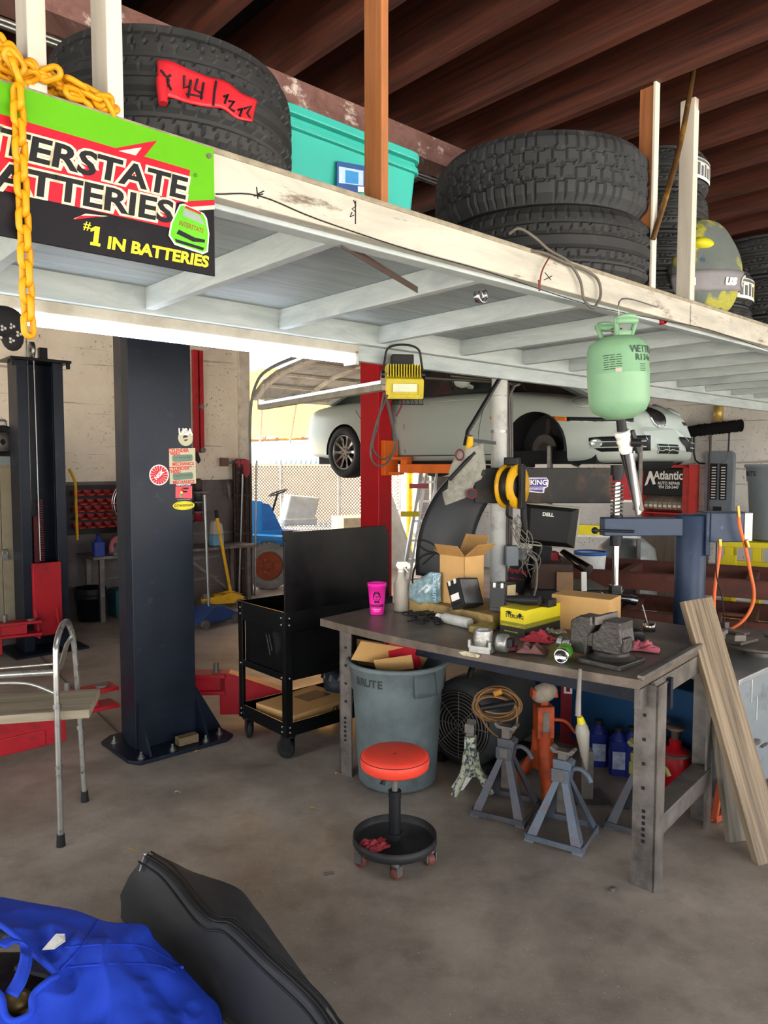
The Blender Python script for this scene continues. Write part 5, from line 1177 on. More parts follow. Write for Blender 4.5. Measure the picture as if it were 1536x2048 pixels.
rag('brown crumpled shop rag at the bench edge by the green can', on(1066, 1306), .085, .05, .05, mat('brown_rag', '#6e4b48', .9, var=.15), 5.7, -.4)
rag('small maroon shop rag touching the throttle body', on(1022, 1300), .05, .035, .035, mat('maroon_rag', '#74303d', .9, var=.12), 7.3, .4)
rag('pink shop rag behind the vise', on(1283, 1300), .09, .055, .045, mat('pink_rag', '#b9606a', .9, var=.1), 3.4, -.3)
gc = thing('drink_can', 'green drink can lying on its side by the vise', 'can', align(on(1122, 1313, TZ + .033), on(1142, 1285, TZ + .033)))
obj('body', B().lathe([(.0, .006), (.026, .006), (.028, 0), (.033, .012), (.033, .11), (.027, .125), (0, .122)], 30), mat('lime_can', '#5bb22e', .3, .3, .25, 22), gc)
obj('end', B().lathe([(0, .004), (.026, .004), (.0275, -.001), (.0335, .012), (.033, .016)], 30), CHROME, gc)
single('plastic_wrap', B().grid(16, 16, lambda i, j: (.09*(i-.5), .09*(j-.5), .02 + .03*abs(noise.noise(Vector((i*5, j*5, 3)))))), mat('clear_wrap', '#b9b8b2', .15, alpha=.6), 'crumpled clear plastic wrap between the red rag and green can', 'plastic wrap', TR(*on(1112, 1272)))
# vise
VS = mat('greasy_vise_iron', '#45413f', .36, .4, .3, 14, .3, 60, '#2d2927', .55, 7)
vz = thing('bench_vise', 'heavy greasy iron bench vise bolted at the corner of the workbench', 'vise', TR(*on(1205, 1322)) @ BM.to_3x3().to_4x4() @ RZ(-.12))
obj('base', B().lathe([(0, 0), (.1, 0), (.1, .02), (.075, .035), (.07, .05), (0, .05)], 32, TR(.03, .02, 0)).b2((-.06, -.1, 0), (.14, .1, .022)), VS, vz, bev=.004)
obj('body', B().prism([(-.03, .05), (.1, .05), (.11, .1), (.1, .15), (.1, .185), (.02, .185), (.0, .14), (-.03, .12)], .11, TR(0, .07, 0) @ RX(pi/2)), VS, vz, bev=.006)
obj('jaw', B().prism([(-.13, .02), (-.06, .02), (-.05, .1), (-.02, .15), (-.01, .185), (-.1, .185), (-.14, .16), (-.145, .08)], .1, TR(0, .065, 0) @ RX(pi/2)), VS, vz, bev=.008)
obj('slide_bar', B().b2((-.1, -.03, .06), (.12, .03, .12)), VS, vz, bev=.004)
obj('jaw_plate', B().b2((-.012, -.085, .165), (-.002, .085, .2)).b2((.01, -.085, .17), (.022, .085, .205)), DARKSTEEL, vz, bev=.002)
sc_ = obj('screw', B().cyl((-.1, -.0, .045), (-.2, -.0, .045), .022, 20).cyl((-.19, 0, .045), (-.215, 0, .045), .028, 20).cyl((-.15, 0, .045), (-.165, 0, .045), .027, 20), STEEL, vz)
hp_ = vz.matrix_world @ Vector((-.19, -.03, .05))
obj('handle', B().tube([on(1160, 1338, TZ + .02), pd(1157, 1400, 2.88), pd(1156, 1432, 2.87)], [.008, .011, .013], 10), DARKSTEEL, vz, world=True)
single('filler_cap', B().lathe([(0, 0), (.045, 0), (.047, .01), (.042, .03), (0, .032)], 24, RX(-.9)).box((0, .03, .03), (.06, .012, .02)), BLACKP, 'round black plastic filler cap standing by the tan carton', 'cap', TR(*on(1270, 1278, TZ + .04)))
tn = thing('tin', 'small shiny tin with a brush handle at the back of the workbench', 'tin', TR(*on(1298, 1262)))
obj('body', B().lathe([(0, 0), (.03, 0), (.03, .045), (.027, .045), (.027, .005), (0, .005)], 22), CHROME, tn); obj('brush', B().tube([(.0, 0, .01), (-.03, .02, .13)], .004, 6), STEEL, tn)
# ---------------------------------------------------------------- cart, bin and floor items near the bench
BX2 = thing('carton', 'flat cardboard carton marked CE RoHS on the lower tray of the tool cart', 'carton', CM @ TR(.1, .06, .153) @ RZ(.12))
obj('body', B().b2((0, 0, 0), (.5, .36, .085)), CARD, BX2, bev=.003)
obj('lettering', B().text('CE RoHS', .045, frame((.4, -.0012, .04), (1, 0, 0), Z), off=.001), BLACKI, BX2)
obj('top_print', B().prism(rrect(.2, .14, .01), .0008, TR(.33, .2, .0855)), mat('dark_box_print', '#4a4338', .7), BX2)
bbg = thing('lined_bin', 'small dark bin with a bunched black liner behind the flat carton', 'bin', CM @ TR(.64, .3, .153))
obj('tub', B().lathe([(0, 0), (.1, 0), (.125, .22), (.12, .22), (.09, .01), (0, .01)], 28), mat('dark_blue_bin', '#1d2530', .5), bbg)
obj('liner', B().grid(40, 6, lambda i, j: ((.128 + .012*sin(i*60) - .05*j)*cos(2*pi*i), (.128 + .012*sin(i*60) - .05*j)*sin(2*pi*i), .17 + .1*j**.5 + .02*noise.noise(Vector((cos(6.28*i)*3, sin(6.28*i)*3, j*3)))), cu=True), mat('black_liner', '#0e0f12', .25), bbg)
obj('sticker', B().prism(rrect(.05, .03, .004), .002, Matrix(((1, 0, 0, -.02), (0, 0, -1, -.118), (0, 1, 0, .12), (0, 0, 0, 1)))), ORANGE, bbg)
tI = TR(tcx, tcy, 0)
for k, (lb_, c_, sz, rot, m) in enumerate((('long cardboard flap poking out of the trash can', (-.03, -.05, .7), (.44, .004, .13), (.5, .28, .35), CARD), ('red carton standing in the trash can', (.03, -.02, .7), (.16, .05, .2), (.2, -.3, .3), mat('red_carton', '#b11a2b', .6)), ('tan cardboard scrap in the trash can', (-.02, -.12, .67), (.2, .006, .12), (.7, -.2, .1), CARD), ('brown cardboard piece deep in the trash can', (-.08, .06, .67), (.3, .006, .16), (.3, .1, -.3), mat('dull_cardboard', '#8f6f4a', .85)))):
    single('cardboard_scrap', B().box((0, 0, 0), sz), m, lb_, 'cardboard', tI @ TR(*c_) @ RZ(rot[2]) @ RX(rot[0]) @ RY(rot[1]), 'scraps in the trash can')
single('trash_fill', B().lathe([(.0, .5), (.12, .52), (.232, .5)], 24), mat('dark_trash', '#1c1a19', .9), 'dark rubbish filling the trash can', 'rubbish', tI, kind='stuff')
rag('red rag lying on the tray of the rolling stool', Vector((-.04, 3.08, .083)), .075, .045, .035, mat('stool_rag', '#8e3038', .9, var=.12), 4.4, .5)
single('bracket', B().prism([(-.03, -.01), (.03, -.01), (.03, .0), (.01, .0), (.01, .012), (-.03, .012)], .003), CHROME, 'shiny flat bracket on the tray of the rolling stool', 'bracket', TR(-.055, 3.01, .083))
# grey pole, board, reel, cloth
pc = W(3.85, 3.14)
po = thing('support_pole', 'grey painted steel pole under the loft with conduits clipped to it', 'pole', TR(*pc))
POLEM = mat('grey_pole_paint', '#b0b1ad', .5, 0, .15, 5, .1, 40, '#6d6a64', .64, 6)
obj('pole', B().cyl((0, 0, 0), (0, 0, 2.36), .052, 24), POLEM, po)
obj('clamp', B().cyl((0, 0, 1.93), (0, 0, 1.95), .058, 24).cyl((0, 0, 2.17), (0, 0, 2.175), .054, 24), STEEL, po)
cdM = mat('dark_conduit', '#4a4541', .5, .5, .2)
for k, dx in enumerate((.075, .1, .122)): obj('conduit', B().tube(bez([(dx*.743, dx*.669 - .05, .95 + .1*k), (dx*.743, dx*.669 - .05, 1.8), (dx*.743 - .01, dx*.669 - .05, 2.1 + .05*k), (dx*.743 - .0, dx*.669 - .02, 2.26), (dx - .12 - .3*k, -.02 + .06*k, 2.31)], 6), .011, 9), cdM, po)
obj('outlet_box', B().b2((.04, -.1, 1.06), (.12, -.02, 1.19)).b2((.12, -.08, 1.1), (.18, -.03, 1.17)), GREYM, po, bev=.004)
rnd = random.Random(11); wt = B()
for k in range(9): wt.tube(bez([(.06 + rnd.random()*.05, -.1, 1.3 + .1*rnd.random()), (.1 + rnd.random()*.1, -.14, 1.2 + rnd.random()*.15), (.12 + rnd.random()*.15, -.1, 1.05 + rnd.random()*.15), (.1 + rnd.random()*.15, -.08, .98 + rnd.random()*.1)], 5), .0035, 5)
wt.tube(bez([(.14, -.1, 1.15), (.23, -.1, 1.1), (.24, -.1, .95), (.22, -.1, .85)], 6), .007, 7)
obj('wires', wt, mat('wire_grey', '#7d776d', .6), po)
bo_ = pd(1085, 971, 4.83)
vb_ = thing('steel_board', 'long rust-stained dark steel board with a purple sticker, mounted on the grey pole', 'board', TR(*bo_) @ RZ(.02))
bwid = .445
obj('board', B().b2((-bwid, -.02, -.115), (bwid, .02, .115)), mat('rusty_dark_board', '#211f1e', .5, .1, .35, 3, dirt='#463423', da=.58, ds=3.2, dw=.05), vb_, bev=.004)
SM = frame((-.05, -.0225, .002), (1, 0, 0), Z)
obj('sticker', B().prism([(-.08, .045), (-.06, .05), (.07, .05), (.085, .03), (.08, -.01), (.06, -.02), (.055, -.05), (.02, -.05), (-.06, -.04), (-.07, -.02), (-.085, .0)], .001, SM), mat('sticker_silver', '#c9c6cc', .4), vb_)
obj('sticker_print', B().prism([(-.075, .04), (.07, .044), (.075, .025), (.07, -.01), (-.06, -.01)], .0006, SM @ TR(0, 0, .001)).prism([(-.045, -.014), (.05, -.014), (.045, -.045), (.0, -.04), (-.04, -.034)], .0006, SM @ TR(0, 0, .001)), mat('sticker_purple', '#3d2f86', .4), vb_)
obj('lettering', B().text('VIKING', .046, SM @ TR(.0, .017, .002), off=.0012), WHITE, vb_)
obj('lettering', B().text('PERFORMANCE', .014, SM @ TR(.0, -.024, .002), off=.0003), WHITE, vb_)
cr = thing('cord_reel', 'yellow and black retractable cord reel hanging on the pole beside the steel board', 'cord reel', frame(pd(1024, 973, 4.72), (.62, .78, 0), Z))
rim_ = []
obj('flange', B().lathe([(.075, -.05), (.14, -.05), (.142, -.03), (.075, -.03)], 40).lathe([(.075, .03), (.14, .03), (.142, .05), (.075, .05)], 40), YEL, cr)
obj('drum', B().lathe([(.0, -.045), (.12, -.04), (.12, .04), (0, .045)], 32), BLACKP, cr)
obj('bracket', B().box((0, 0, .07), (.05, .28, .03)).box((0, .16, .0), (.05, .05, .1)), BLACKP, cr, bev=.006)
obj('plug', B().tube([(.06, -.1, .05), (.07, -.2, .05), (.075, -.28, .06)], [.02, .022, .018], 10), BLACKP, cr)
obj('cord', B().tube(bez([(-.1, -.08, .03), (-.16, -.11, .06), (-.15, -.17, .05), (-.05, -.2, .03)], 6), .008, 8), RUBBER, cr)
gr = thing('angle_grinder', 'angle grinder wrapped in a dirty grey cloth hood, hanging by the pole', 'grinder', TR(*pd(932, 950, 4.66)))
def cl_(i, j):
    a = 2*pi*i; z = .17 - .33*j; w = .085 + .03*sin(pi*j*1.1) ; x = w*cos(a)*(1 + .12*noise.noise(Vector((cos(a), sin(a), j*3)))) + .05*(.5 - j) - (.03 if j > .7 else 0); return (x, .04*sin(a) + .012*noise.noise(Vector((cos(a)*3, j*6, 2))), z + .03*cos(a))
obj('hood', B().grid(32, 16, cl_, cu=True), mat('dirty_grey_cloth', '#8e8c82', .9, 0, .12, 14, .3, 90, '#4d4a45', .62, 6), gr)
obj('patch', B().prism(circ(.03, 18, 1, 1.3), .004, frame((-.045, -.046, .125), (1, 0, 0), (0, .1, 1)), holes=[circ(.02, 16, 1, 1.3)]), mat('maroon_stain', '#5f2c31', .9), gr)
obj('patch', B().prism(circ(.034, 18, 1, 1), .004, frame((.03, -.06, -.115), (1, 0, 0), (0, .1, 1)), holes=[circ(.02, 16)]), mat('maroon_stain', '#5f2c31', .9), gr)
obj('head', B().prism(circ(.02, 16), .01, frame((.03, -.06, -.115), (1, 0, 0), Z)).tube([(.06, -.01, .13), (.11, 0, .0)], .02, 8), BLACKP, gr)
obj('neck', B().tube([(.02, 0, .14), (.025, 0, .24)], [.03, .018], 10), YEL, gr); obj('strap', B().tube([(-.11, -.04, -.03), (-.02, -.055, .07), (.05, -.03, .14)], .012, 6), BLACKP, gr)
single('bent_pipe', B().tube([pd(1008, 742, 4.8), pd(936, 862, 4.7), pd(930, 890, 4.68)], .014, 10).bar(pd(940, 880, 4.68), pd(990, 886, 4.8), .02, .02).cyl(pd(938, 870, 4.68), pd(938, 895, 4.68), .022, 10), BLACKM, 'black bent arm holding the cloth-covered grinder to the pole', 'arm', world=True)
# wheel balancer: hood, cabinet, monitor
hd = thing('wheel_balancer', 'black wheel balancer with a tall curved wheel hood behind the bench', 'wheel balancer', TR(*pd(900, 1200, 5.1)))
L_ = [pd(a, b, 5.15) for a, b in ((833, 1150), (832, 1120), (836, 1080), (846, 1040), (862, 1005), (884, 972), (912, 947), (945, 930))]
ev = Vector((.37, .02, -.02)); Lh = bez(L_, 4); hb_ = B()
def hf2(i, j): k_ = i*(len(Lh)-1); a = Lh[int(k_)]; return a + ev*j + Vector((0, -.12*sin(pi*j*.5), 0))
hb_.grid(len(Lh) - 1, 10, hf2)
obj('hood', hb_, mat('black_hood_plastic', '#2a2b2d', .38, 0, .15, 3), hd, world=True, solid=.015)
obj('rim_glint', B().tube(Lh, .006, 6), mat('hood_edge_glint', '#c9c9c6', .5), hd, world=True)  # thin pale tube painted as the highlight along the hood edge
obj('cabinet', B().b2((1.0, 5.0, 0), (1.55, 5.5, .87)), BLACKM, hd, world=True, bev=.01)
mo = thing('monitor', 'black computer monitor seen from behind, under the steel board', 'monitor', TR(*pd(1098, 1052, 5.1)) @ RY(.08) @ RX(.1) @ RZ(-.12))
obj('back_shell', B().add([(-.19, 0, -.14), (.19, 0, -.14), (.19, 0, .14), (-.19, 0, .14), (-.13, -.05, -.1), (.13, -.05, -.1), (.14, -.04, .12), (-.14, -.04, .12)], [(0,1,5,4), (1,2,6,5), (2,3,7,6), (3,0,4,7), (4,5,6,7), (3,2,1,0)]), BLACKP, mo, bev=.004)
obj('bezel', B().b2((-.2, 0, -.15), (.2, .02, .15)), mat('silver_bezel', '#a9a493', .4), mo, bev=.004)
obj('lettering', B().text('DELL', .034, frame((-.02, -.046, .085), (1, 0, 0), Z), off=.0015), WHITE, mo)
obj('stand', B().b2((-.04, .0, -.34), (.04, .03, -.05)), BLACKP, mo, bev=.005)
single('dark_carton', B().b2((0, 0, 0), (.27, .2, .19)), mat('dark_brown_card', '#4c3a32', .85), 'dark brown open-sided carton on the wheel balancer cabinet', 'carton', TR(*pd(1064, 1182, 5.06)) @ RZ(-.2), bev=.004)
single('tan_flap', B().b2((0, 0, 0), (.11, .006, .13)), mat('tan_card', '#8f6f52', .85), 'rounded tan card flap leaning on the dark brown carton', 'card', TR(*pd(1113, 1182, 5.0)) @ RZ(-.1), bev=.002)
single('arched_hose', B().tube(atd([(1048, 1195), (1052, 1150), (1068, 1110), (1090, 1085), (1105, 1080)], 5.3), .045, 12), RUBBER, 'thick black arched rubber hose in front of the monitor stand', 'hose', world=True)
single('oil_pan', B().lathe([(0, 0), (.1, 0), (.15, .045), (.145, .045), (.095, .006), (0, .006)], 32, SCL(1, .6, 1)), GREYM, 'shallow grey pan behind the tan carton', 'pan', TR(*pd(1205, 1192, 5.2)) )
single('paint_stick', B().b2((-.018, -.006, 0), (.018, .006, .13)), WHITEP, 'white ruler-like stick standing in front of the shallow pan', 'stick', TR(*pd(1168, 1182, 5.0)) @ RX(-.1))
single('foil_roll', B().tube([pd(1125, 1108, 5.4), pd(1178, 1140, 5.2)], .04, 16), CHROME, 'roll of shiny foil leaning behind the dark brown carton', 'foil', world=True)
single('red_case', B().box((0, 0, 0), (.09, .1, .07)), RED, 'small red plastic case behind the foil roll', 'case', TR(*pd(1103, 1112, 5.45)), bev=.008)
ol = thing('product_box', 'black product box with red lettering leaning behind the grey pole', 'box', TR(*pd(1035, 1150, 5.2)) @ RY(.35))
obj('carton', B().b2((-.07, 0, -.12), (.07, .05, .12)), BLACKP, ol); obj('lettering', B().text('tyeron', .05, frame((0, -.001, .03), (1, 0, .2), Z), off=.001).text('SUPER TOOL', .022, frame((0, -.001, -.03), (1, 0, .2), Z)), SRED, ol)
# ---------------------------------------------------------------- tyre changer beside the bench
TCB = mat('navy_machine_paint', '#2d3a50', .4, .1, .2, 5, .06, 50, '#56627a', .68, 18, .05)
tch = thing('tire_changer', 'dark blue tire changer with a round column, swing arm and orange air hose', 'tire changer', TR(1.79, 4.3, 0))
obj('column', B().lathe([(0, 0), (.086, 0), (.086, 1.425), (.08, 1.432), (.0, 1.432)], 40), TCB, tch)
obj('arm', B().b2((-.52, -.05, 1.31), (-.05, .05, 1.415)).b2((.05, -.09, 1.2), (.08, .06, 1.45)), TCB, tch, bev=.006)
obj('counter_box', B().b2((.07, -.1, 1.28), (.26, .07, 1.45)), TCB, tch, bev=.006)
obj('end_plate', B().b2((.262, -.1, 1.285), (.31, .05, 1.45)), STEEL, tch, bev=.004)
sx = -.435
obj('shaft', B().cyl((sx, 0, .96), (sx, 0, 1.62), .021, 6), CHROME, tch)
for za, zb3, rr in ((1.25, 1.32, .036), (1.41, 1.43, .036)): obj('collar', B().cyl((sx, 0, za), (sx, 0, zb3), rr, 18), BLACKP, tch)
obj('knob', B().cyl((sx, 0, 1.66), (sx, 0, 1.72), .04, 18).cyl((sx, 0, 1.63), (sx, 0, 1.66), .028, 18), BLACKP, tch)
obj('spring', B().tube([(sx + .034*cos(t*.55), .034*sin(t*.55), 1.43 + .0019*t) for t in range(100)], .005, 6), DARKSTEEL, tch)
obj('mount_head', B().b2((sx - .03, -.03, .96), (sx + .03, .03, 1.02)).tube(bez([(sx - .1, -.03, .985), (sx - .04, -.04, .955), (sx + .05, -.045, .945), (sx + .11, -.03, .93)], 5), [.012]*5 + [.024]*6 + [.03]*5, 10), mat('polished_tool_steel', '#5d5f60', .18, .95), tch, bev=.003)
obj('lock_lever', B().tube([(sx - .14, -.07, 1.345), (sx + .08, -.07, 1.338)], .008, 8).ball((sx - .145, -.07, 1.345), .02, 12, 8), BLACKP, tch)
HOS = mat('orange_air_hose', '#dd6a34', .45)
obj('air_hose', B().tube(atd([(1477, 1030), (1481, 1060), (1490, 1090), (1500, 1140), (1508, 1185), (1503, 1215), (1485, 1242), (1460, 1258), (1440, 1258), (1430, 1240), (1428, 1200), (1433, 1150), (1440, 1100), (1440, 1082)], 4.14), .0095, 9), HOS, tch, world=True)
obj('hose_fitting', B().tube(atd([(1476, 1012), (1478, 1034)], 4.13), .009, 8).tube(atd([(1492, 1080), (1496, 1094)], 4.13), .014, 8).tube(atd([(1440, 1078), (1440, 1092)], 4.13), .011, 8), mat('brass', '#b08a45', .35, .9), tch, world=True)
obj('cable', B().tube(atd([(1433, 1085), (1433, 1150), (1445, 1200), (1449, 1262)], 4.1), .004, 6), RUBBER, tch, world=True)
obj('body', B().b2((3.58, 1.46, .08), (4.55, 1.6, .67), MW), GREYM, tch, world=True, bev=.012)
obj('base', B().b2((3.85, 1.61, .03), (4.5, 3.0, .5), MW), mat('blue_cabinet_paint', '#0e3a5c', .6, 0, .15, 3), tch, world=True, bev=.01)
obj('table_edge', B().b2((3.57, 1.44, .67), (4.56, 1.98, .7), MW), mat('table_edge_steel', '#a9abac', .4, .6), tch, world=True, bev=.006)
cp2 = Vector((2.04, 3.95, .76))
tt_ = B().lathe([(0, 0), (.26, 0), (.275, .012), (.26, .022), (0, .024)], 40, TR(*cp2))
obj('turntable', tt_, mat('worn_turntable_steel', '#6b645b', .45, .6, .3, 8), tch, world=True)
jw = B()
for k in range(4): a = .6 + pi/2*k; jw.b2((.08, -.03, .024), (.25, .03, .04), TR(*cp2) @ RZ(a)).prism([(.2, -.03), (.26, 0), (.2, .03)], .035, TR(*cp2) @ RZ(a) @ TR(0, 0, .04))
obj('clamp_jaw', jw, DARKSTEEL, tch, world=True, bev=.003)
obj('spindle', B().cyl(cp2 - Z*.1, cp2, .09, 20), DARKSTEEL, tch, world=True)
sl = B()
for q in ((1503, 1405), (1513, 1440)): c_ = pp(*q, W(0, 1.457), V); sl.bar(c_, c_ + Vector((0, 0, .12)), .004, .004, V)
obj('scratch', sl, WHITEP, tch, world=True)
c_ = pp(1505, 1487, W(0, 1.45), V); obj('front_bracket', B().bar(c_ - U*.06, c_ + U*.06, .03, .02).bar(c_ + U*.12 - Z*.05, c_ + U*.2 - Z*.05, .008, .008), STEEL, tch, world=True)
# tank, frame rails, stand
RUST = mat('red_oxide_primer', '#5f352b', .7, 0, .2, 4, .1, 50, '#46302a', .6, 5)
e0 = pz(1176, 1139, .9); e1 = pz(1536, 1164, .9); ed = (e1 - e0).normalized(); en = Vector((-ed.y, ed.x, 0))
def ladder(z, off_, lab, l0, l1):
    M = frame(e0 + en*off_ + Z*(z - .9), ed, en); t = thing('truck_frame', lab, 'truck frame', M)
    for y in (0, .78): obj('rail', B().b2((l0, y, -.13), (l1, y + .012, 0)).b2((l0, y, -.012), (l1, y + .07, 0)).b2((l0, y, -.13), (l1, y + .07, -.118)), RUST, t, bev=.003)
    for x in (.2, .62, 1.1, 1.55):
        if l0 < x < l1: obj('crossmember', B().b2((x, .02, -.11), (x + .07, .8, -.02)), RUST, t, bev=.003)
    obj('bracket', B().b2((.95, -.03, -.26), (1.13, .0, -.24)).b2((.95, -.03, -.4), (1.13, .0, -.38)).b2((.95, -.03, -.4), (.97, 0, -.24)).b2((1.11, -.03, -.4), (1.13, 0, -.24)), RUST, t, bev=.004)
    for x in (l0 + .15, l1 - .3): obj('stand_leg', B().b2((x, .3, -z + .0), (x + .06, .36, -.13)), DARKSTEEL, t)
    return t
ladder(.9, 0, 'red-brown steel truck frame, the upper of two stacked behind the tire changer', -.55, 2.6)
ladder(.58, .12, 'red-brown steel truck frame, the lower of two stacked behind the tire changer', -.3, 2.6)
tb4 = tb; p = pd(1552, 1080, 6.6)
ys = thing('machine_stand', 'yellow steel stand with legs under the high grey trash can', 'stand', TR(p.x, p.y, 0) @ RZ(-.5))
YM = mat('bright_yellow_machine', '#d9c51c', .45, 0, .1, 6, dirt='#5d5310', da=.66)
zt3 = p.z - .004
obj('top', B().b2((-.42, -.3, zt3 - .05), (.5, .35, zt3)), YM, ys, bev=.005)
for x in (-.4, -.18, .3):
    for y in (-.28, .28): obj('leg', B().b2((x, y, 0), (x + .07, y + .07, zt3 - .05)), YM, ys, bev=.004)
obj('brace', B().b2((-.4, -.29, zt3 - .25), (.45, -.25, zt3 - .17)).prism([(-.52, zt3 - .4), (-.4, zt3 - .12), (-.3, zt3 - .12), (-.3, zt3 - .4)], .05, TR(0, -.25, 0) @ RX(pi/2)), YM, ys, bev=.004)
g2 = mat('clean_grey_bin', '#7d868c', .5, 0, .08, 4)
t2c = dup(tb, TR(p.x, p.y, p.z) @ RZ(-.9), 'clean blue-grey round trash can standing high on the yellow stand')
for c_ in t2c.children:
    if c_.name.startswith('body'): c_.data = c_.data.copy(); c_.data.materials[0] = g2
# drum, boards, shelf behind the frames
single('drum', B().lathe([(0, 0), (.3, 0), (.3, .75), (.27, .9), (.16, 1.0), (0, 1.02)], 36), mat('galvanised_drum', '#a3a9aa', .4, .5, .2, 14), 'domed galvanised drum standing behind the truck frames', 'drum', TR(*pd(1250, 1200, 7.3).xy, 0))
single('brown_board', B().b2((-.28, -.02, 0), (.28, .02, 1.05)), wood('brown_plank_board', '#4b3f35', '#6b5b4b', (1, 1, .1), 10), 'brown wooden board standing between the drum and the tire changer column', 'board', TR(*pd(1330, 1200, 7.6).xy, 0) @ RZ(-.3))
p = pd(1185, 1070, 7.0); sh = thing('shelf_unit', 'open metal shelf unit behind the monitor', 'shelf', TR(p.x, p.y, 0) @ RZ(-.3))
for x in (-.42, .4): obj('upright', B().b2((x, -.15, 0), (x + .03, .2, 1.9)), DARKSTEEL, sh)
for z in (.7, 1.05, 1.38): obj('shelf', B().b2((-.42, -.15, z), (.43, .2, z + .02)), WHITEP, sh)
def shelfthing(nm, b, m, lab, cat, px, py, dz, y=-.1, **k):
    return single(nm, b, m, lab, cat, TR(*pd(px, py, 6.9).xy, dz) @ RZ(-.3), **k)
shelfthing('level', B().b2((-.2, -.03, 0), (.2, .03, .09)).b2((-.12, -.032, .02), (-.04, .032, .07)), STK_Y, 'yellow spirit level lying on the shelf unit', 'level', 1180, 1060, 1.07)
shelfthing('jug', B().lathe([(0, 0), (.07, 0), (.08, .02), (.08, .17), (.035, .23), (.03, .27), (0, .27)], 20), STK_Y, 'yellow oil jug on the top shelf board', 'jug', 1228, 1000, 1.4)
shelfthing('toolbox', B().prism([(-.15, 0), (.15, 0), (.15, .16), (.05, .26), (-.15, .2)], .2, RX(pi/2) @ TR(0, 0, -.1)), RED, 'open red steel toolbox on the top shelf board', 'toolbox', 1240, 1000, 1.4)
bk = thing('bucket', 'white bucket with a blue rim near the foil roll', 'bucket', TR(*pd(1180, 1140, 6.2).xy, .72))
obj('body', B().lathe([(0, 0), (.11, 0), (.13, .26), (.125, .26), (.105, .01), (0, .01)], 28), WHITEP, bk); obj('rim', B().lathe([(.126, .25), (.136, .25), (.136, .275), (.126, .275)], 28), mat('blue_rim', '#2d5fa8', .5), bk)
single('crate', B().b2((-.25, -.2, 0), (.25, .2, .72)), DARKSTEEL, 'dark steel crate under the white bucket', 'crate', TR(*pd(1180, 1140, 6.2).xy, 0) @ RZ(-.4))
# ---------------------------------------------------------------- on the far walls
def wr_(px, py, off=.0): return pp(px, py, W(uR - off, 0), U)
WRM = frame((0, 0, 0), -V, Z)          # wall frame seen from the room
def onwallR(px, py, off=.0): p = wr_(px, py, off); return frame(p, -V, Z)
ac = thing('parts_cabinet', 'red wall cabinet with a black lettered header and rows of clear bins', 'cabinet', onwallR(1347, 1080, .02))
q = frame((0, 0, 0), -V, Z).inverted()
aw = abs((wr_(1299, 1000) - wr_(1393, 1000)).dot(V)); ah = wr_(1347, 935).z - wr_(1347, 1085).z
obj('carcass', B().b2((-aw/2, -.0, 0), (aw/2, ah, .02)).b2((-aw/2, 0, 0), (-aw/2 + .03, ah, .3)).b2((aw/2 - .08, 0, 0), (aw/2, ah, .3)).b2((-aw/2, ah - .04, 0), (aw/2, ah, .3)).b2((-aw/2, 0, 0), (aw/2, .03, .3)).b2((-aw/2, ah*.36, 0), (aw/2, ah*.38, .28)), mat('cabinet_red', '#a8342f', .5, dirt='#6d2a26', da=.66), ac, bev=.004)
obj('header', B().b2((-aw/2 + .03, ah*.6, .26), (aw/2 - .08, ah - .05, .29)), BLACKP, ac, bev=.01)
obj('lettering', B().text('Atlantic', .16, TR(.05, ah*.86, .292), off=.004, sx=.8).text('AUTO REPAIR', .055, TR(.06, ah*.76, .292), off=.001, sx=.9).text('954 220-2447', .055, TR(.06, ah*.71, .292), off=.001, sx=.9), WHITE, ac)
obj('emblem', B().prism([(-.28, ah*.72), (-.24, ah*.74), (-.2, ah*.84), (-.16, ah*.74), (-.12, ah*.75), (-.19, ah*.93), (-.21, ah*.93)], .002, TR(0, 0, .291)), WHITE, ac)
BINC = mat('clear_bin_plastic', '#8d7f70', .35); BLB = mat('bin_label', '#d9d2bf', .6)
nb = 8; bwid2 = (aw - .13)/nb
for r_ in range(2):
    for k2 in range(nb):
        x = -aw/2 + .035 + k2*bwid2; z = .04 + r_*(ah*.38)
        o = obj('bin', B().prism([(.02, 0), (.24, 0), (.27, .1), (.1, .2), (.02, .2)], bwid2*.9, Matrix(((0, 0, 1, x), (0, 1, 0, z), (1, 0, 0, 0), (0, 0, 0, 1)))), BINC, ac)
        obj('label', B().b2((x + .01, z + .03, .262), (x + bwid2*.8, z + .06, .275)), BLB, o)
bpn = thing('breaker_panel', 'grey electric breaker panel with two rows of black switches on the far wall', 'breaker panel', onwallR(1440, 1040, .01))
ph_ = wr_(1440, 903).z - wr_(1440, 1040).z
obj('cover', B().prism([(x, y + ph_/2) for x, y in rrect(.36, ph_, .06)], .08), mat('panel_grey', '#6d757c', .5), bpn, bev=.006)
for c0 in (-.06, .06):
    o = obj('breaker_row', B().b2((c0 - .045, ph_*.3, .08), (c0 + .045, ph_*.82, .09)), BLACKP, bpn)
    tg = B()
    for i in range(12): tg.b2((c0 - .02, ph_*.32 + i*ph_*.04, .09), (c0 + .03, ph_*.335 + i*ph_*.04, .1))
    obj('switch', tg, WHITEP, o)
obj('main_breaker', B().b2((-.05, ph_*.1, .08), (.05, ph_*.2, .1)), BLACKP, bpn)
bm = thing('broom', 'wide black push broom leaning upside down against the far wall', 'broom', onwallR(1423, 858, .08))
bw2 = abs((wr_(1362, 860) - wr_(1478, 850)).dot(V))/2
obj('bristles', B().grid(60, 12, lambda i, j: ((i*2 - 1)*bw2, (.075 + .02*noise.noise(Vector((i*40, j*9, 1))))*sin(2*pi*j) + .06*(i - .5), .07*cos(2*pi*j)), cv=True), mat('black_bristles', '#100f11', .95, bump=.6, bs=200), bm)
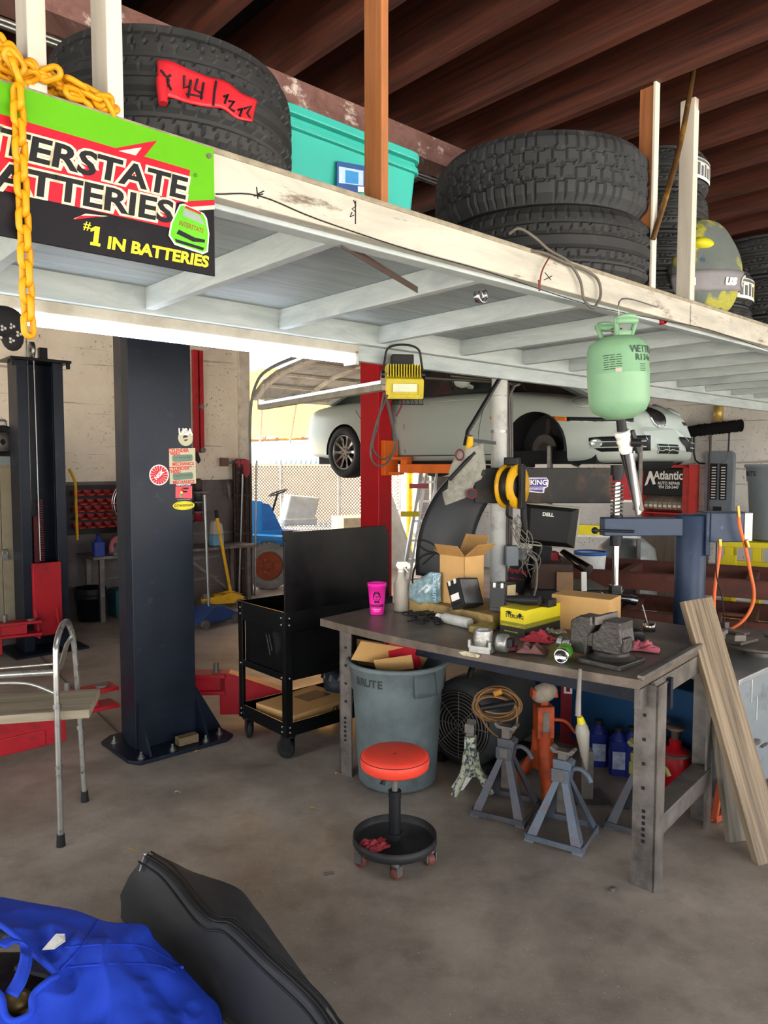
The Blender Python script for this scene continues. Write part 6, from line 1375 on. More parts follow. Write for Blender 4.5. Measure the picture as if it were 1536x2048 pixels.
obj('handle', B().tube([(-.01, -.05, 0), (.0, -1.9, .02)], .016, 8), mat('broom_handle', '#4d4138', .6), bm)
obj('brace', B().tube(bez([(-bw2*.6, -.06, 0), (-.2, -.4, 0), (0, -.44, 0), (.2, -.4, 0), (bw2*.6, -.04, 0)], 3), .011, 6), BLACKM, bm)
wl = thing('spare_wheel', 'wheel with worn rim hanging on the far wall past the car bumper', 'wheel', onwallR(1338, 888, .12))
obj('tire', B().lathe([(.22, -.1), (.27, -.1), (.3, -.05), (.3, .05), (.27, .1), (.22, .1), (.22, -.1)], 40), RUBBER, wl)
obj('rim', B().lathe([(0, -.02), (.1, -.02), (.19, .02), (.215, .09), (.235, .1), (.235, .09), (.2, -.05), (.2, -.09)], 36).cyl((0, 0, -.02), (0, 0, .01), .06, 20), STEEL, wl)
obj('hub_cap', B().cyl((.08, .02, .0), (.08, .02, .03), .05, 16), RED, wl)
sg = thing('wall_sign', 'small blue accessible-parking style sign with white figures on the far wall', 'sign', onwallR(1286, 935, .01))
obj('plate', B().prism(rrect(.42, .36, .01), .006), mat('sign_blue', '#2463b4', .5), sg)
fg = B()
for x in (-.02, .12): fg.prism(at2((x, .09), circ(.022, 12)), .002, TR(0, 0, .007)).b2((x - .016, -.06, .007), (x + .016, .06, .009)).b2((x - .045, .02, .007), (x + .045, .04, .009))
fg.prism(at2((-.13, -.02), circ(.05, 16)), .002, TR(0, 0, .007), holes=[at2((-.13, -.02), circ(.036, 16))]).b2((-.15, .0, .007), (-.13, .09, .009)).prism([(-.17, -.14), (.17, -.14), (.17, -.125), (-.17, -.125)], .002, TR(0, 0, .007))
obj('figures', fg, WHITE, sg)
fe = thing('fire_extinguisher', 'red fire extinguisher hanging left of the red wall cabinet', 'fire extinguisher', onwallR(1291, 1030, .1))
obj('cylinder', B().lathe([(0, 0), (.06, 0), (.07, .02), (.07, .33), (.03, .4), (0, .4)], 24, RX(-pi/2)), RED, fe); obj('valve', B().b2((-.05, .4, -.02), (.04, .47, .02)), BLACKP, fe)
single('tin_can', B().lathe([(0, 0), (.06, 0), (.06, .2), (0, .2)], 20, RX(-pi/2)), mat('gold_tin', '#b59a55', .4, .4), 'gold tin can above the broom on the far wall', 'can', onwallR(1436, 842, .1))
# ladder / chrome stand
ld = thing('step_ladder', 'folded aluminium ladder with a yellow label behind the red lift post', 'ladder', TR(0, 0, 0))
lb0 = pd(800, 1180, 9.6); lt0 = pd(842, 945, 9.8); o_ = Vector((.22, .12, 0))
for k2 in (0, 1, .35): obj('side_rail', B().bar(lb0 + o_*k2*1.2 - Z*lb0.z*1, lt0 + o_*k2, .03, .05), ALU, ld, world=True)
for i in range(6): f = (i + .5)/6; p = lb0.lerp(lt0, f); obj('rung', B().bar(p, p + o_, .02, .03), ALU, ld, world=True)
obj('yellow_tag', B().box(pd(820, 1028, 9.6), (.24, .02, .07)), STK_Y, ld, world=True); obj('red_tag', B().box(pd(838, 972, 9.6), (.25, .02, .06)), mat('faded_pink', '#b8606a', .6), ld, world=True)
# ---------------------------------------------------------------- by the cream wall
def wbk(px, py, off=0): return pp(px, py, W(0, vB - off), V)
rk = thing('bin_rack', 'low grey wall rail rack that holds the red parts bins', 'rack', frame(wbk(140, 1060, .03), U, Z))
obj('back_panel', B().b2((-.05, -.06, 0), (1.1, .5, .01)), mat('rack_steel', '#2b2625', .6), rk)
b0_ = B().prism([(0, 0), (.13, 0), (.15, .04), (.04, .075), (0, .08)], .094, Matrix(((0, 0, 1, 0), (0, 1, 0, 0), (1, 0, 0, 0), (0, 0, 0, 1)))); RB = mat('red_bin_plastic', '#a4262b', .5, var=.15)
bin0 = None; zz = [wbk(200, y, .03).z for y in (990, 1008, 1022, 1037, 1054)]; ub, _ = uv(wbk(140, 1000, .03))
rws = ['top', 'second', 'third', 'fourth', 'bottom']
hp2 = B().add([(0.004, .001, .02), (.09, .001, .02), (.09, .03, .13), (.004, .03, .13)], [(0,1,2,3)])
for r_, z in enumerate(zz):
    for k2 in range(9):
        Mb = frame(W(ub + .02 + k2*.112 + .03*(r_ % 2), vB - .045, z), U, Z) @ SCL(1, .78, 1)
        lab = 'red plastic parts bin in the %s row of the wall rack' % rws[r_]
        if bin0 is None:
            bin0 = thing('parts_bin', lab, 'bin', Mb, 'red parts bins in the top row')
            obj('tray', B().prism([(0, 0), (.12, 0), (.145, .035), (.1, .04), (.03, .078), (0, .08)], .004, Matrix(((0, 0, 1, 0), (0, 1, 0, 0), (1, 0, 0, 0), (0, 0, 0, 1)))).prism([(0, 0), (.12, 0), (.145, .035), (.1, .04), (.03, .078), (0, .08)], .004, Matrix(((0, 0, 1, .096), (0, 1, 0, 0), (1, 0, 0, 0), (0, 0, 0, 1)))).b2((0, 0, 0), (.1, .004, .12)).add([(0, 0, .12), (.1, 0, .12), (.1, .037, .146), (0, .037, .146)], [(0,1,2,3)]).b2((0, 0, 0), (.1, .08, .004)), RB, bin0)
            obj('label_lip', B().add([(.03, .006, .127), (.08, .006, .127), (.08, .02, .138), (.03, .02, .138)], [(0,1,2,3)]), mat('bin_card', '#a78a55', .7), bin0)
        else: dup(bin0, Mb, lab, 'red parts bins in the %s row' % rws[r_])
cab = thing('wood_cabinet', 'weathered plywood cabinet with padlocks at the edge of the lift', 'cabinet', frame(W(1.0, 7.5), U, V))
PLY = mat('grimy_plywood', '#8d826c', .75, 0, .18, 3, .05, 30, '#5d5443', .62, 3, .1)
obj('body', B().b2((0, .02, .12), (1.42, .5, 1.72)), PLY, cab); obj('door', B().b2((.0, 0, .14), (.95, .018, 1.7)), PLY, cab, bev=.003); obj('door', B().b2((.955, 0, .14), (1.42, .018, 1.7)), PLY, cab, bev=.003)
obj('top', B().b2((-.03, -.03, 1.72), (1.45, .52, 1.8)), GREYM, cab); obj('plinth', B().b2((.05, .04, 0), (1.38, .48, .12)), DARKSTEEL, cab)
obj('padlock', B().box((.97, -.02, .86), (.05, .02, .06)).tube([(.95, -.02, .89), (.95, -.02, .93), (.99, -.02, .93), (.99, -.02, .89)], .006, 6), STEEL, cab)
gw = thing('bench_motor', 'round black wheel-like motor with a handle on top of the plywood cabinet', 'motor', frame(pp(4, 884, W(0, 7.55), V), U, Z))
obj('drum', B().lathe([(0, -.1), (.13, -.1), (.155, -.07), (.155, .04), (.14, .06), (.11, .05), (.1, .02), (0, .02)], 36), RUBBER, gw); obj('face', B().lathe([(.03, .02), (.1, .025), (.1, .04), (.03, .045)], 6), DARKSTEEL, gw); obj('handle', B().tube([(-.05, .15, 0), (-.04, .2, 0), (.03, .2, 0), (.04, .15, 0)], .012, 8), STEEL, gw); obj('foot', B().b2((-.1, -.18, -.08), (.1, -.13, .05)), DARKSTEEL, gw)
tbw = thing('wall_bench', 'small dark steel bench along the cream wall', 'bench', frame(W(2.98, 8.0), U, V))
obj('top', B().b2((0, 0, .69), (2.05, .5, .725)), DARKSTEEL, tbw, bev=.004)
for x in (.1, 1.0, 1.95):
    for y in (.04, .44): obj('leg', B().b2((x - .025, y - .025, 0), (x + .025, y + .025, .69)), DARKSTEEL, tbw)
obj('brace', B().bar((.32, .02, .12), (1.0, .02, .62), .03, .03).bar((1.1, .02, .62), (1.75, .02, .12), .03, .03), DARKSTEEL, tbw)
def wbm(u, v, z=.726): return frame(W(u, v, z), U, V)
wv = thing('wall_vise', 'small grey bench vise on the steel bench by the cream wall', 'vise', wbm(3.27, 8.05))
obj('body', B().b2((-.06, -.05, 0), (.06, .1, .1)).b2((-.05, -.12, .03), (.05, -.05, .14)).b2((-.05, .0, .1), (.05, .08, .17)), GREYM, wv, bev=.008); obj('handle', B().tube([(0, -.14, .05), (.06, -.15, -.14)], .012, 8), STEEL, wv)
single('shop_rag', B().tube(bez([(-.09, 0, .04), (-.08, 0, .14), (-.03, 0, .19), (.04, 0, .18), (.07, 0, .12)], 4), .024, 8), mat('pink_rag', '#b9606a'), 'pink rag hung over the wall vise', 'rag', wbm(3.27, 8.0))
bt_ = thing('oil_bottle', 'blue oil bottle on the steel bench by the cream wall', 'bottle', wbm(3.08, 8.1)); BLU = mat('blue_plastic', '#22398f', .4)
obj('body', B().prism(rrect(.13, .08, .02), .15).lathe([(.05, .15), (.02, .2), (.018, .22)], 16), BLU, bt_, bev=.01); obj('cap', B().cyl((0, 0, .22), (0, 0, .25), .02, 14), BLACKP, bt_)
jg = thing('jug', 'black jug with gold lettering behind the wall vise', 'jug', wbm(3.46, 8.2)); obj('body', B().b2((-.11, -.07, 0), (.11, .07, .3)), BLACKP, jg, bev=.02); obj('lettering', B().text('BLAST', .07, frame((0, -.0712, .15), (1, 0, 0), Z), off=.002), STK_Y, jg)
bu = thing('bucket', 'black ribbed bucket with a white label on the floor by the cream wall', 'bucket', TR(*pz(182, 1240, 0).xy, 0))
obj('body', B().lathe([(0, 0), (.13, 0), (.15, .24), (.165, .25), (.165, .27), (.155, .275), (.168, .29), (.168, .31), (.16, .32), (.17, .36), (.16, .37), (.14, .05), (0, .02)], 36), BLACKP, bu)
obj('label', B().lathe([(.1415, .13), (.148, .2)], 12, a0=R(-125), a1=R(-55)), WHITEP, bu)
bx3 = thing('tool_case', 'teal plastic box with pale lettering under the wall bench', 'case', frame(W(3.26, 8.1), U, V)); obj('body', B().b2((0, 0, 0), (.3, .25, .32)), mat('dark_teal', '#24545c', .5), bx3, bev=.02); obj('lettering', B().text('craft', .07, frame((.1, -.001, .15), (1, 0, 0), Z)), mat('faded_teal_ink', '#6f9aa0'), bx3)
single('hose', B().tube(bez([wbk(138, 938, .3), wbk(150, 965, .3), wbk(152, 1010, .3), wbk(155, 1080, .3)], 6), .016, 8), YEL, 'yellow hose hanging beside the black lift post', 'hose', world=True)
fg_ = thing('fan_guard', 'round chrome wire fan guard leaning behind the blue lift post', 'fan guard', frame(pp(275, 1006, W(0, 8.3), V), U, Z))
gd = B()
for r0, z in ((.3, 0), (.29, .03), (.27, .06), (.2, .09)): gd.tube([(r0*cos(t*pi/24), r0*sin(t*pi/24), z) for t in range(48)], .006, 5, True)
for k2 in range(24): a = 2*pi*k2/24; gd.tube([(.3*cos(a), .3*sin(a), 0), (.27*cos(a), .27*sin(a), .06), (.1*cos(a), .1*sin(a), .1)], .003, 4)
obj('wire_cage', gd, CHROME, fg_); obj('hub', B().cyl((0, 0, -.05), (0, 0, .1), .1, 20), BLACKP, fg_)
hb2 = thing('hoist_boom', 'long red slotted hoist boom hung upright on the cream wall', 'boom', frame(wbk(397, 905, .1), U, Z))
tpz = wbk(388, 700, .1).z - wbk(397, 905, .1).z
obj('channel', B().b2((-.06, 0, -.02), (.0, tpz, .03)).b2((.02, 0, -.02), (.07, tpz, .03)).b2((-.06, 0, -.03), (.07, tpz, -.015)), RED, hb2, bev=.004)
obj('hook_plate', B().prism([(-.1, .05), (-.02, .02), (.02, -.1), (-.01, -.14), (-.06, -.08), (-.12, .0)], .02), BLACKM, hb2); obj('bolt', B().cyl((.03, .03, .0), (.03, .03, .07), .035, 14).cyl((.02, tpz*.45, .0), (.02, tpz*.45, .08), .03, 12), DARKSTEEL, hb2)
gt = thing('folding_gate', 'collapsed dark steel folding gate standing in the doorway with a red rag on top', 'gate', frame(pp(486, 1190, W(0, vB - .12), V) * 1, U, Z))
gp = pp(486, 1190, W(0, vB - .12), V); gh = 1.78 - gp.z
sl = B()
for i in range(8): sl.b2((-.125 + i*.033, -gp.z, -.02 + .008*(i % 2)), (-.1 + i*.033, gh - .04*(i % 3), .012 + .008*(i % 2)))
for z in (.35, .8, 1.3): sl.b2((-.13, z, -.025), (.13, z + .03, .03))
obj('slats', sl, mat('rusty_gate_steel', '#3d302a', .6, .4, .3, 12, dirt='#8b7a6b', da=.68, ds=14), gt)
obj('pole', B().tube([(.15, -gp.z + .0, .05), (.2, gh, .05)], .014, 8).tube([(-.1, -gp.z, .06), (-.02, gh*.9, .06)], .014, 8), STEEL, gt)
rag_ = single('shop_rag', B().ball((0, 0, 0), 1, 20, 12, .11, .06, .05).ball((.06, -.03, -.08), 1, 14, 10, .05, .045, .12).ball((-.05, -.03, -.03), 1, 14, 10, .06, .045, .08), mat('dusty_red_rag', '#9d4048', .9), 'dusty red rag draped on top of the folded gate', 'rag', TR(*pp(484, 925, W(0, vB - .1), V)))
# floor jacks
yj = thing('floor_jack', 'yellow floor jack with a long handle by the doorway', 'floor jack', frame(pz(445, 1212, 0), (.95, .3, 0), Z.cross(Vector((.95, .3, 0)))))
obj('body', B().prism([(-.25, .05), (.22, .05), (.25, .12), (.1, .18), (-.05, .14), (-.25, .12)], .05, TR(0, .12, 0) @ RX(pi/2)).prism([(-.25, .05), (.22, .05), (.25, .12), (.1, .18), (-.05, .14), (-.25, .12)], .05, TR(0, -.07, 0) @ RX(pi/2)).b2((-.1, -.07, .08), (.2, .07, .15)), YEL, yj, bev=.006)
jt = yj.matrix_world @ Vector((.1, 0, .16)); obj('handle', B().tube([jt, pd(433, 1030, jt.y - .05)], .02, 10), YEL, yj, world=True); obj('grip', B().tube([pd(434, 1036, jt.y - .05), pd(432.5, 1020, jt.y - .05)], .024, 10), RUBBER, yj, world=True)
for x in (-.2, .2):
    for y in (-.14, .12): obj('wheel', B().cyl((x, y, .05), (x, y + .03, .05), .05, 18), DARKSTEEL, yj)
obj('saddle', B().cyl((-.2, 0, .12), (-.2, 0, .17), .06, 16), DARKSTEEL, yj)
bj = thing('floor_jack', 'blue floor jack with its handle up, beside the blue lift post', 'floor jack', frame(pz(418, 1248, 0), (.6, .8, 0), Vector((-.8, .6, 0))))
obj('body', B().prism([(-.2, .04), (.3, .04), (.3, .1), (.1, .2), (-.05, .2), (-.2, .1)], .26, TR(0, .13, 0) @ RX(pi/2)), mat('jack_blue', '#27406f', .4, 0, .15, 7), bj, bev=.01)
for x in (-.18, .24):
    for y in (-.18, .14): obj('wheel', B().cyl((x, y, .045), (x, y + .04, .045), .045, 18), DARKSTEEL, bj)
jt = bj.matrix_world @ Vector((.0, 0, .18)); obj('handle', B().tube([jt, pd(409, 990, jt.y)], .014, 10), STEEL, bj, world=True)
single('wood_block', B().b2((-.17, -.06, 0), (.17, .06, .06)), wood('dark_block', '#3d3631', '#5f564d', (.1, 1, 1)), 'dark wood block on the floor in front of the yellow floor jack', 'wood block', TR(*pz(449, 1236, 0)) @ RZ(.5), bev=.004)
jb = thing('jug', 'jug of blue washer fluid on the steel bench by the doorway', 'jug', wbm(4.55, 8.15)); obj('body', B().b2((-.07, -.06, 0), (.08, .06, .14)), mat('washer_blue', '#6d9fb8', .3), jb, bev=.015); obj('upper', B().prism([(-.07, .14), (.08, .14), (.06, .26), (.0, .32), (-.05, .3)], .11, TR(0, .055, 0) @ RX(pi/2)), CLR, jb, bev=.015)
for i, (dy, c1, lb_) in enumerate(((0, '#8d2430', 'red can on the wall shelf behind the blue lift post, lowest'), (.2, '#2a2a2c', 'black can on the wall shelf behind the blue lift post, above the red one'), (.4, '#3c4046', 'dark can on the wall shelf behind the blue lift post, second from the top'), (.6, '#4d4138', 'brown can on the wall shelf behind the blue lift post, topmost'))):
    single('can', B().lathe([(0, 0), (.05, 0), (.05, .14), (.03, .16), (0, .16)], 18), mat('can_' + c1[1:], c1, .4), lb_, 'can', frame(W(4.47, vB - .1, 1.02 + dy*.62), U, V))
wsf = B()
for i in range(4): wsf.b2((4.38, vB - .18, 1.0 + i*.124), (4.58, vB - .02, 1.018 + i*.124), MW)
single('wall_shelf', wsf, DARKSTEEL, 'narrow steel shelf rack on the cream wall behind the blue lift post', 'shelf', world=True)
st_ = thing('switch_box', 'rusty latch box and hanging lock on the door jamb', 'latch', frame(wbk(446, 925, .08), U, Z)); obj('box', B().b2((-.05, -.05, 0), (.05, .06, .06)), mat('rusty_latch', '#6b5142', .7), st_); obj('bolt', B().cyl((.05, .0, .03), (.2, .0, .03), .015, 8), STEEL, st_); obj('lock', B().tube(bez([(.03, -.22, .05), (.05, -.35, .05), (.06, -.5, .05)], 4), [.05, .03, .02, .03, .02, .03, .02, .01, .01][:9], 8), DARKSTEEL, st_)
# ---------------------------------------------------------------- under the bench
def jackstand(label, p, rz, sc, style, cols, lift=.0, group='jack stands under the bench'):
    m = cols[0]; hm = cols[3] if len(cols) > 3 else m; t = thing('jack_stand', label, 'jack stand', TR(*p) @ RZ(rz), group); h = .27*sc; w = .135*sc
    if style == 'pyramid':
        for sx in (1, -1):
            for sy in (1, -1):
                obj('leg', B().add([(sx*w, sy*w, 0), (sx*(w - .045), sy*w, 0), (sx*w, sy*(w - .045), 0), (sx*.032, sy*.032, h), (sx*.004, sy*.032, h), (sx*.032, sy*.004, h)], [(0, 3, 4, 1), (0, 2, 5, 3)]), m, t, solid=.005)
        for sx in (1, -1): obj('foot_bar', B().b2((sx*w, -w + .01, .01), (sx*(w - .006), w - .01, .035)), m, t); obj('foot_bar', B().b2((-w + .01, sx*w, .01), (w - .01, sx*(w - .006), .035)), m, t)
        obj('head', B().prism([(-.035, h - .005), (.035, h - .005), (.05, h + .09), (.03, h + .1), (-.04, h + .1)], .066, TR(0, .033, 0) @ RX(pi/2)).b2((-.042, -.045, h), (.04, -.037, h + .06)), hm, t, bev=.004)
        obj('pawl_window', B().b2((-.02, -.047, h + .012), (.018, -.044, h + .055)), DARKSTEEL, t)
        obj('ratchet_post', B().b2((-.02, -.02, h - .15), (.02, .02, h + .13 + lift)), DARKSTEEL, t)
        obj('saddle', B().prism([(-.06, .02), (-.045, .0), (.045, .0), (.06, .02), (.05, .03), (.03, .015), (-.03, .015), (-.05, .03)], .05, TR(0, .025, h + .125 + lift) @ RX(pi/2)), cols[1], t, bev=.003)
        obj('lever', B().tube(bez([(.03, -.0, h + .05), (.08, -.02, h + .075), (.12, -.03, h + .06), (.14, -.035, h + .03)], 4), .011, 8), hm, t)
    else:
        for k in range(3):
            a = 2*pi*k/3 + .4
            obj('leg', B().tube(bez([(.02*cos(a), .02*sin(a), h), (.04*cos(a), .04*sin(a), h*.6), (w*1.05*cos(a), w*1.05*sin(a), .012)], 4), [.03*sc]*4 + [.026*sc]*4 + [.022*sc], 6), m, t)
        obj('web', B().lathe([(.035*sc, h*.75), (.06*sc, h*.45), (.045*sc, h*.45)], 6), m, t)
        obj('head', B().b2((-.035*sc, -.035*sc, h*.9), (.035*sc, .035*sc, h*1.38)), m, t, bev=.006)
        obj('pawl_window', B().b2((-.018, -.035*sc - .003, h*1.0), (.016, -.035*sc, h*1.3)), DARKSTEEL, t)
        obj('saddle', B().b2((-.02, -.02, h*1.38), (.02, .02, h*1.5 + lift)).prism([(-.055*sc, 0), (.055*sc, 0), (.05*sc, .05), (.02, .025), (-.02, .025), (-.05*sc, .05)], .05, TR(0, .025, h*1.5 + lift) @ RX(pi/2)), cols[1], t, bev=.004)
        obj('lever', B().tube(bez([(.035*sc, 0, h*1.15), (.09*sc, -.01, h*1.12), (.13*sc, -.02, h*.95)], 4) if cols[2] > 0 else bez([(-.035*sc, 0, h*1.1), (-.08*sc, -.01, h*1.0), (-.07*sc, -.01, h*.8), (-.03*sc, 0, h*.75)], 4), .009, 8), m, t)
    return t
JG = mat('worn_grey_blue_stand', '#5c6672', .5, .2, .2, 9, dirt='#6b4a38', da=.64, ds=12); JD = mat('worn_dark_stand', '#4c4e54', .5, .2, .25, 9, dirt='#6b4a38', da=.66, ds=12)
JO = mat('orange_stand_paint', '#a8431b', .55, 0, .2, 8, dirt='#4f2c1e', da=.57, ds=10); JW = mat('chipped_blue_white_stand', '#a9ab90', .65, 0, .15, 8, dirt='#33414f', da=.53, ds=48, dw=.03)
JY = mat('olive_yellow_stand', '#66632c', .5, 0, .2, 9, dirt='#4b4a2c', da=.6)
def jsp(px, py): return pz(px, py, 0)
jackstand('grey-blue pyramid jack stand nearest the bench front leg', jsp(1124, 1672), -.55, 1.0, 'pyramid', (JG, DARKSTEEL, 1))
jackstand('dark grey pyramid jack stand in front of the orange stand', jsp(1012, 1622), -.5, 1.02, 'pyramid', (JD, DARKSTEEL, 1), .02)
jackstand('orange tripod jack stand with a rag-wrapped top', jsp(1085, 1588), .1, 1.28, 'tripod', (JO, JO, 1), .0)
jackstand('small chipped white and blue jack stand by the trash can', jsp(940, 1585), 1.3, .82, 'tripod', (JW, DARKSTEEL, -1))
jackstand('olive-headed jack stand half hidden behind the bench front leg', jsp(1278, 1650), -.6, .95, 'pyramid', (JD, JY, 1, JY))
for c_ in bpy.data.objects: pass
single('rag_wrap', B().ball((0, 0, 0), 1, 18, 12, .07, .05, .05), mat('grimy_cloth', '#8a7f70', .9, 0, .3, 12), 'grimy cloth bundled on the orange jack stand', 'rag', TR(*(jsp(1085, 1588) + Z*.54)) @ RY(-.4))
single('putty_knife', B().b2((-.03, -.004, 0), (.03, .004, .16)), WHITEP, 'white plastic scraper leaning on the chipped jack stand', 'scraper', TR(*jsp(912, 1580)) @ RY(.6))
# blower
bf = thing('floor_blower', 'dark barrel-shaped floor blower with round wire grille under the bench', 'blower', TR(*pz(955, 1520, 0)) @ RZ(-.65))
DKG = mat('dark_blower_grey', '#3b3d3d', .55, 0, .2, 4, .05, 40, '#25262a', .6)
obj('housing', B().lathe([(.0, -.2), (.2, -.2), (.245, -.17), (.25, .0), (.25, .32), (.235, .36), (.0, .36)], 44, TR(0, 0, .27) @ RX(-pi/2)), DKG, bf)
g_ = B()
for r0 in (.03, .05, .07, .09, .11, .13, .15, .17, .185): g_.tube([(r0*cos(t*pi/18), -.212, .27 + r0*sin(t*pi/18)) for t in range(36)], .0032, 5, True)
for k in range(4): a = pi*k/4; g_.tube([(.19*cos(a), -.215, .27 + .19*sin(a)), (-.19*cos(a), -.215, .27 - .19*sin(a))], .003, 5)
obj('grille', g_, DARKSTEEL, bf); obj('intake', B().lathe([(0, -.204), (.19, -.204)], 32, TR(0, 0, .27) @ RX(-pi/2) @ SCL(1, 1, 1)), mat('intake_dark', '#121213', .8), bf)
obj('feet', B().b2((-.2, -.15, 0), (-.14, .3, .06)).b2((.14, -.15, 0), (.2, .3, .06)), BLACKP, bf); obj('handle', B().tube(bez([(0, -.1, .51), (0, -.05, .57), (0, .15, .57), (0, .22, .51)], 4), .018, 8), BLACKP, bf)
cc = thing('extension_cord', 'brown extension cord coiled and hung on the floor blower', 'cord', TR(*pd(990, 1405, 3.75)))
rnd = random.Random(4); q_ = B()
for k in range(11):
    rx = .1 + .025*rnd.random(); rzz = .055 + .03*rnd.random(); o1 = rnd.uniform(-.012, .012); o2 = rnd.uniform(-.015, .015); tl = rnd.uniform(-.25, .1)
    q_.tube([((rx*cos(t*pi/14))*cos(tl) - rzz*sin(t*pi/14)*sin(tl) + o1, -.02 + .006*k - .05, rx*cos(t*pi/14)*sin(tl) + rzz*sin(t*pi/14) + o2) for t in range(28)], .0052, 6, True)
q_.tube(bez([(-.1, -.06, .02), (-.06, -.07, -.09), (.02, -.07, -.16), (.09, -.07, -.12), (.11, -.06, .0)], 5), .0052, 6)
obj('coil', q_, mat('brown_cord', '#7a5a38', .6), cc); obj('plug', B().tube([(-.02, -.08, .07), (.02, -.08, .085)], .017, 8), mat('orange_plug', '#a8702c', .6), cc); obj('tie', B().tube([(-.08, -.09, -.0), (.08, -.1, .03)], .016, 6), BLACKP, cc)
# bottles and cans under the bench
def cap_bottle(label, px, py, rz, m, w, d, h, cm, kind=0):
    t = thing('oil_bottle', label, 'bottle', TR(*pz(px, py, 0)) @ RZ(rz), 'bottles under the bench')
    obj('body', B().prism(rrect(w, d, .02), h), m, t, bev=.012, seg=3)
    obj('neck', B().lathe([(min(w, d)*.48, h - .01), (min(w, d)*.4, h + .02), (.02, h + .04), (.02, h + .055), (0, h + .055)], 18), m, t); obj('cap', B().cyl((0, 0, h + .045), (0, 0, h + .07), .024, 16), cm, t)
    if kind: obj('label', B().b2((-w*.36, -d/2 - .0016, h*.2), (w*.36, -d/2 + .002, h*.72)), mat('torn_label', '#8f97ad', .7, 0, .5, 20), t)
    return t
NVB = mat('oil_bottle_blue', '#15226a', .4, 0, .15, 9)
cap_bottle('squarish blue oil can with torn label, first in the row under the bench', 1196, 1528, -.2, NVB, .1, .1, .19, BLACKP, 1)
cap_bottle('squarish blue oil can with torn label, second in the row under the bench', 1236, 1545, -.2, NVB, .1, .1, .19, BLACKP, 1)
cap_bottle('plain blue oil can with black cap beside the bench leg', 1262, 1548, -.2, NVB, .09, .1, .2, BLACKP)
cap_bottle('round-shouldered blue bottle behind the square oil cans', 1214, 1495, .1, mat('dark_blue_bottle', '#27356d', .4), .12, .1, .24, BLACKP)
jk = thing('jug', 'black jug with yellow lettering under the bench', 'jug', TR(*pz(1246, 1478, 0)) @ RZ(-.3)); obj('body', B().b2((-.08, -.06, 0), (.08, .06, .34)), BLACKP, jk, bev=.025); obj('lettering', B().text('BLAST', .05, frame((0, -.061, .2), (1, 0, 0), Z), off=.002).text('CLEANER', .026, frame((0, -.061, .15), (1, 0, 0), Z)), STK_Y, jk)
gb = thing('grease_bottle', 'clear tapered bottle with a yellow cap hanging upside down by a red label', 'bottle', TR(*pd(1166, 1475, 3.7)) @ RY(-.12)); obj('body', B().lathe([(0, -.17), (.012, -.17), (.02, -.1), (.036, .03), (.03, .06), (.018, .08)], 20), CLR, gb); obj('cap', B().cyl((0, 0, .075), (-.005, 0, .11), .022, 14, .015), STK_Y, gb)
single('floor_stand', B().b2((-.03, -.03, 0), (.03, .03, .26)).b2((-.1, -.1, 0), (.1, .1, .012)), DARKSTEEL, 'dark stub stand under the clear tapered bottle', 'stand', TR(*pd(1172, 1540, 3.72).xy, 0))
rc = thing('product_box', 'red carton with white letters under the bench behind the vise handle', 'box', TR(*pz(1160, 1490, 0)) @ RZ(-.3)); obj('carton', B().b2((-.12, 0, 0), (.12, .2, .42)), mat('dark_red_carton', '#7d1a24', .5), rc); obj('lettering', B().text('LIFE', .075, frame((-.04, -.001, .34), (1, 0, 0), Z), off=.003), WHITE, rc)
def bottlejack(label, px, py, dark):
    m = mat('bottle_jack_red' + str(dark), '#a8141f' if not dark else '#6d1a1e', .4, dirt='#5a1a1a', da=.66); t = thing('bottle_jack', label, 'bottle jack', TR(*pz(px, py, 0)), 'bottle jacks under the bench')
    obj('body', B().lathe([(0, 0), (.075, 0), (.075, .23), (.06, .25), (.03, .26), (.03, .3), (0, .3)], 28), m, t); obj('collar', B().lathe([(.03, .245), (.085, .235), (.09, .225), (.075, .22)], 28).lathe([(0, .28), (.022, .28), (.022, .34), (.05, .355), (.05, .365), (0, .365)], 24), mat('grimy_jack_metal', '#6b5a4d', .6, .4), t)
    obj('handle', B().bar((.07, -.02, .2), (.14, -.04, .2), .02, .02).bar((.14, -.04, .2), (.14, -.04, .02), .02, .02), m, t); return t
bottlejack('red bottle jack with a side handle on the floor behind the bench leg', 1348, 1590, 0); bottlejack('darker red bottle jack half hidden by the bench leg', 1318, 1570, 1)
oj = thing('jack_stand', 'orange tubular stand standing behind the leaning planks', 'jack stand', TR(*pz(1462, 1640, 0)) @ RZ(.3)); OR2 = mat('rusty_orange', '#b4532e', .6, dirt='#6b3a26', da=.6)
obj('frame', B().bar((-.1, 0, .02), (.3, .1, .02), .03, .03).bar((-.1, 0, .02), (.05, .1, .32), .03, .03).bar((.3, .1, .02), (.1, .1, .32), .03, .03).bar((-.1, 0, .02), (.02, .3, .02), .03, .03), OR2, oj, bev=.003)
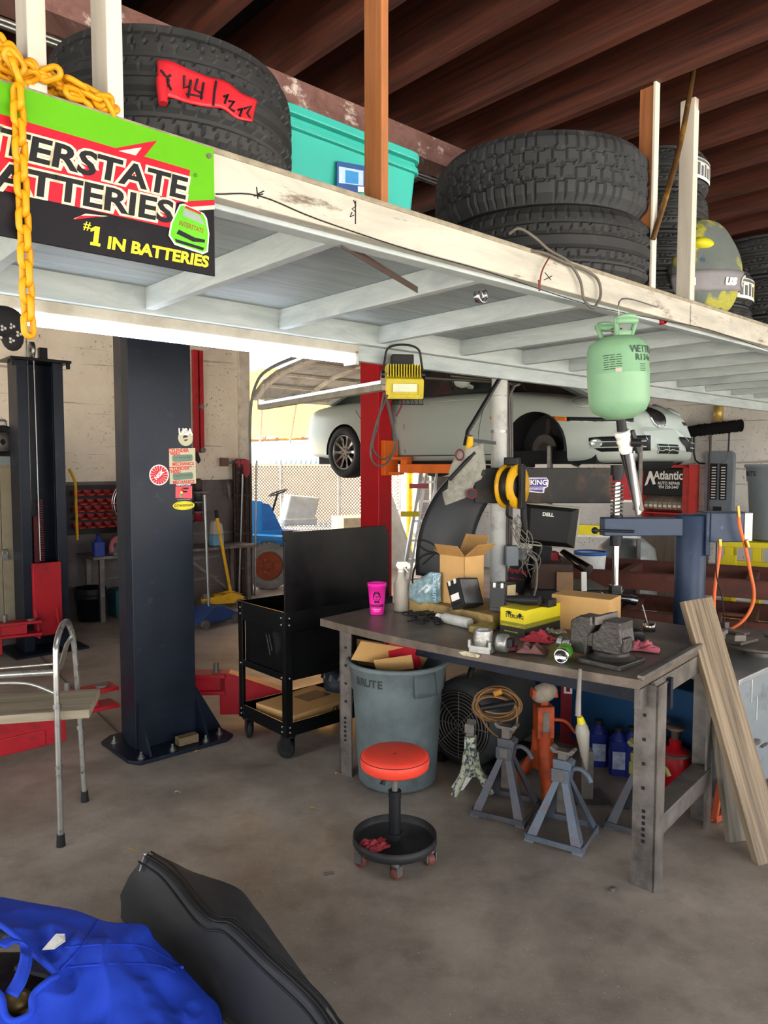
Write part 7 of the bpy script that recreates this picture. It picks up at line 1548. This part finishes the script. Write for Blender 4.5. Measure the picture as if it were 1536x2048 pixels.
# floor scraps
LEAF = mat('dry_leaf', '#b8945a', .8); PAP = mat('pale_scrap', '#b9b4a4', .8)
def scrap(px, py, s, m, lab, rz, cat='leaf'):
    single('dry_leaf' if cat == 'leaf' else 'scrap', B().grid(6, 4, lambda i, j: ((i - .5)*2*s, (j - .5)*s*sin(pi*min(.98, max(.05, i))), .004 + .006*sin(i*5)*1 + .006)), m, lab, cat, TR(*pz(px, py, 0)) @ RZ(rz), solid=.001)
for k, (px, py, s, m, lab, rz, cat) in enumerate(((628, 1619, .022, LEAF, 'dry leaf on the floor just before the stool base', .2, 'leaf'), (674, 1549, .018, LEAF, 'dry leaf on the floor beside the bench corner leg', 1.2, 'leaf'), (356, 1587, .018, PAP, 'pale leaf on the floor in front of the blue lift post', .5, 'leaf'), (264, 1702, .018, LEAF, 'tan leaf on the floor near the walker foot', .1, 'leaf'), (396, 1505, .024, LEAF, 'curled leaf at the edge of the lift base plate', .8, 'leaf'), (1290, 1690, .016, LEAF, 'leaf on the floor beside the bench front leg', .4, 'leaf'))): scrap(px, py, s, m, lab, rz, cat)
single('razor_blade', B().b2((-.022, -.009, .001), (.022, .009, .003)).b2((-.022, .004, .003), (.022, .009, .0045)), STEEL, 'shiny razor blade lying on the floor in front of the stool', 'blade', TR(*pz(658, 1749, 0)) @ RZ(.35))
single('hex_nut', B().prism(circ(.012, 6), .014, holes=[circ(.006, 12)]), DARKSTEEL, 'hex nut lying on the floor in front of the bench leg', 'nut', TR(*pz(1225, 1781, 0)))
# ---------------------------------------------------------------- nearest things on the floor
CASE = mat('black_nylon_case', '#303133', .55, 0, .15, 4, .12, 300)
def cp3(px, py, z): return pz(px, py, z)
A_ = [cp3(297, 1712, .30), cp3(345, 1745, .3), cp3(420, 1835, .3), cp3(470, 1850, .3), cp3(545, 1920, .29), cp3(640, 2010, .27), cp3(700, 2110, .25)]
B_ = [cp3(240, 1790, .1), cp3(282, 1850, .08), cp3(322, 1905, .06), cp3(365, 1950, .05), cp3(430, 2010, .04), cp3(520, 2090, .03), cp3(600, 2180, .02)]
C_ = [cp3(308, 1708, .2), cp3(372, 1735, .2), cp3(470, 1775, .2), cp3(520, 1830, .2), cp3(590, 1925, .18), cp3(648, 2000, .16), cp3(720, 2090, .14)]
A2, B2_, C2 = bez(A_, 6), bez(B_, 6), bez(C_, 6); n_ = len(A2)
D2 = [Vector((c.x + .02, c.y + .0, .012)) for c in C2]
E2_ = [Vector((b.x, b.y, .01)) for b in B2_]
cs2 = thing('black_case', 'black zippered instrument case lying on the floor next to the blue overalls', 'case', TR(*A2[n_//2].xy, 0))
def crossf(i, j):
    k = min(n_ - 1, int(round(i*(n_ - 1)))); ring = [E2_[k], B2_[k], A2[k], C2[k], D2[k]]; x = j*5; a = int(x) % 5; f = x - int(x); p = ring[a].lerp(ring[(a+1) % 5], f)
    b_ = .02*sin(pi*f)*(1 if a in (1,) else .3); nrm = Vector((-.3, -.6, .4)) if a == 1 else Vector((.3, .2, .3)); return p + nrm*b_*(1 + .8*noise.noise(p*6)) + Vector((0, 0, .012*noise.noise(p*9)))
cb_ = B().grid(n_ - 1, 40, crossf, cv=True)
ends = [crossf(0, j/40) for j in range(40)]; cb_.add(ends, [tuple(range(40))[::-1]])
obj('shell', cb_, CASE, cs2, world=True)
zp = [p + Vector((-.005, -.012, .012)) for p in A2]
obj('zipper', B().tube(zp, .006, 6).tube([p + Vector((.015, .012, .004)) for p in zp], .004, 6).tube([p + Vector((-.02, -.02, -.016)) for p in zp], .004, 6), mat('zip_black', '#101011', .4), cs2, world=True)
obj('zip_pull', B().tube([A2[0] + Vector((-.01, -.01, .01)), A2[0] + Vector((-.025, -.02, -.045))], .005, 6).ball(A2[0] + Vector((-.005, -.01, .012)), .011, 10, 8), STEEL, cs2, world=True)
obj('end_patch', B().grid(10, 6, lambda i, j: crossf(.86 + .14*i, .42 + .36*j) + Vector((-.006, -.01, .012))), mat('grey_end_patch', '#6b6d6f', .6), cs2, world=True)
BLUE = mat('cobalt_work_cloth', '#2143bd', .8, 0, .08, 6, .15, 250)
bo0 = pz(120, 2000, .2); bx0, by0 = bo0.x, bo0.y
ov = thing('blue_overalls', 'cobalt blue work overalls heaped over a red toolbox in front of the camera', 'overalls', TR(bx0, by0, 0))
top_ = bez([pz(a, b, z) for a, b, z in ((-190, 1770, .2), (-60, 1786, .26), (60, 1806, .28), (150, 1822, .28), (215, 1845, .27), (288, 1850, .25), (310, 1880, .22), (350, 1920, .18), (410, 1985, .12), (440, 2020, .07), (450, 2100, .02))], 5)
def clf(i, j):
    k = i*(len(top_) - 1); a = top_[int(k)].lerp(top_[min(len(top_) - 1, int(k) + 1)], k - int(k))
    near = Vector((bx0 - .35 + .62*i, by0 - .55, .05)); p = a.lerp(near, j)
    bulge = .16*sin(pi*min(1, j*1.1))*(1 - .5*i) ; ridge = .022*noise.noise(Vector((p.x*7, p.y*7, 3))) + .028*abs(noise.noise(Vector((p.x*3.3 + p.y*2, p.y*3.1 - p.x, 7)))) + .008*sin(p.x*22 + p.y*31 + 4*noise.noise(p*5)) + .006*noise.noise(p*22) + .011*(1 - abs(noise.noise(Vector((p.x*9 + p.y*4, p.y*6 - p.x*3, 1)))))**6
    p = p + Z*(bulge + ridge*min(1, j*5 + .1))
    if j < .001: p.z = a.z
    return p
rows_ = B(); NU, NV = 200, 130
pts = [[clf(i/NU, j/NV) for j in range(NV + 1)] for i in range(NU + 1)]
I_ = ov.matrix_world.inverted()
hole_c = Pl(TR(0, 0, .33)) if 0 else None
def px_of(p):
    c = cam.matrix_world.inverted() @ p if False else None
def proj(p):
    d = p - EYE; fwd = Vector((0, cos(PITCH), -sin(PITCH))); up = Vector((0, sin(PITCH), cos(PITCH))); t = d.dot(fwd); return (768 + FPX*d.x/t, 1024 - FPX*d.dot(up)/t)
vs = [p for r_ in pts for p in r_]; fs = []
def inside(x, y):
    # the neck opening and arm gap of the overalls
    P = [(-40, 1830), (10, 1855), (60, 1900), (112, 1948), (110, 1952), (98, 1960), (66, 1990), (62, 2025), (30, 2042), (10, 2030), (0, 1990), (-40, 1960)]
    c = False
    for k in range(len(P)):
        (x1, y1), (x2, y2) = P[k], P[k-1]
        if (y1 > y) != (y2 > y) and x < (x2 - x1)*(y - y1)/(y2 - y1) + x1: c = not c
    return c
for i in range(NU):
    for j in range(NV):
        c = (pts[i][j] + pts[i+1][j+1])/2
        if not inside(*proj(c)): fs.append((i*(NV+1) + j, (i+1)*(NV+1) + j, (i+1)*(NV+1) + j + 1, i*(NV+1) + j + 1))
obj('cloth', B().add(vs, fs, 0, True), BLUE, ov, world=True, solid=.004)
def onc(px, py, dz=.008):
    d = ray(px, py); h = BVc.ray_cast(EYE, d); return (h[0] if h[0] is not None else pz(px, py, .25)) - d.normalized()*dz
full_f = [(i*(NV+1) + j, (i+1)*(NV+1) + j, (i+1)*(NV+1) + j + 1, i*(NV+1) + j + 1) for i in range(NU) for j in range(NV)]
BVc = BVHTree.FromPolygons(vs, full_f)
HP = [(-40, 1830), (10, 1855), (60, 1900), (112, 1948), (98, 1960), (66, 1990), (62, 2025), (30, 2042), (10, 2030), (0, 1990), (-40, 1960)]
obj('hem', B().tube([onc(*p.xy, .004) for p in bez([(a, b, 0) for a, b in HP], 4)], .009, 8), BLUE, ov, world=True)
obj('strap', B().grid(20, 3, lambda i, j: onc(*bez([(0, 1892 + 0, 0), (25, 1880, 0), (48, 1890, 0), (52, 1920, 0), (40, 1960, 0), (22, 1990, 0)], 4)[int(i*20)].xy, .012) + Vector((.014*(j*3 - 1.5), -.006*(j*3 - 1.5), 0))), BLUE, ov, world=True, solid=.004)
for q in ([(130, 1895), (200, 1890), (280, 1892), (330, 1915), (365, 1935)], [(120, 1940), (150, 1910), (175, 1875), (197, 1840)], [(135, 1935), (230, 1928), (310, 1930), (350, 1945)]):
    obj('stitched_seam', B().tube([onc(*p.xy, .002) for p in bez([(a, b, 0) for a, b in q], 6)], .004, 6), mat('seam_blue', '#1a39b0', .8), ov, world=True)
tg_ = B()
tq = [(84, 1900), (112, 1868), (130, 1868), (131, 1882), (108, 1898)]
tg_.add([onc(a, b, .02) for a, b in tq], [tuple(range(5))]); obj('torn_tag', tg_, WHITEP, ov, world=True, solid=.002)
tbx = thing('toolbox', 'red toolbox under the blue overalls, seen through their neck opening', 'toolbox', TR(bx0 - .17, by0 + .05, 0)); obj('body', B().b2((-.3, -.32, 0), (.16, .16, .2)), RED, tbx, bev=.01); obj('tray', B().b2((-.29, -.31, .2), (.15, .15, .205)), DARKSTEEL, tbx)
single('metal_plate', B().box((0, 0, 0), (.12, .08, .012)), mat('speckled_plate', '#b9bcbd', .35, .6, .3, 60), 'speckled silver metal plate lying in the red toolbox', 'plate', TR(*pz(82, 1928, .24)) @ RZ(-.3))
single('brass_fitting', B().ball((0, 0, 0), 1, 18, 12, .05, .04, .04), mat('dull_gold', '#a8905a', .4, .6), 'dull gold round fitting lying in the red toolbox', 'fitting', TR(*pz(34, 2010, .24)))
single('wrapped_part', B().ball((0, 0, 0), 1, 16, 10, .05, .035, .03), mat('silver_wrap', '#a3a19c', .25, .5, .4, 30), 'plastic-wrapped silver part in the red toolbox by the collar', 'part', TR(*pz(8, 1872, .25)))
